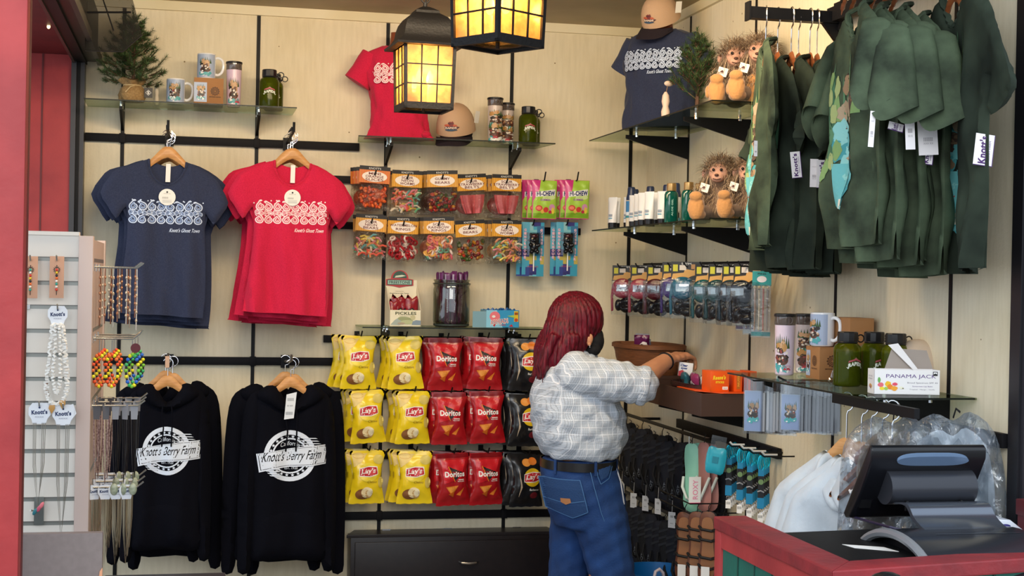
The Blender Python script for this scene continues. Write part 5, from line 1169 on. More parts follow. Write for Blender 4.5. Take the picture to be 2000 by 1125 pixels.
# ---- sun care
NVB = K('#22304f', .35); WHT = K('#e3e4e4', .35)
def spray(label, x, y, rz=0, blue=False):
    t = thing('spray_can', label, 'sunscreen', (x, y, Z6), rz, 'sunscreen spray cans'); 
    MB().lathe([(0, 0), (.021, 0), (.023, .003), (.023, .115), (.021, .125), (.016, .131)], K('#e8dfc4', .3) if blue else K('#cfd2d6', .3), 24).out('can', t); MB().lathe([(.0225, .118), (.023, .128), (.018, .150), (.017, .172), (.014, .178), (0, .179)], NVB, 20).out('cap', t)
    sh = [P(K('#3c7fb4'), rect(-.03, .065, .03, .115)), P(K('#dfe8ee'), rect(-.03, .052, .03, .066)), P(K('#3f8f9c'), rect(-.03, .040, .03, .050))] if blue else [P(K('#dfe3e6'), rect(-.03, .06, .03, .115)), P(INK, [(-.02, .03), (.0, .07), (.02, .05), (.02, .03)]), P(K('#6aa0b4'), rect(-.03, .01, .03, .03))]
    decal('can_print', sh, fcyl(.0232), t, .01); return t
def tubeb(label, x, y, rz=0):
    t = thing('lotion_tube', label, 'sunscreen', (x, y, Z6), rz, 'white lotion tubes'); rg_ = []
    for z, a, b in ((.022, .020, .020), (.05, .021, .018), (.09, .022, .011), (.128, .0235, .0022), (.138, .024, .0018)): rg_.append([(a*math.cos(q), b*math.sin(q), z) for q in [2*PI*k/24 for k in range(24)]])
    MB().loft(rg_, WHT).out('tube_body', t, 50); MB().lathe([(0, 0), (.018, 0), (.0195, .022), (0, .022)], K('#17181c', .3), 20).out('screw_cap', t)
    decal('tube_print', [P(K('#8f9aa8'), rect(-.008, .05, .010, .06)), P(K('#5a9ab4'), rect(-.008, .04, .010, .044))], fcyl(.0212), t, .01); return t
def gel(label, x, y):
    t = thing('gel_bottle', label, 'lotion', (x, y, Z6), .2, 'teal gel bottles with gold caps'); MB().lathe([(0, 0), (.028, 0), (.031, .004), (.031, .118), (.026, .130), (.016, .135)], mat('teal_gel', '#0a5a4e', .1, trans=.3, spec=.7), 28, sy=.7).out('bottle', t); MB().lathe([(.0, .134), (.019, .134), (.0195, .136), (.0195, .164), (.018, .166), (0, .166)], mat('gold_cap', '#b89560', .3, .7), 24).out('cap', t)
    decal('bottle_print', [text(K('#8fc0b4'), 'ALOE GEL', -.012, .065, .07, .007, rot=PI/2, bold=.02)], fcyl(.0315), t, .01); return t
xs = XC-.26
dd = [None, None, None]
for i, (y, dx, bl, lb) in enumerate(((-.40, .06, 0, 'rearmost spray can with navy cap by the shelf corner'), (-.56, .03, 0, 'spray can with navy cap at the left front of shelf'), (-.70, -.03, 1, 'tallest-looking blue and cream spray can in front'), (-.79, .03, 0, 'spray can with navy cap behind the blue one'), (-.93, .06, 0, 'spray can with navy cap behind the middle tubes'), (-1.05, .06, 0, 'spray can with navy cap nearest the teal bottles'))): spray(lb, xs+dx, y, -.5, bool(bl))
q = None
for i, (y, dx, lb) in enumerate(((-.53, -.05, 'white lotion tube at the far left front'), (-.62, -.02, 'white lotion tube left of the blue can'), (-.83, .02, 'white lotion tube right of the blue can'), (-.92, -.01, 'white lotion tube fourth from the left'), (-1.01, -.02, 'white lotion tube fifth from the left'), (-1.11, -.02, 'white lotion tube against the teal bottles'), (-.47, -.05, 'white lotion tube nearest the shelf corner'), (-.565, -.075, 'white lotion tube at the shelf front left of the blue can'), (-.77, -.04, 'white lotion tube close beside the blue can'), (-.875, -.05, 'white lotion tube at the front edge in mid shelf'), (-.965, -.06, 'white lotion tube at the front edge left of the teal bottles'), (-1.06, -.06, 'white lotion tube at the front edge touching the teal bottles'))):
    rz = -.9
    if q is None: q = tubeb(lb, xs+dx, y, rz)
    else: dup(q, (xs+dx, y, Z6), rz, lb)
q = None
for i, (y, dx, lb) in enumerate(((-1.20, -.01, 'teal gel bottle in front, beside the white tubes'), (-1.24, .10, 'teal gel bottle hidden behind the first one'), (-1.30, .03, 'teal gel bottle second from the tubes'), (-1.37, .07, 'teal gel bottle third from the tubes'), (-1.45, .17, 'teal gel bottle half behind the plush ape'))):
    if q is None: q = gel(lb, xs+dx, y)
    else: dup(q, (xs+dx, y, Z6), .2, lb)
# ================================================================ PERSON reaching into the basket
PX, PY = -.545, -1.10
person = thing('person', 'person with red hair, black mask, plaid shirt and blue jeans reaching into baskets', 'person', (PX, PY, 0))
def pq(px, py, Y): v = at(px, py, Y); return Vector((v.x-PX, Y-PY, v.z))
SKIN = mat('skin', '#c08a68', .5, col2='#b67e5e', nscale=14, spec=.35)
def vray(b, m): pass
sho = pq(1128, 728, -1.27); elb = pq(1238, 752, -1.33); wri = pq(1303, 703, -1.16); knu = pq(1345, 690, -1.06)
hd = pq(1122, 634, -1.10)
def body(b, m):
    # head faces +x and a little away (+y)
    hx, hy, hz = hd
    b.ell((hx, hy, hz+.015), (.092, .076, .105), m, 16, 12); b.ell((hx+.035, hy+.008, hz-.060), (.062, .056, .07), m, 14, 10)
    b.ell((hx+.092, hy+.02, hz-.04), (.016, .013, .022), m, rot=(0, -.3, 0)); b.ell((hx+.06, hy+.01, hz+.02), (.035, .052, .035), m)
    b.ell((hx+.078, hy+.018, hz-.062), (.018, .024, .010), m)
    capsule(b, (hx-.005, hy, hz-.06), (hx-.03, hy, hz-.16), .054, .056, m)
    for (x, z, rx, ry, rz) in ((.0, 1.24, .08, .13, .06), (.01, 1.16, .12, .145, .11), (.02, 1.03, .14, .15, .14), (.02, .90, .13, .14, .10), (.02, .80, .12, .13, .08)): b.ell((x, 0, z), (rx, ry, rz), m, 18, 12)
    # right arm (near camera) reaching forward
    capsule(b, sho+Vector((0, .03, -.02)), elb, .045, .052, m); capsule(b, elb, wri, .056, .034, m)
    # left arm (far side) resting towards the tray
    s2 = Vector((.0, .17, 1.22)); e2 = Vector((.03, .22, .98)); w2 = Vector((.13, .20, .84)); capsule(b, s2, e2, .045, .040, m); capsule(b, e2, w2, .040, .028, m)
    for side, w_, ax in ((1, wri, None), (-1, w2, None)):
        if side == 1: d = (knu-wri).normalized(); pal = wri+d*.05
        else: d = Vector((.3, -.1, -.95)).normalized(); pal = w2+d*.05
        lat = d.cross(Vector((0, 0, 1))).normalized(); up = lat.cross(d).normalized()
        for t_ in (0, .3, .6, .9):
            for o in (-.022, 0, .022): b.ell(w_+d*(.012+.102*t_)+lat*o*(.6+.5*t_), (.023, .023, .018), m, 10, 8)
        for i, (o, L) in enumerate(((-.038, .092), (-.013, .106), (.013, .102), (.038, .084))):
            a = w_+d*.108+lat*o; p1 = a+(d*.88-up*.42+lat*o*2).normalized()*L*.48; p2 = p1+(d*.25-up*.95).normalized()*L*.34; p3 = p2+(-d*.35-up*.9).normalized()*L*.26
            capsule(b, a, p1, .0112, .0102, m, 8); capsule(b, p1, p2, .0102, .0092, m, 8); capsule(b, p2, p3, .0092, .0078, m, 8)
        a = w_+d*.035-lat*.030*side; p1 = a+(d*.55-up*.75-lat*.35*side).normalized()*.040; p2 = p1+(d*.65-up*.75).normalized()*.034
        capsule(b, a, p1, .013, .0105, m, 8); capsule(b, p1, p2, .0105, .0085, m, 8)
    # legs and feet
    for y, kx, ax in ((-.08, .10, .08), (.09, .01, -.03)):
        capsule(b, (.05 if y < 0 else .04, y, .76), (kx, y, .42), .065, .050, m); capsule(b, (kx, y, .42), (ax, y, .09), .055, .040, m); b.ell((ax+.07, y, .045), (.12, .042, .04), m)
union('body', body, SKIN, person, .0058, 4)
# hair
HAIRM = mat('crimson_hair', '#3a0210', .42, col2='#6e0620', nscale=9, stretch=(14, 14, 1.6), bump=.35, bscale=26, spec=.4)
def hair(b, m):
    hx, hy, hz = hd
    b.ell((hx+.004, hy, hz+.022), (.119, .098, .118), m, 18, 14)
    b.ell((hx-.05, hy-.01, hz-.035), (.085, .092, .10), m, 16, 12)
    b.ell((hx+.07, hy-.01, hz+.035), (.047, .066, .060), m, 12, 10)
    b.ell((hx+.0, hy-.066, hz-.03), (.052, .032, .09), m, 12, 10)
    b.ell((hx-.075, hy-.01, hz-.11), (.066, .078, .085), m, 12, 10)
    r = random.Random(3)
    for i in range(26):
        u = i/25; x0 = hx-.135+.135*u; y0 = hy-.085+.02*math.sin(u*9)+r.uniform(-.01, .02); z0 = hz-.04
        L = .20-.105*u+r.uniform(-.02, .015); b.tube([(x0+.03, y0, z0), (x0, y0-.004, z0-L*.35), (x0-.015+r.uniform(-.008, .008), y0-.006, z0-L*.7), (x0-.022+r.uniform(-.014, .016), y0, z0-L)], [.020, .017, .011, .003], m, 8)
    for i in range(14):
        a = i/13; y0 = hy-.06+.14*a; b.tube([(hx-.10, y0, hz-.03), (hx-.135, y0, hz-.10), (hx-.145+r.uniform(-.01, .01), y0, hz-.17), (hx-.15+r.uniform(-.015, .015), y0, hz-.215-r.uniform(0, .03))], [.022, .018, .012, .003], m, 8)
def hdisp(co):
    a = math.atan2(co.y-hd.y, co.x-hd.x+.03); return .0022*math.sin(a*34+co.z*22)+.0015*math.sin(a*71-co.z*31)
union('hair', hair, HAIRM, person, .0055, 3, disp=hdisp)
MASK = mat('black_mask', '#101013', .85, bump=.1, bscale=200)
hx, hy, hz = hd
union('face_mask', lambda b, m: (b.ell((hx+.084, hy+.006, hz-.062), (.044, .064, .060), m, 18, 12, (0, -.15, 0)), b.ell((hx+.106, hy+.012, hz-.055), (.024, .034, .042), m, 14, 10), b.ell((hx+.07, hy-.012, hz-.100), (.042, .058, .032), m)), MASK, person, .004, 6)
MB().tube([(hx+.07, hy-.058, hz-.04), (hx+.05, hy-.072, hz-.035), (hx+.04, hy-.080, hz-.036)], .002, MASK, 5).out('mask_strap', person)
MB().ell((hx+.044, hy-.078, hz-.058), (.015, .010, .024), SKIN, 12, 8, (0, .2, 0)).ell((hx+.043, hy-.080, hz-.076), (.009, .009, .009), SKIN, 10, 6).out('ear', person)
for dz in (0, .006): MB().ell((hx+.043, hy-.090, hz-.082-dz), .003, CHROME, 8, 6).out('earring', person)
for s in (-1, 1): MB().ell((hx+.084, hy+.012+s*.028, hz+.005), .010, K('#e9e4de', .2), 10, 8).ell((hx+.0915, hy+.012+s*.028, hz+.005), .0045, K('#2b1a12', .1), 8, 6).out('eye', person)
# shirt
def plaid():
    m = D.materials.new('plaid_shirt'); m.use_nodes = True; nt = m.node_tree; L = nt.links.new; b = nt.nodes['Principled BSDF']; b.inputs['Roughness'].default_value = .9; b.inputs['Specular IOR Level'].default_value = .2
    tc = nt.nodes.new('ShaderNodeTexCoord'); sp = nt.nodes.new('ShaderNodeSeparateXYZ'); L(tc.outputs['Object'], sp.inputs[0])
    def mth(op, a, v=None, c=None):
        n = nt.nodes.new('ShaderNodeMath'); n.operation = op
        if isinstance(a, (int, float)): n.inputs[0].default_value = a
        else: L(a, n.inputs[0])
        if v is not None:
            if isinstance(v, (int, float)): n.inputs[1].default_value = v
            else: L(v, n.inputs[1])
        return n.outputs[0]
    h = mth('ADD', sp.outputs[0], mth('MULTIPLY', sp.outputs[1], .55))
    def lines(src, fr_, th): return mth('GREATER_THAN', mth('FRACT', mth('MULTIPLY', src, fr_)), th)
    d1 = mth('MAXIMUM', lines(h, 150, .70), lines(sp.outputs[2], 150, .70)); w1 = mth('MAXIMUM', lines(h, 34, .92), lines(sp.outputs[2], 34, .92))
    x = nt.nodes.new('ShaderNodeMix'); x.data_type = 'RGBA'; x.inputs[6].default_value = lin('#bec9d8'); x.inputs[7].default_value = lin('#a0a9b6'); L(d1, x.inputs[0])
    y = nt.nodes.new('ShaderNodeMix'); y.data_type = 'RGBA'; y.inputs[7].default_value = lin('#d8dee8'); L(x.outputs[2], y.inputs[6]); L(w1, y.inputs[0]); L(y.outputs[2], b.inputs['Base Color'])
    n = nt.nodes.new('ShaderNodeTexNoise'); n.inputs['Scale'].default_value = 9; n.inputs['Detail'].default_value = 3; n.inputs['Distortion'].default_value = 1.5; L(tc.outputs['Object'], n.inputs['Vector'])
    bp = nt.nodes.new('ShaderNodeBump'); bp.inputs['Strength'].default_value = .45; bp.inputs['Distance'].default_value = .03; L(n.outputs['Fac'], bp.inputs['Height']); L(bp.outputs[0], b.inputs['Normal']); return m
PLD = plaid(); cuf = pq(1250, 752, -1.32)
def shirt(b, m):
    prof = [(690, 1082, 1165, .07), (705, 1062, 1172, .12), (725, 1052, 1178, .17), (755, 1042, 1190, .195), (785, 1037, 1207, .205), (815, 1037, 1218, .21), (845, 1043, 1222, .21), (868, 1051, 1217, .205), (884, 1060, 1205, .195), (892, 1068, 1196, .185)]
    rings = []
    for y, xa, xb, ry in prof:
        A = pq(xa, y, PY); Bv = pq(xb, y, PY); c = (A+Bv)/2; rx = (Bv.x-A.x)/2; z = c.z+.0
        rings.append([(c.x+rx*math.copysign(abs(math.cos(a))**.9, math.cos(a)), ry*math.sin(a), z) for a in [2*PI*k/36 for k in range(36)]])
    b.loft(rings[::-1], m)
    b.ell((sho.x-.0, sho.y+.03, sho.z+.002), (.085, .08, .085), m, 14, 10); capsule(b, sho+Vector((.01, .02, -.01)), cuf, .088, .080, m, 16); b.ell((sho.x+.07, sho.y, sho.z-.03), (.09, .065, .075), m, 14, 10)
    s2 = Vector((-.0, .15, 1.23)); e2 = Vector((.03, .22, .99)); b.ell(s2, .085, m); capsule(b, s2, e2, .075, .062, m)
def sdisp(co):
    w = .0035*math.sin(co.x*38+co.z*52+2*math.sin(co.z*14+co.y*9))+.003*math.sin(co.z*70-co.x*46+co.y*30)
    if co.z < 1.02: w += .004*math.sin(co.x*55+co.y*40)*(1.05-co.z)/.15
    if co.x > .02 and co.z > 1.05: w += .003*math.sin(co.x*120+co.z*40)
    return w
union('plaid_shirt', shirt, PLD, person, .0075, 5, disp=sdisp)
d = (wri-elb).normalized(); cdir = (cuf-sho).normalized()
def cuff(b, m):
    for t_ in (0, .25, .5, .75, 1): 
        c = cuf+cdir*(-.006+.036*t_); r_ = .081+.004*math.sin(t_*PI); 
        if t_ == 0: pts = []; rr = []
        pts.append(c); rr.append(r_)
    b.tube(pts, rr, m, 28)
co = union('rolled_cuff', cuff, PLD, person, .005, 2, disp=lambda c: .0015*math.sin(c.z*150+c.x*60)+.0012*math.sin(c.y*120))
nk = pq(1120, 694, PY)
def collar(b, m):
    for k in range(3): b.tube([(nk.x-.006+(.082-.006*k)*math.cos(a), nk.y+(.080-.006*k)*math.sin(a), nk.z+.004+.010*k+.018*math.cos(a+PI)*1) for a in [2*PI*i/28 for i in range(28)]], .009, m, 8, closed=True)
union('collar', collar, PLD, person, .004, 3)
# jeans
DEN = mat('blue_denim', '#0f2b57', .85, col2='#1c4583', nscale=7, bump=.25, bscale=160, contrast=(.3, .75)); DENL = K('#3f699c', .85)
def jeans(b, m):
    prof = [(893, 1062, 1200, .175), (915, 1058, 1205, .185), (945, 1058, 1212, .19), (975, 1064, 1218, .19), (1000, 1074, 1222, .185), (1025, 1083, 1226, .175)]
    rings = []
    for y, xa, xb, ry in prof:
        A = pq(xa, y, PY); Bv = pq(xb, y, PY); c = (A+Bv)/2; rx = (Bv.x-A.x)/2; rings.append([(c.x+rx*math.cos(a), ry*math.sin(a), c.z) for a in [2*PI*k/32 for k in range(32)]])
    b.loft(rings[::-1], m)
    a1 = pq(1172, 1010, PY-.08); k1 = pq(1196, 1120, PY-.08); capsule(b, a1, k1, .118, .094, m); capsule(b, k1, (k1.x-.02, -.08, .10), .094, .085, m)
    a2 = pq(1122, 1000, PY+.09); k2 = pq(1110, 1125, PY+.09); capsule(b, a2, k2, .105, .085, m); capsule(b, k2, (k2.x-.03, .09, .10), .085, .078, m)
def jdisp(co): return .002*math.sin(co.z*44+co.x*35)+.0014*math.sin(co.z*90-co.x*50+co.y*30)
union('jeans', jeans, DEN, person, .0075, 4, disp=jdisp)
A = pq(1062, 901, PY); Bv = pq(1198, 903, PY); c = (A+Bv)/2; rx = (Bv.x-A.x)/2+.006
def beltring(r0, r1, z0, z1, name, m, a0=0, a1=2*PI, n=48, tl=0):
    b = MB(); rg_ = []
    for z, q in ((z0, 0), (z1, 0), (z1, .004), (z0, .004)):
        rg_.append([(c.x+(r0+q)*math.cos(a), (r1+q)*math.sin(a), z+tl*math.cos(a)) for a in [a0+(a1-a0)*k/n for k in range(n+1)]])
    vs = [p for r in rg_ for p in r]; N = n+1; fs = [(i*N+k, i*N+k+1, ((i+1) % 4)*N+k+1, ((i+1) % 4)*N+k) for i in range(4) for k in range(n)]
    return b.add(vs, fs, m).out(name, person)
bz = c.z
beltring(rx, .187, bz-.020, bz+.016, 'belt', K('#121114', .35))
for a in (-1.45, -2.5, -.6): beltring(rx+.004, .191, bz-.034, bz+.024, 'belt_loop', DEN, a-.035, a+.035, 4)
# pockets and stitching on the near side of the jeans
def fj(U, V, l):
    zz = V; Zs = np.array([pq(1130, y, PY).z for y in (1025, 1000, 975, 945, 915, 893)]); X0 = np.array([pq(x, 950, PY).x for x in (1083, 1074, 1064, 1058, 1058, 1062)]); X1 = np.array([pq(x, 950, PY).x for x in (1226, 1222, 1218, 1212, 1205, 1200)]); R = np.array([.175, .185, .19, .19, .185, .175])
    xa = np.interp(zz, Zs, X0); xb = np.interp(zz, Zs, X1); r = np.interp(zz, Zs, R); cx = (xa+xb)/2; rx_ = (xb-xa)/2
    return np.stack([U, -r*np.sqrt(np.clip(1-((U-cx)/rx_)**2, .02, 1))-.005-l, zz], 1)
def px2(L, Y=PY-.18): return [(pq(x, y, Y).x, pq(x, y, Y).z) for x, y in L]
def stitch(L, w=.0016):
    o = []
    for (x0, z0), (x1, z1) in zip(L[:-1], L[1:]):
        dx, dz = x1-x0, z1-z0; q = math.hypot(dx, dz) or 1; nx, nz = -dz/q*w, dx/q*w; o.append(P(DENL, [(x0+nx, z0+nz), (x1+nx, z1+nz), (x1-nx, z1-nz), (x0-nx, z0-nz)]))
    return o
PK = mat('pocket_denim', '#1b3d6c', .85, bump=.25, bscale=160)
pk = px2([(1068, 940), (1132, 938), (1147, 1000), (1122, 1014), (1082, 1000)])
decal('rear_pocket', [P(PK, pk)]+stitch(pk+pk[:1])+stitch(px2([(1076, 980), (1110, 985), (1140, 978)]))+[P(K('#a5724a'), px2([(1100, 976), (1115, 975), (1117, 983), (1109, 988), (1101, 984)]))], fj, person, .01, .002, .0006)
decal('front_pocket', stitch(px2([(1164, 902), (1166, 930), (1172, 945), (1190, 935), (1200, 912)]))+[P(PK, px2([(1168, 904), (1196, 904), (1196, 915), (1188, 930), (1173, 938), (1168, 925)]))], fj, person, .01, .002, .0004)
decal('side_seam', stitch(px2([(1148, 905), (1158, 950), (1172, 1000), (1180, 1020)], PY-.18)), fj, person, .01, .003)
# bracelet, ring, key strap, shoes
w0 = wri-d*.012; lat = d.orthogonal().normalized(); l2 = d.cross(lat)
MB().tube([w0+(lat*math.cos(a)+l2*math.sin(a))*.0335 for a in [2*PI*i/24 for i in range(24)]], .0058, K('#15141a', .4), 8, closed=True).out('bracelet', person)
hdn = (knu-wri).normalized(); hl = hdn.cross(Vector((0, 0, 1))).normalized(); rp = wri+hdn*.135+hl*.011-Vector((0, 0, .006))
MB().tube([rp+Vector((0, math.cos(a), math.sin(a)))*.0102 for a in [2*PI*i/12 for i in range(12)]], .0016, CHROME, 6, closed=True).out('finger_ring', person)
MB().tube([pq(1203, 912, PY-.10), pq(1212, 940, PY-.12), pq(1216, 965, PY-.12), pq(1219, 985, PY-.12)], .003, K('#b9bcc4', .4), 6).out('key_strap', person)
for y, ax in ((-.085, .0), (.095, -.12)): MB().ell((ax+.10, y, .045), (.145, .052, .048), K('#1a1a1c', .6), 16, 10).bb((ax-.04, y-.048, 0), (ax+.24, y+.048, .022), K('#ddd8d0')).out('shoe', person)
# ================================================================ HANGING GREEN TEES (right wall)
def wchild(o, par):
    """keep an object's world place while making it a part of par"""
    o.parent = par; M = Matrix.LocRotScale(par.location, par.rotation_euler, par.scale); o.matrix_parent_inverse = M.inverted(); return o
TIE = mat('green_tie_dye', '#2c332a', .92, col2='#62735a', nscale=6.5, bump=.1, bscale=250, spec=.12, contrast=(.34, .74))
TIE2 = mat('dark_green_cotton', '#1f2520', .92, col2='#394338', nscale=5, spec=.12)
GN = [(.085, .0), (.07, -.045), (.035, -.085), (0, -.098), (-.035, -.085), (-.07, -.045)]
GTS = [(-.085, .0), (-.16, -.035), (-.235, -.075), (-.31, -.17), (-.375, -.265), (-.395, -.30), (-.33, -.335), (-.27, -.352), (-.262, -.30), (-.268, -.26), (-.265, -.40), (-.268, -.55), (-.27, -.705), (-.27, -.71), (-.1, -.722), (.1, -.722), (.27, -.71), (.27, -.705), (.268, -.55), (.265, -.40), (.268, -.26), (.262, -.30), (.27, -.352), (.33, -.335), (.395, -.30), (.375, -.265), (.31, -.17), (.235, -.075), (.16, -.035)]+GN
GT = [(-.085, .0), (-.16, -.035), (-.23, -.075), (-.262, -.15), (-.262, -.26), (-.265, -.40), (-.268, -.55), (-.272, -.70), (-.272, -.712), (-.1, -.722), (.1, -.722), (.272, -.712), (.272, -.70), (.268, -.55), (.265, -.40), (.262, -.26), (.262, -.15), (.23, -.075), (.16, -.035)]+GN
def gt_wr(seed):
    r = random.Random(seed); ph = [r.uniform(0, 6) for _ in range(6)]
    return lambda u, v: (.022*np.sin(u*24+ph[0]+v*2)+.012*np.sin(u*43+ph[1]-v*3)+.006*np.sin(u*75+ph[3]+v*16)+.006*np.sin(v*20+u*9+ph[2]))*np.clip((-v-.05)/.4, .12, 1.3)
def green_tee(label, loc, rz, seed, m, front=True, sc=1, group='green tie dye tees', flat=False):
    t = thing('tie_dye_tee', label, 't-shirt', loc, rz, group)
    _, F = puff('shirt_body', cr(GTS if flat else GT, 2), .017, .022, m, t, .016, hem=-.69, wr=gt_wr(seed), bk=.5, seed=seed)
    if not flat:
        for s in (-1, 1):
            n = 28; rr = []; kk = 1 if s > 0 else .72
            for f, x, z, ra, rb in ((0, .20, -.070, .028, .030), (.15, .235, -.085, .040, .034), (.4, .27, -.14, .052, .036), (.7, .305, -.215, .060, .040), (.97, .335, -.290, .068, .048), (1, .338, -.297, .069, .049), (1, .335, -.296, .062, .042), (.6, .29, -.19, .05, .034)):
                rr.append([(s*(x+rb*math.cos(a)+.010*math.sin(a*3+seed)*f), -.035*f+kk*ra*math.sin(a), z+.020*math.sin(a*2+seed+s)*f+.05*f*math.cos(a)*-1) for a in [2*PI*k/n for k in range(n)]])
            MB().loft(rr, m).out('sleeve', t, 50)
    col = cr([(-.085, .0), (-.07, -.045), (-.035, -.085), (0, -.098), (.035, -.085), (.07, -.045), (.085, .0)], 4, False); c = np.array(col); y = F(c[:, 0], c[:, 1], 0)[:, 1]
    MB().tube([(a[0], b-.001, a[1]) for a, b in zip(col, y)]+[(.04, .03, .012), (-.04, .03, .012)], .008, m, 6, closed=True).out('collar', t)
    r = random.Random(seed); GC = [K(c, .8) for c in ('#5f8f6a', '#86a86a', '#4c7a5c', '#a9b87a')]; RC = [K(c, .8) for c in ('#8a7258', '#a78b6c', '#5c4a40', '#b8a488', '#4a3a34')]; TC = [K(c, .8) for c in ('#6fc0c4', '#4aa0a8', '#93d4d2', '#2f7f88')]
    sh = []
    for i in range(16):
        x = r.uniform(-.15, .15); h_ = r.uniform(.10, .2); z = -.30+r.uniform(-.06, .02); sh.append(P(r.choice(GC), [(x-.018, z), (x-.006, z+h_*.6), (x, z+h_), (x+.006, z+h_*.6), (x+.018, z)]))
    for i in range(26): sh.append(P(r.choice(RC), blob(r.uniform(-.09, .09), r.uniform(-.40, -.2), .026, .022, r)))
    for i in range(14): sh.append(P(r.choice(TC), blob(r.uniform(-.12, .12), r.uniform(-.58, -.36), .03, .04, r)))
    for i in range(20): sh.append(P(r.choice(RC), blob(r.uniform(-.08, .09), r.uniform(-.47, -.37), .018, .014, r)))
    for i in range(14): sh.append(P(r.choice(GC), blob(r.uniform(-.16, -.10), r.uniform(-.5, -.2), .012, .03, r)))
    sh += [P(TC[0], [(-.12, -.46), (.12, -.47), (.10, -.60), (0, -.62), (-.10, -.59)]), P(TC[2], blob(-.02, -.50, .05, .02, r)), text(K('#a8433f', .8), "Knott's", 0, -.53, .08, .02, bold=.04), text(K('#e8d8bc', .8), 'CALICO RIVER', 0, -.556, .11, .016, bold=.04), text(K('#efe6d2', .8), 'RAPIDS', 0, -.585, .14, .03, bold=.08)]
    decal('raft_print', sh, F, t, .02, .002, .00003)
    t.scale = (sc,)*3; return t
def hangarm(label, pts, r=.012):
    t = thing('hang_rail', label, 'hang rail', (0, 0, 0), 0, 'black hang rails'); b = MB(); b.tube(pts, r, BLK, 4); b.out('bar', t, 0); return t
AY = -2.264; zA = 2.545
t = hangarm('black arm carrying the left group of green tees', [(XC, AY, zA), (-.278, AY, zA)], .028); MB().bb((-.284, AY-.022, zA-.026), (-.277, AY+.022, zA+.038), BLK).out('end_plate', t, 0); MB().prism([(-.01, zA-.02), (XC-.005, zA-.02), (XC-.005, zA-.13)], AY-.008, AY+.008, BLK, 'y').out('gusset', t, 0)
hx_ = [at(1497, 30, AY).x, XC-.25, XC-.21, XC-.175, XC-.14, XC-.11]
zt = at(1497, 92, AY).z+.012
g = None; hg = None; g1 = ('first', 'second', 'third', 'fourth', 'fifth', 'sixth')
for i, X in enumerate(hx_):
    lb = '%s green tee from the left on the left arm, seen edge-on' % g1[i]; dy = (0, .03, -.03, .02, -.02, .0)[i]; zz = zt-(0, .055, .06, .05, .07, .06)[i]
    rz = math.radians((-107, -98, -96, -99, -96, -100)[i])
    if g is None: g = green_tee(lb, (X, AY+dy, zz), rz, 3, TIE, sc=.98, flat=True); gfirst = g
    elif i == 1: g2 = green_tee(lb, (X, AY+dy, zz), rz, 7, TIE2, sc=1.0, flat=True)
    else: dup(g2, (X, AY+dy, zz), rz, lb, sc=1.0+.02*(i % 2))
    lh = 'brown wooden hanger in the %s tee on the left arm' % g1[i]
    zh = zA-.125
    if hg is None:
        hg = hanger(lh, (X, AY, zh), rz, WOODD, 'brown hangers of the green tees', hook=False, w=.19)
        MB().tube([(0, 0, -.01), (0, 0, .075)]+[(.026*math.sin(a), 0, .118-.034*math.cos(a)) for a in [math.radians(x) for x in range(10, 230, 20)]], .0026, CHROME, 6).out('metal_hook', hg)
    else: dup(hg, (X, AY+dy*.4, zh), rz, lh)
BY = -3.05; zB = 2.72
hangarm('black arm above the frame carrying the right group of green tees', [(XC, BY, zB), (-.33, BY, zB)], .02)
o = MB().bb((.02, -3.35, 2.53), (.045, -2.24, 2.58), RAILM).bb((.045, -2.29, 2.50), (XC, -2.24, 2.60), BLK).out('side_rail'); tag(o, 'black rail running forward between the two groups of green tees', 'rail')
for i, (px, sc, rz, dz, dy) in enumerate(((1674, .97, -101, 0, 0), (1694, 1.0, -100, -.02, -.03), (1713, 1.0, -101, .0, .02), (1733, 1.02, -99, -.02, -.03), (1754, 1.03, -100, .0, .01), (1775, 1.04, -99, -.03, -.03))):
    X = at(px, 40, BY).x; z0 = at(1690, 15, BY).z+dz; lb = '%s green tee from the left on the right arm' % g1[i]
    if i == 0: lb = 'big front green tee with the full raft picture facing left'; gB = green_tee(lb, (X, BY+dy, z0), math.radians(rz), 12, TIE, sc=sc)
    else: dup(gB, (X, BY+dy, z0), math.radians(rz), lb, sc=sc)
    dup(hg, (X, BY, zB-.125), math.radians(rz), 'brown wooden hanger in the %s tee on the right arm' % g1[i])
q = at(1868, -18, -3.28); last = green_tee('rightmost dark green tee, nearest the black post', (q.x, -3.28, q.z+.01), math.radians(-101), 21, TIE2, sc=1.10, flat=True)
dup(hg, (q.x, -3.27, q.z+.02), math.radians(-101), 'brown wooden hanger in the rightmost green tee')
o = MB().tube([(XC-.002, -3.27, 2.72), (q.x-.1, -3.27, 2.72)], .012, BLK, 4).out('hang_peg'); tag(o, 'short black peg above the frame holding the rightmost tee', 'hook')
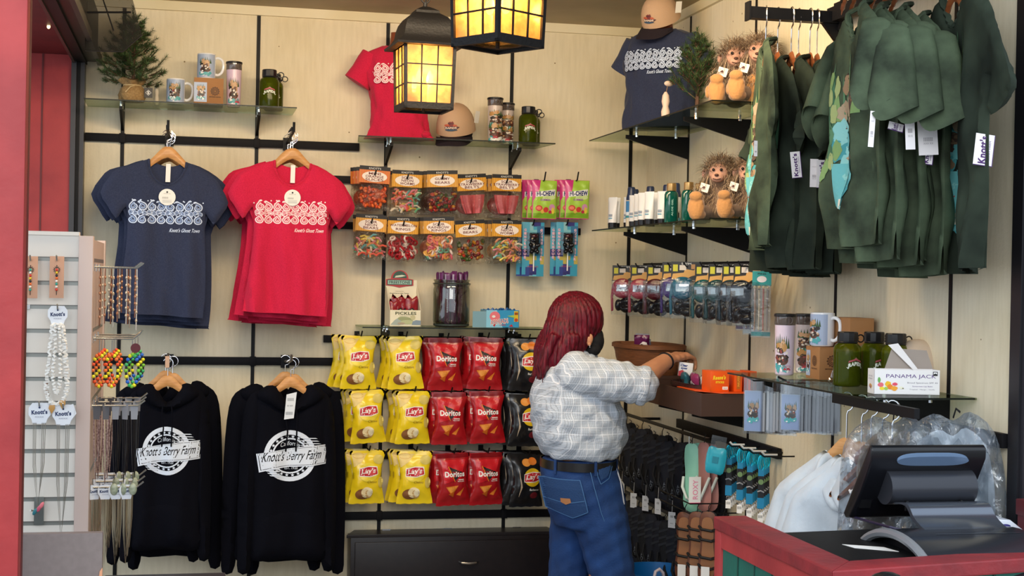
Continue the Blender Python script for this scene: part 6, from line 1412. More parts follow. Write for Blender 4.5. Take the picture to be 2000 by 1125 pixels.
# tags
PURT = K('#4a2468', .5); TAGW = K('#f4f1f4', .5)
def htag(par, px, py, Y, w, h, tilt, word=True, rz=0):
    c = at(px, py, Y); f = lambda U, V, l: np.stack([c.x+(U*math.cos(tilt)-V*math.sin(tilt)), np.full_like(U, Y)-l, c.z+(U*math.sin(tilt)+V*math.cos(tilt))], 1)
    sh = [P(TAGW, rect(-w/2, -h/2, w/2, h/2))]
    if word: sh += [P(PURT, rect(-w/2, -h/2, w/2, -h/2+.002)), P(PURT, rect(w/2-.0018, -h/2, w/2, h/2)), text(PURT, "Knott's", -w*.08, 0, h*.86, w*.42, rot=PI/2, bold=.03), text(K('#8a7a9a'), 'BERRY FARM', w*.26, 0, h*.6, w*.1, rot=PI/2)]
    else: sh += [text(K('#a8a4a8'), 'XXXXX', 0, h*.22, w*.5, h*.04), text(K('#8a868a'), 'IIIIIIIII', 0, -.01, w*.45, h*.10), text(K('#a8a4a8'), 'XXX XX', 0, -h*.2, w*.5, h*.05)]
    o = decal('hang_tag', sh, f, None, .1, 0, .0004); wchild(o, par)
htag(last, 1922, 293, -3.56, .055, .082, -.10); htag(last, 1812, 265, -3.36, .058, .105, .08, False); htag(last, 1812, 300, -3.34, .035, .06, -.1)
htag(gB, 1703, 252, -3.42, .016, .095, -.06, False); htag(gB, 1777, 248, -3.40, .028, .12, .06, False); htag(gB, 1750, 248, -3.38, .045, .022, -.2)
htag(gfirst, 1476, 290, -2.56, .012, .05, .0, False)
htag(g2, 1555, 322, -2.58, .035, .085, .12); htag(g2, 1590, 338, -2.62, .028, .09, 0, False); htag(g2, 1606, 340, -2.64, .038, .09, 0)
# ================================================================ SNORKEL MASK PACKS
SHELL = clear('clamshell', '#f6f8f8', .02, .05, bump=.2, bscale=25); DKP = K('#15161c', .2)
def gog(label, loc, rz, col, group='snorkel mask packs'):
    t = thing('snorkel_mask_pack', label, 'swim gear', loc, rz, group); w, h = .125, .235
    MB().bb((-w/2, .0, -.075), (w/2, .002, 0), K('#201c18', .4)).out('header_card', t, 0)
    r = random.Random(2); decal('header_print', [P(K('#c8c23a'), rect(-.055, -.04, -.035, -.012)), P(K('#d2a05a'), [(-.06, -.072), (-.055, -.05), (-.01, -.045), (-.005, -.03), (.03, -.035), (.05, -.02), (.055, -.05), (.02, -.06), (.0, -.072)]), P(K('#d8cfc4'), rect(-.028, -.035, .0, -.014)), P(K('#b98a5a'), rect(.02, -.03, .045, -.01)), text(WHITE, 'SWIM', .0, -.008, .04, .008)], fplane(0), t, .2)
    cm = mat('mask_'+col, col, .15, trans=.35, spec=.7)
    def bl(b, m): b.ell((-.012, -.030, -.095), (.046, .028, .034), m, 16, 10); b.ell((-.012, -.030, -.128), (.042, .030, .030), m, 16, 10); b.tube([(-.055, -.02, -.09), (-.062, -.02, -.15), (-.058, -.02, -.22)], .007, m, 8)
    union('mask', bl, cm, t, .005, 3)
    MB().box((-.012, -.060, -.108), (.055, .004, .032), clear('lens', '#e8f0f2', .25, .03)).out('lens', t, bevel=.001)
    union('snorkel_and_strap', lambda b, m: (b.ell((.012, -.03, -.172), (.034, .022, .020), m), b.ell((.012, -.03, -.208), (.032, .022, .020), m), b.ell((-.030, -.028, -.19), (.018, .018, .03), m)), DKP, t, .005, 3)
    MB().loft([[(x*w/2, y, z) for x, y in ((-1, -.002), (-1, -d), (-.8, -d-.006), (.8, -d-.006), (1, -d), (1, -.002))] for z, d in ((-.07, .05), (-.10, .058), (-h+.01, .05), (-h, .044))], SHELL).out('plastic_shell', t, 30)
    return t
XG = -.085; q0 = None; gcols = ['#c0455e', '#cf5468', '#6a1c2c', '#4a2c8a', '#2c7a9a', '#1f6a70', '#175058', '#14384a', '#142030']; gl = ['pink', 'brighter pink', 'dark wine', 'purple', 'sky blue', 'teal', 'dark teal', 'navy blue', 'black and navy']
for i, px in enumerate((1222, 1258, 1290, 1322, 1354, 1386, 1413, 1440, 1462)):
    p = atx(px, 518, XG); rz = math.radians((-20, -28, -35, -25, -22, -42, -42, -45, -50)[i]); lb = 'clear pack with %s snorkel mask on the right wall rail' % gl[i]; z0 = 1.695+(.01 if i in (4, 3) else 0)
    gog(lb, (XG+(0 if i != 4 else -.03), min(p.y, -.03-i*.0), z0), rz, gcols[i])
    f = thing('peg_hook', 'black wall hook of the %s mask pack' % gl[i], 'hook', (0, 0, 0), 0, 'black hooks of the mask packs'); y = min(p.y, -.06)
    MB().tube([(XC-.02, y, 1.69), (XG-.03, y, 1.684), (XG-.042, y, 1.703)], .0035, BLK, 6).out('wire_arm', f)
# make-up sundries right of them
for i, (px, py, col, lb) in enumerate(((1458, 522, '#6a2468', 'purple carded accessory bag hanging right of the mask packs'), (1478, 528, '#dfe3e6', 'white carded accessory bag beside the purple one'), (1500, 530, '#2f9a9c', 'teal carded comb pack partly behind the green tee'))):
    X = -.02; p = atx(px, py, X); t = thing('carded_accessory', lb, 'accessory', (X-.02*i, p.y-.02*i, p.z), math.radians(-30)); w = .07
    MB().bb((-w/2, 0, -.055), (w/2, .0015, 0), K(col, .5)).bb((-w/2, 0, -.24), (w/2, .0015, -.225), K(col, .5)).out('header_card', t, 0)
    b = MB(); 
    for k in range(4): b.tube([(-.024+.016*k, -.008, -.06-.01*(k % 2)), (-.022+.015*k, -.010, -.15), (-.024+.016*k, -.008, -.22)], [.0035, .003, .002], K(('#c89a7a', '#d8c8a8', '#b86a5a', '#8a7a70')[k], .3), 6).ell((-.024+.016*k, -.008, -.06), .006, K('#e0c89a', .3), 8, 6)
    b.out('hair_pins', t); MB().loft([[(x*w/2, y, z) for x, y in ((-1, 0), (-1, -.018), (1, -.018), (1, 0))] for z in (-.05, -.245)], SHELL).out('clear_bag', t, 0)
    decal('card_print', [P(K('#e8e4ea'), ell(0, -.03, .018, .012, 14)), text(INK, 'PINS', 0, -.01, .03, .006)], fplane(0), t, .2)
# ================================================================ BASKETS AND TRAY
TRM = mat('brown_tray', '#3c2a24', .45, col2='#453029', nscale=4)
ty0, ty1, tz = -.86, -1.64, 1.105
t = thing('shelf_tray', 'long brown tray shelf on the right wall under the baskets', 'shelf', (0, 0, 0))
MB().prism([(XC-.005, ty0), (XC-.285, ty0), (XC-.285, ty1), (XC-.005, ty1-.0)], tz, tz+.012, TRM, 'z').out('tray_base', t, 0)
MB().bb((XC-.285, ty1, tz+.0), (XC-.273, ty0, tz+.088), TRM).bb((XC-.285, ty1-.012, tz), (XC-.005, ty1, tz+.088), TRM).bb((XC-.285, ty0, tz), (XC-.005, ty0+.012, tz+.088), TRM).out('tray_rim', t, 0, bevel=.001)
for yy in (-1.0, -1.425): MB().prism([(XC-.004, tz-.002), (XC-.004, tz-.07), (XC-.24, tz-.02), (XC-.24, tz-.002)], yy-.006, yy+.006, BLK, 'y').out('bracket', t, 0)
MB().prism([(XC-.27, ty1+.10), (XC-.20, ty1-.018), (XC-.01, ty1-.018), (XC-.01, ty1+.25), (XC-.27, ty1+.32)], tz+.089, tz+.092, K('#e0541c', .4), 'z').out('orange_liner', t, 0)
def basket(label, loc, rx_, ry_, h, m, rz, slat=10, flare=1.15, name='woven_basket', nh=22):
    t = thing(name, label, 'basket', loc, rz); b = MB(); n = 48
    sq = lambda a: (math.copysign(abs(math.cos(a))**.7, math.cos(a)), math.copysign(abs(math.sin(a))**.7, math.sin(a)))
    rings = []
    for z in np.linspace(0, h, 7):
        k = 1+(flare-1)*z/h; rings.append([(rx_*k*sq(2*PI*i/n)[0]*(1+.012*(1 if (i//2) % 2 else -1)*(1 if int(z/h*6.1) % 2 else -1)), ry_*k*sq(2*PI*i/n)[1]*(1+.012*(1 if (i//2) % 2 else -1)), z) for i in range(n)])
    inn = [[(x*.95, y*.95, max(z, .006)) for x, y, z in r_] for r_ in rings[::-1]]
    b.loft(rings+inn, m); b.out('woven_body', t, 25)
    for z_, hh in ((h-.012, .016),):
        rr = [[(rx_*k*sq(2*PI*i/n)[0], ry_*k*sq(2*PI*i/n)[1], zz) for i in range(n)] for k, zz in ((flare*1.00, z_-hh/2), (flare*1.03, z_-hh/2), (flare*1.03, z_+hh/2), (flare*.97, z_+hh/2), (flare*.97, z_-hh/2))]
        MB().loft(rr, m, cap=False).out('rim_band', t, 25)
    return t
WB = mat('basket_splint', '#7a4a28', .6, col2='#633a1e', nscale=9, stretch=(2, 2, 24), bump=.2, bscale=40); WD = mat('dark_wicker', '#3a1816', .5, col2='#2a100f', nscale=40, bump=.4, bscale=90)
zt_ = tz+.0125
p = atx(1268, 725, -.10); basket('large brown splint basket behind the person\'s forearm', (-.085, -.62, 1.205), .105, .175, .135, WB, math.radians(6), flare=1.25)
s_ = thing('basket_shelf', 'small dark shelf under the large splint basket', 'shelf', (0, 0, 0)); MB().bb((-.20, -.80, 1.19), (XC-.004, -.42, 1.2045), TRM).out('shelf_board', s_, 0); MB().prism([(XC-.004, 1.189), (XC-.004, 1.12), (-.15, 1.17), (-.15, 1.189)], -.62, -.61, BLK, 'y').out('bracket', s_, 0)
basket('low dark red wicker basket in the tray under the hand', (XC-.15, -1.30, zt_), .095, .185, .095, WD, 0, flare=1.1)
rg = random.Random(6); q = None; sn = [('#5a1c4a', '#e8e2e0'), ('#8a8fa0', '#2a2a30')]
def packet(label, loc, rz, c1, c2, seed, rx=0):
    t = thing('snack_packet', label, 'snack', loc, rz, 'packets in the baskets', rx=rx); o = [(-.035, 0), (-.033, .05), (-.035, .10), (.035, .10), (.033, .05), (.035, 0)]
    _, F = puff('foil_pack', o, .012, .02, mat('foil_'+c1, c1, .25, bump=.3, bscale=40, spec=.7), t, .010, wr=crinkle(seed, .002), seed=seed); r = random.Random(seed)
    decal('pack_print', [P(K(c2, .3), blob(r.uniform(-.01, .01), .05, .020, .022, r)), P(INK, blob(0, .05, .008, .010, r))], F, t, .01, .001, .0003); return t
for i, (x, y, z, c) in enumerate(((-.13, -.66, 1.285, 0), (-.12, -.60, 1.285, 1), (-.08, -.58, 1.265, 0), (-.07, -.54, 1.26, 1))):
    packet(('purple packet standing highest in the splint basket', 'silver packet leaning in the splint basket', 'purple packet lying at the middle of the splint basket', 'silver packet at the back of the splint basket')[i], (x, y, z), rg.uniform(-1.5, 0), sn[c][0], sn[c][1], i+2, rx=rg.uniform(-.5, .5))
for i in range(8):
    y = -1.16-.041*i; c = ('#2f6a7a', '#6a2450', '#c8ccd2', '#8a3060')[i % 4]; d_ = {'#2f6a7a': 'teal', '#6a2450': 'purple', '#c8ccd2': 'silver', '#8a3060': 'magenta'}[c]
    packet('%s packet in the dark wicker basket, %s from the left' % (d_, ('first', 'second', 'third', 'fourth', 'fifth', 'sixth', 'seventh', 'eighth')[i]), (XC-.17+.03*(i % 3), y, zt_+.03), rg.uniform(-1.9, -1.2), c, '#e6e2e6' if i % 2 else '#2a2a30', 10+i, rx=rg.uniform(-.3, .3))
# white eye drop carton held in the hand
c = at(1338, 722, -1.14); t = thing('eye_drop_box', 'small white carton with blue lettering under the hand', 'box', (c.x+.0, -1.135, c.z-.028), math.radians(-12), ry=math.radians(6)); w, h = .058, .058
MB().bb((-w/2, -.012, 0), (w/2, .012, h), K('#eceef2', .4)).out('carton', t, bevel=.0008)
decal('carton_print', [text(K('#27408a'), 'Clear', -.008, h-.012, .030, .011, bold=.05, shear=.2), text(K('#27408a'), 'eyes', -.008, h-.026, .026, .009, bold=.05, shear=.2), P(K('#c43a44'), [(-w/2, 0), (-.006, 0), (-.002, .020), (-.014, .026), (-w/2, .020)]), P(K('#e8b8c0'), ell(-.004, .012, .007, .010, 12)), P(INK, rect(.010, .003, .018, .006))], fplane(-.012), t, .2)
# orange chocolate boxes
ORB = K('#e85a14', .35); bp_ = atx(1392, 765, XC-.27)
for i in range(3):
    y = ty1+.005+.0; X0 = -.155+.0535*i*1.0
    t = thing('chocolate_box', ('front-left orange candy box with yellow lettering', 'middle orange candy box, spine showing', 'rightmost orange candy box by the postcards')[i], 'box', ((XC-.195)+.060*i+(.016 if i else 0), -1.60, tz+.0925), 0, 'orange candy boxes'); t.scale = (.86, 1, .84)
    w_ = .088 if i == 0 else .036; x0 = -.044 if i == 0 else -.018
    MB().bb((x0, -.01, 0), (x0+w_, .09, .095), ORB).out('carton', t, bevel=.0008)
    if i == 0: sh = [text(K('#f6d226'), "Reese's", -.002, .066, .060, .020, shear=.2, bold=.05, rot=.04), text(K('#f6d226'), 'STICKS', .0, .044, .040, .010, bold=.06), P(K('#f4f0ea'), rect(.012, .010, .038, .024)), text(INK, 'XX.XX', .025, .017, .018, .006)]
    else: sh = [P(K('#b86a1c', .4), rect(-.008, .012, .010, .085)), text(K('#e8a83a'), "NUTS", .001, .05, .05, .010, rot=PI/2, bold=.04)]
    decal('carton_print', sh, fplane(-.01), t, .2)
# ================================================================ MAGNET AND POSTCARD PACKS under the lower right shelf
def pcard(label, loc, rz, w, h, col, art=True, group='clear sleeved raft cards'):
    t = thing('sleeved_card', label, 'souvenir card', loc, rz, group); MB().bb((-w/2, 0, -h), (w/2, .004, 0), K(col, .35)).out('card', t, bevel=.0006)
    if art: decal('card_print', [P(K('#a7bbe0', .4), rect(-w/2+.002, -h+.002, w/2-.002, -.002))]+raft(0, -h*.5, w*.75, h*.72, 4), fplane(0), t, .3, .0006, .00005)
    MB().loft([[(-w/2-.003, .006, z), (-w/2-.003, -.002, z), (w/2+.003, -.002, z), (w/2+.003, .006, z)] for z in (.045, -h-.008)], clear('sleeve_plastic', '#f2f4f6', .06, .05)).out('plastic_sleeve', t, 0); return t
for (px0, n_, w, h, py, nm, c0) in ((1472, 12, .062, .135, 763, 'left', '#d6d6da'), (1545, 13, .062, .112, 770, 'right', '#7a7c84')):
    X = -.20 if nm == 'left' else -.20; p = atx(px0, py, X); first = pcard('front raft picture card of the %s sleeved bundle' % nm, (X, p.y, p.z), math.radians(-28), w, h*1.05, '#c3d0ea'); q = None
    for k in range(1, n_):
        loc = (X+.009*k, p.y-.0085*k+.02, p.z-.003*(k % 3)); lb = '%s card from the front in the %s sleeved bundle' % (ORD[k % 12] if k < 12 else 'rearmost', nm)
        if q is None: q = pcard(lb, loc, math.radians(-58), w, h, c0, False)
        else: dup(q, loc, math.radians(-58+rg.uniform(-5, 5)), lb)
    f = thing('peg_hook', 'black hook of the %s sleeved card bundle' % nm, 'hook', (0, 0, 0), 0, 'black hooks under lower right shelf'); MB().tube([(XC-.01, p.y-.16, p.z+.05), (X, p.y-.0, p.z+.035), (X-.035, p.y+.03, p.z+.055)], .0035, BLK, 6).out('wire_arm', f)
# ================================================================ FLIP-FLOP RACK (dark, under the tray)
FBK = mat('black_rubber', '#0d0d11', .7, bump=.15, bscale=120); FNV = mat('navy_rubber', '#10131f', .7); FGR = K('#25272d', .7)
SOLE = cr([(-.030, 0), (-.036, -.05), (-.030, -.12), (-.038, -.20), (-.034, -.255), (0, -.275), (.036, -.255), (.044, -.20), (.034, -.12), (.034, -.05), (.026, 0), (0, .012)], 3)
def sandal(t, dx, m, sm, y0=0, nm='sole'):
    puff(nm, [(x+dx, z) for x, z in SOLE], .010, .012, m, t, .018, off=lambda u, v: y0+0*u, bk=1)
    b = MB(); 
    for s in (-1, 1): b.tube([(dx+s*.036, y0-.004, -.13), (dx+s*.030, y0-.022, -.17), (dx+s*.008, y0-.022, -.215), (dx, y0-.010, -.225)], [.006, .0065, .0055, .004], sm, 8)
    b.out('thong_strap', t)
def flipflop(label, loc, rz, m=FBK, sm=FBK, tagged=True, group='black flip flops on the wall rack', stripes=True, tagc=None):
    t = thing('flip_flops', label, 'sandals', loc, rz, group)
    sandal(t, 0, m, sm); sandal(t, .012, m, sm, .032)
    MB().tube([(0, 0, .008), (0, 0, .03), (.008, 0, .045), (-.004, 0, .052)], .002, FBK, 5).out('plastic_hanger', t)
    if stripes:
        r = random.Random(3); decal('strap_print', [P(FGR, [(-.03, -.03-.03*i), (.02, -.012-.03*i), (.02, -.022-.03*i), (-.03, -.042-.03*i)]) for i in range(3)]+[text(K('#6a6f78'), 'NOT', -.006, -.20, .05, .016, rot=PI/2.4, bold=.04)], fplane(-.0115), t, .1)
    if tagged:
        sh = [P(tagc or K('#d5d6d6', .5), rect(-.018, -.345, .018, -.275)), text(INK, 'III', 0, -.295, .012, .010), text(INK, 'XXX', 0, -.325, .016, .004)]; decal('hang_tag', sh, fplane(-.02), t, .1); MB().tube([(0, -.02, -.277), (0, -.016, -.22)], .0008, WHITE, 4).out('tag_string', t)
    return t
zr = .965; o = MB().tube([(XC-.10, -.03, zr), (XC-.10, -1.30, zr)], .009, BLK, 6).tube([(XC-.10, -.30, zr), (XC-.004, -.30, zr)], .007, BLK, 6).tube([(XC-.10, -1.20, zr), (XC-.004, -1.20, zr)], .007, BLK, 6).out('wire_rack'); tag(o, 'upper black rack bar carrying dark flip flops on right wall', 'rack', 'black sandal rack bars')
o = MB().tube([(XC-.10, -.03, .585), (XC-.10, -1.25, .585)], .009, BLK, 6).tube([(XC-.10, -.30, .585), (XC-.004, -.30, .585)], .007, BLK, 6).tube([(XC-.10, -1.20, .585), (XC-.004, -1.20, .585)], .007, BLK, 6).out('wire_rack'); tag(o, 'lower black rack bar carrying dark flip flops on right wall', 'rack', 'black sandal rack bars')
nums = ('first', 'second', 'third', 'fourth', 'fifth', 'sixth', 'seventh', 'eighth', 'ninth', 'tenth', 'eleventh', 'twelfth', 'thirteenth')
a = b_ = None
for i in range(13):
    y = -.06-.095*i; lb = 'dark flip flops, %s from the corner on the upper bar' % nums[i]; loc = (XC-.10-.006*(i % 2), y, zr-.055-.03*(i % 3)*.5); rz = math.radians(-52+(i*37 % 13)-6)
    if i % 2 == 0:
        if a is None: a = flipflop(lb, loc, rz)
        else: dup(a, loc, rz, lb)
    else:
        if b_ is None: b_ = flipflop(lb, loc, rz, FNV, FBK, False)
        else: dup(b_, loc, rz, lb)
for i in range(12):
    dup(b_, (XC-.035, -.10-.1*i, zr-.13-.02*(i % 2)), math.radians(-50), 'dark flip flops added as backing in the rear layer of the upper rack'); dup(b_, (XC-.035, -.10-.1*i, .50), math.radians(-50), 'dark flip flops added as backing in the rear layer of the lower rack')  # rear pairs added as dark backing where the wall lies in shade
for i in range(11):
    y = -.08-.105*i; lb = 'dark flip flops, %s from the corner on the lower bar' % nums[i]; dup(b_ if i % 3 else a, (XC-.10, y, .53-.012*(i % 2)), math.radians(-55+(i*29 % 11)), lb)
MINT = K('#8fcdb6', .5); PKB = K('#b07a72', .5)
p = atx(1352, 862, XC-.16); r_ = flipflop('mint flip flops with pink lettered white tag', (p.x, p.y, p.z-.02), math.radians(-50), MINT, K('#d5ddd6', .5), False, 'light coloured flip flops', False)
c = at(1357, 958, p.y-.075); o = decal('hang_tag', [P(WHITE, rect(-.026, -.056, .026, .056)), P(K('#e8407a'), rect(-.026, -.056, .026, -.050)), text(K('#ef8fae'), 'ROXY', .002, .004, .080, .022, rot=PI/2, bold=.01)], lambda U, V, l: np.stack([c.x+U, np.full_like(U, c.y)-l, c.z+V], 1), None, .2); wchild(o, r_)
dup(r_, (p.x+.035, p.y-.05, p.z-.01), math.radians(-62), 'rosy brown flip flops behind the mint pair', swap={MINT: PKB})
for k in list(D.objects):
    if k.parent and k.parent.get('label') == 'rosy brown flip flops behind the mint pair' and k.name.startswith('hang_tag'): D.objects.remove(k)
o = MB().tube([(p.x-.01, p.y+.01, p.z+.02), (p.x-.008, p.y+.01, p.z-.10)], .0025, K('#c9ccc8'), 6).out('metal_rod'); tag(o, 'thin pale rod above the mint flip flops', 'rod'); pass
LEA = K('#5f3522', .5); LE2 = K('#8a5c3a', .5)
q = None
for i, px in enumerate((1338, 1362, 1384)):
    X = XC-.20; p = atx(px, 1005, X); lb = ('leftmost leather sandal with dark toe straps, lower rack', 'middle leather sandal, lower rack', 'rightmost leather sandal, lower rack')[i]; loc = (X, p.y, p.z); rz = math.radians(-35)
    if q is None:
        q = thing('leather_sandal', lb, 'sandals', loc, rz, 'leather sandals'); _, F = puff('sole', SOLE, .008, .010, LEA, q, .015); puff('dark_rim', [(x*1.12, z*1.02) for x, z in SOLE], .004, .006, FBK, q, .02, off=lambda u, v: .012+0*u)
        decal('footbed', [P(LE2, [(x*.7, z*.85-.02) for x, z in SOLE])], F, q, .02, .001)
        bb = MB()
        for z in (-.05, -.09, -.16, -.20): bb.tube([(-.038, .004, z), (-.02, -.026, z-.006), (.02, -.026, z-.010), (.040, .004, z-.004)], .006, FBK, 6)
        bb.out('straps', q); decal('hang_tag', [P(K('#d5d6d6', .5), rect(-.017, -.26, .017, -.20))], fplane(-.035), q, .1)
        MB().tube([(0, 0, .008), (0, 0, .03), (.008, 0, .045)], .002, FBK, 5).out('plastic_hanger', q)
    else: dup(q, loc, rz, lb)
b = MB()
for z in (.72, .68): b.tube([(XC-.21, -.95, z), (XC-.21, -1.34, z), (XC-.004, -1.34, z)], .003, BLK, 5)
tag(b.out('wire_guard'), 'thin black wire guard beside the leather sandals', 'rack')
p = at(1284, 1112, -.95); t = thing('blue_basin', 'blue plastic tub at the bottom edge beside the person', 'tub', (p.x, -.95, 0)); zz = p.z
MB().lathe([(0, .002), (.13, .002), (.17, zz-.02), (.175, zz), (.168, zz), (.125, .012), (0, .012)], K('#1470b8', .35), 36).out('tub', t)
p = at(1262, 1112, -.95); o = MB().tube([(p.x-PX*0+.0, -1.05, p.z-.03), (p.x+.01, -1.05, p.z+.01), (p.x+.03, -1.04, p.z+.018), (p.x+.05, -1.03, p.z-.0), (p.x+.06, -1.02, p.z-.05)], .007, K('#d9c9cf', .4), 8).out('curled_cord'); tag(o, 'pale curled cord standing in the blue tub', 'cord')
# ================================================================ LANYARDS and teal pouch
TEAL = mat('teal_strap', '#0e7fae', .5); TEAC = mat('teal_carabiner', '#19b4d0', .2, .6); SIL = CHROME
def lanyard(label, loc, rz):
    t = thing('carabiner_strap', label, 'key strap', loc, rz, 'teal carabiner straps')
    MB().tube([(.012*math.cos(a), 0, -.028+.030*math.sin(a)) for a in [2*PI*i/16 for i in range(16)]], .0032, TEAC, 6, closed=True).out('carabiner', t)
    MB().bb((-.011, -.003, -.075), (.011, .003, -.052), TEAL).out('upper_webbing', t, 0, bevel=.001); MB().bb((-.011, -.0035, -.155), (.011, .0035, -.075), K('#17191f', .6)).out('black_webbing', t, 0, bevel=.001)
    MB().tube([(0, -.008, -.096), (0, -.004, -.096)], .010, K('#6d8a5a', .4), 14).out('compass', t); MB().tube([(-.012, -.005, -.132), (0, -.007, -.128), (.012, -.005, -.134)], .003, K('#8f949c', .3), 5).out('buckle_stripe', t)
    MB().bb((-.013, -.003, -.195), (.013, .003, -.155), TEAL).out('lower_webbing', t, 0, bevel=.001)
    MB().tube([(.008*math.cos(a), 0, -.205+.010*math.sin(a)) for a in [2*PI*i/12 for i in range(12)]], .0016, SIL, 5, closed=True).out('key_ring', t)
    decal('bar_code_tag', [P(PAPER, rect(-.010, -.245, .010, -.213)), text(INK, 'IIIII', 0, -.224, .014, .010)], fplane(-.004), t, .1); return t
q = None; n_ = 0
for k, px in enumerate((1425, 1447, 1466, 1488)):
    for j in range(4):
        X = XC-.14+.032*j; p = atx(px+2*j, 858, X) if False else atx(px+3.5*j, 856+2*k, X); lb = 'teal strap, %s on the %s hook from the left' % (ORD[j], nums[k]); rz = math.radians(-25+j*6)
        loc = (X, p.y, .985-.004*j)
        if q is None: q = lanyard(lb, loc, rz)
        else: dup(q, loc, rz, lb)
    p = atx(px, 852, XC-.15); f = thing('peg_hook', '%s white-tipped hook over the teal straps' % nums[k], 'hook', (0, 0, 0), 0, 'white tipped hooks'); MB().tube([(XC-.02, p.y, .985), (XC-.14, p.y, .985), (XC-.16, p.y, 1.0)], .003, BLK, 6).out('wire_arm', f); MB().tube([(XC-.09, p.y-.005, .992), (XC-.14, p.y-.005, .993), (XC-.15, p.y-.005, 1.003)], .004, K('#d6d8da'), 6).out('white_label_strip', f)
p = atx(1404, 862, XC-.19); t = thing('phone_pouch', 'teal waterproof pouch with clear top, left of the teal straps', 'pouch', (p.x, p.y, p.z), math.radians(-35), ry=math.radians(8)); puff('pouch_body', cr([(-.036, -.03), (-.036, -.12), (0, -.128), (.036, -.12), (.036, -.03), (0, -.026)], 3), .010, .02, K('#2a9cb4', .25), t, .012); MB().bb((-.03, -.001, -.03), (.03, .001, .02), clear('sleeve_plastic', '#f2f4f6', .06, .05)).out('clear_flap', t, 0); MB().bb((-.012, -.012, -.085), (.012, -.010, -.06), K('#1f7a90', .3)).out('printed_patch', t)
# ================================================================ PONCHOS
PON = mat('poncho_plastic', '#dbe5ee', .35, alpha=.72, bump=.5, bscale=16, spec=.6); PONC = clear('poncho_bag', '#f2f5f8', .10, .08, bump=.7, bscale=9, body='#c4d2e2', bodyfac=.10)
rX = -.20; b = MB(); b.bb((rX-.008, -3.36, 1.262), (rX+.008, -2.84, 1.290), BLK); 
t = thing('hang_rail', 'black rail under the lower right shelf carrying the ponchos', 'hang rail', (0, 0, 0), 0, 'black hang rails'); b.out('bar', t, 0)
for y in (-2.88, -3.0155): MB().prism([(XC-.004, 1.262), (XC-.004, 1.20), (XC-.03, 1.19), (XC-.05, 1.235), (rX, 1.262), (rX, 1.29), (XC-.004, 1.29)], y-.008, y+.008, BLK, 'y').out('bracket', t, 0)
PO = [(-.08, -.01), (-.10, .0), (-.18, -.05), (-.30, -.13), (-.34, -.2), (-.40, -.38), (-.45, -.58), (-.49, -.78), (-.3, -.80), (0, -.79), (.3, -.80), (.49, -.78), (.45, -.58), (.40, -.38), (.34, -.2), (.30, -.13), (.18, -.05), (.10, .0), (.08, -.01), (.04, -.07), (0, -.15), (-.04, -.07)]
def pw(u, v): k = np.clip(-v/.7, 0, 1); return (.028*np.sin(u*22+v*3)+.016*np.sin(u*41-v*5+1)+.008*np.sin(u*80+v*12))*k+.006*np.sin(v*30+u*18)
def poncho(label, loc, rz, sc=1):
    t = thing('hanging_poncho', label, 'poncho', loc, rz, 'clear white ponchos'); puff('poncho_sheet', cr(PO, 2), .03, .06, PON, t, .022, wr=pw, bk=.7)
    union('hood', lambda b, m: [b.tube([((.095+.012*j)*math.cos(a_), (.060+.01*j)*math.sin(a_)-.03, -.055-.022*j+.055*math.sin(a_)+.008*math.sin(a_*5+j)) for a_ in [2*PI*i/28 for i in range(28)]], .020, m, 8, closed=True) for j in range(3)], PON, t, .007, 3)
    MB().tube([(.0, -.07, -.16), (.0, -.075, -.30), (.002, -.07, -.5)], .002, PON, 5).out('front_seam', t); t.scale = sc; return t
zh = 1.165; q = hq = None
for i, y in enumerate((-2.93, -3.03, -3.09, -3.16, -3.22)):
    lb = '%s clear poncho from the left on the lower rail' % nums[i]; lh = 'wooden hanger of the %s poncho from the left' % nums[i]; rz = math.radians(-52+3*i); m_ = WOODH if i in (0, 1) else WOODD
    loc = (rX, y, zh)
    if i < 3:
        if q is None: q = poncho(lb, (rX, y, zh-.045), rz, (.74, .9, .88))
        else: dup(q, (rX, y, zh-.045), rz, lb, sc=(.74, .9, .88))
    if hq is None:
        hq = hanger(lh, loc, rz, WOODH, 'poncho hangers', hook=False, w=.15); MB().tube([(0, 0, -.01), (0, 0, .07)]+[(.022*math.sin(a), 0, .108-.028*math.cos(a)) for a in [math.radians(x) for x in range(10, 230, 20)]], .0024, CHROME, 6).out('metal_hook', hq)
    else: dup(hq, loc, rz, lh, swap=({WOODH: WOODD} if i > 1 else None))
BGO = cr([(-.10, .10), (-.24, .03), (-.28, -.10), (-.29, -.3), (-.32, -.6), (-.30, -.75), (0, -.77), (.28, -.75), (.31, -.6), (.27, -.3), (.26, -.1), (.20, .05), (.08, .11), (0, .08)], 3)
bw_ = lambda u, v: .022*np.sin(u*31+v*14)+.018*np.sin(v*23-u*19+1)+.012*np.sin(u*60-v*44)+.008*np.sin(v*90+u*70)
for nm, px, py, Y, rz, sc, inner, lb in (('a', 1745, 812, -3.22, -40, .85, '#b9a48c', 'crinkled clear bag over the middle ponchos, behind the register screen'), ('b', 1862, 808, -3.30, -25, .88, '#bccbe0', 'bulging clear bag of pale blue ponchos beside the right wall rail')):
    p = at(px, py, Y); t = thing('bagged_poncho', lb, 'poncho', (p.x, Y, p.z-.09), math.radians(rz), 'ponchos in crinkled clear bags')
    puff('clear_bag', BGO, .055, .09, PONC, t, .022, wr=bw_, bk=.6)
    puff('folded_poncho', [(x*(.80 if nm == 'b' else .7), z*.9-.04) for x, z in BGO], .03, .06, PON if nm == 'b' else clear('tan_plastic', '#e9dccb', .15, .15, bump=.8, bscale=12, body='#b5a48e', bodyfac=.3), t, .025, wr=bw_, bk=.3); t.scale = (sc*.62, sc, sc)
    MB().tube([(0, 0, .09), (.01, -.02, .12), (.03, -.03, .11)], .004, BLK, 6).out('hook_tip', t)
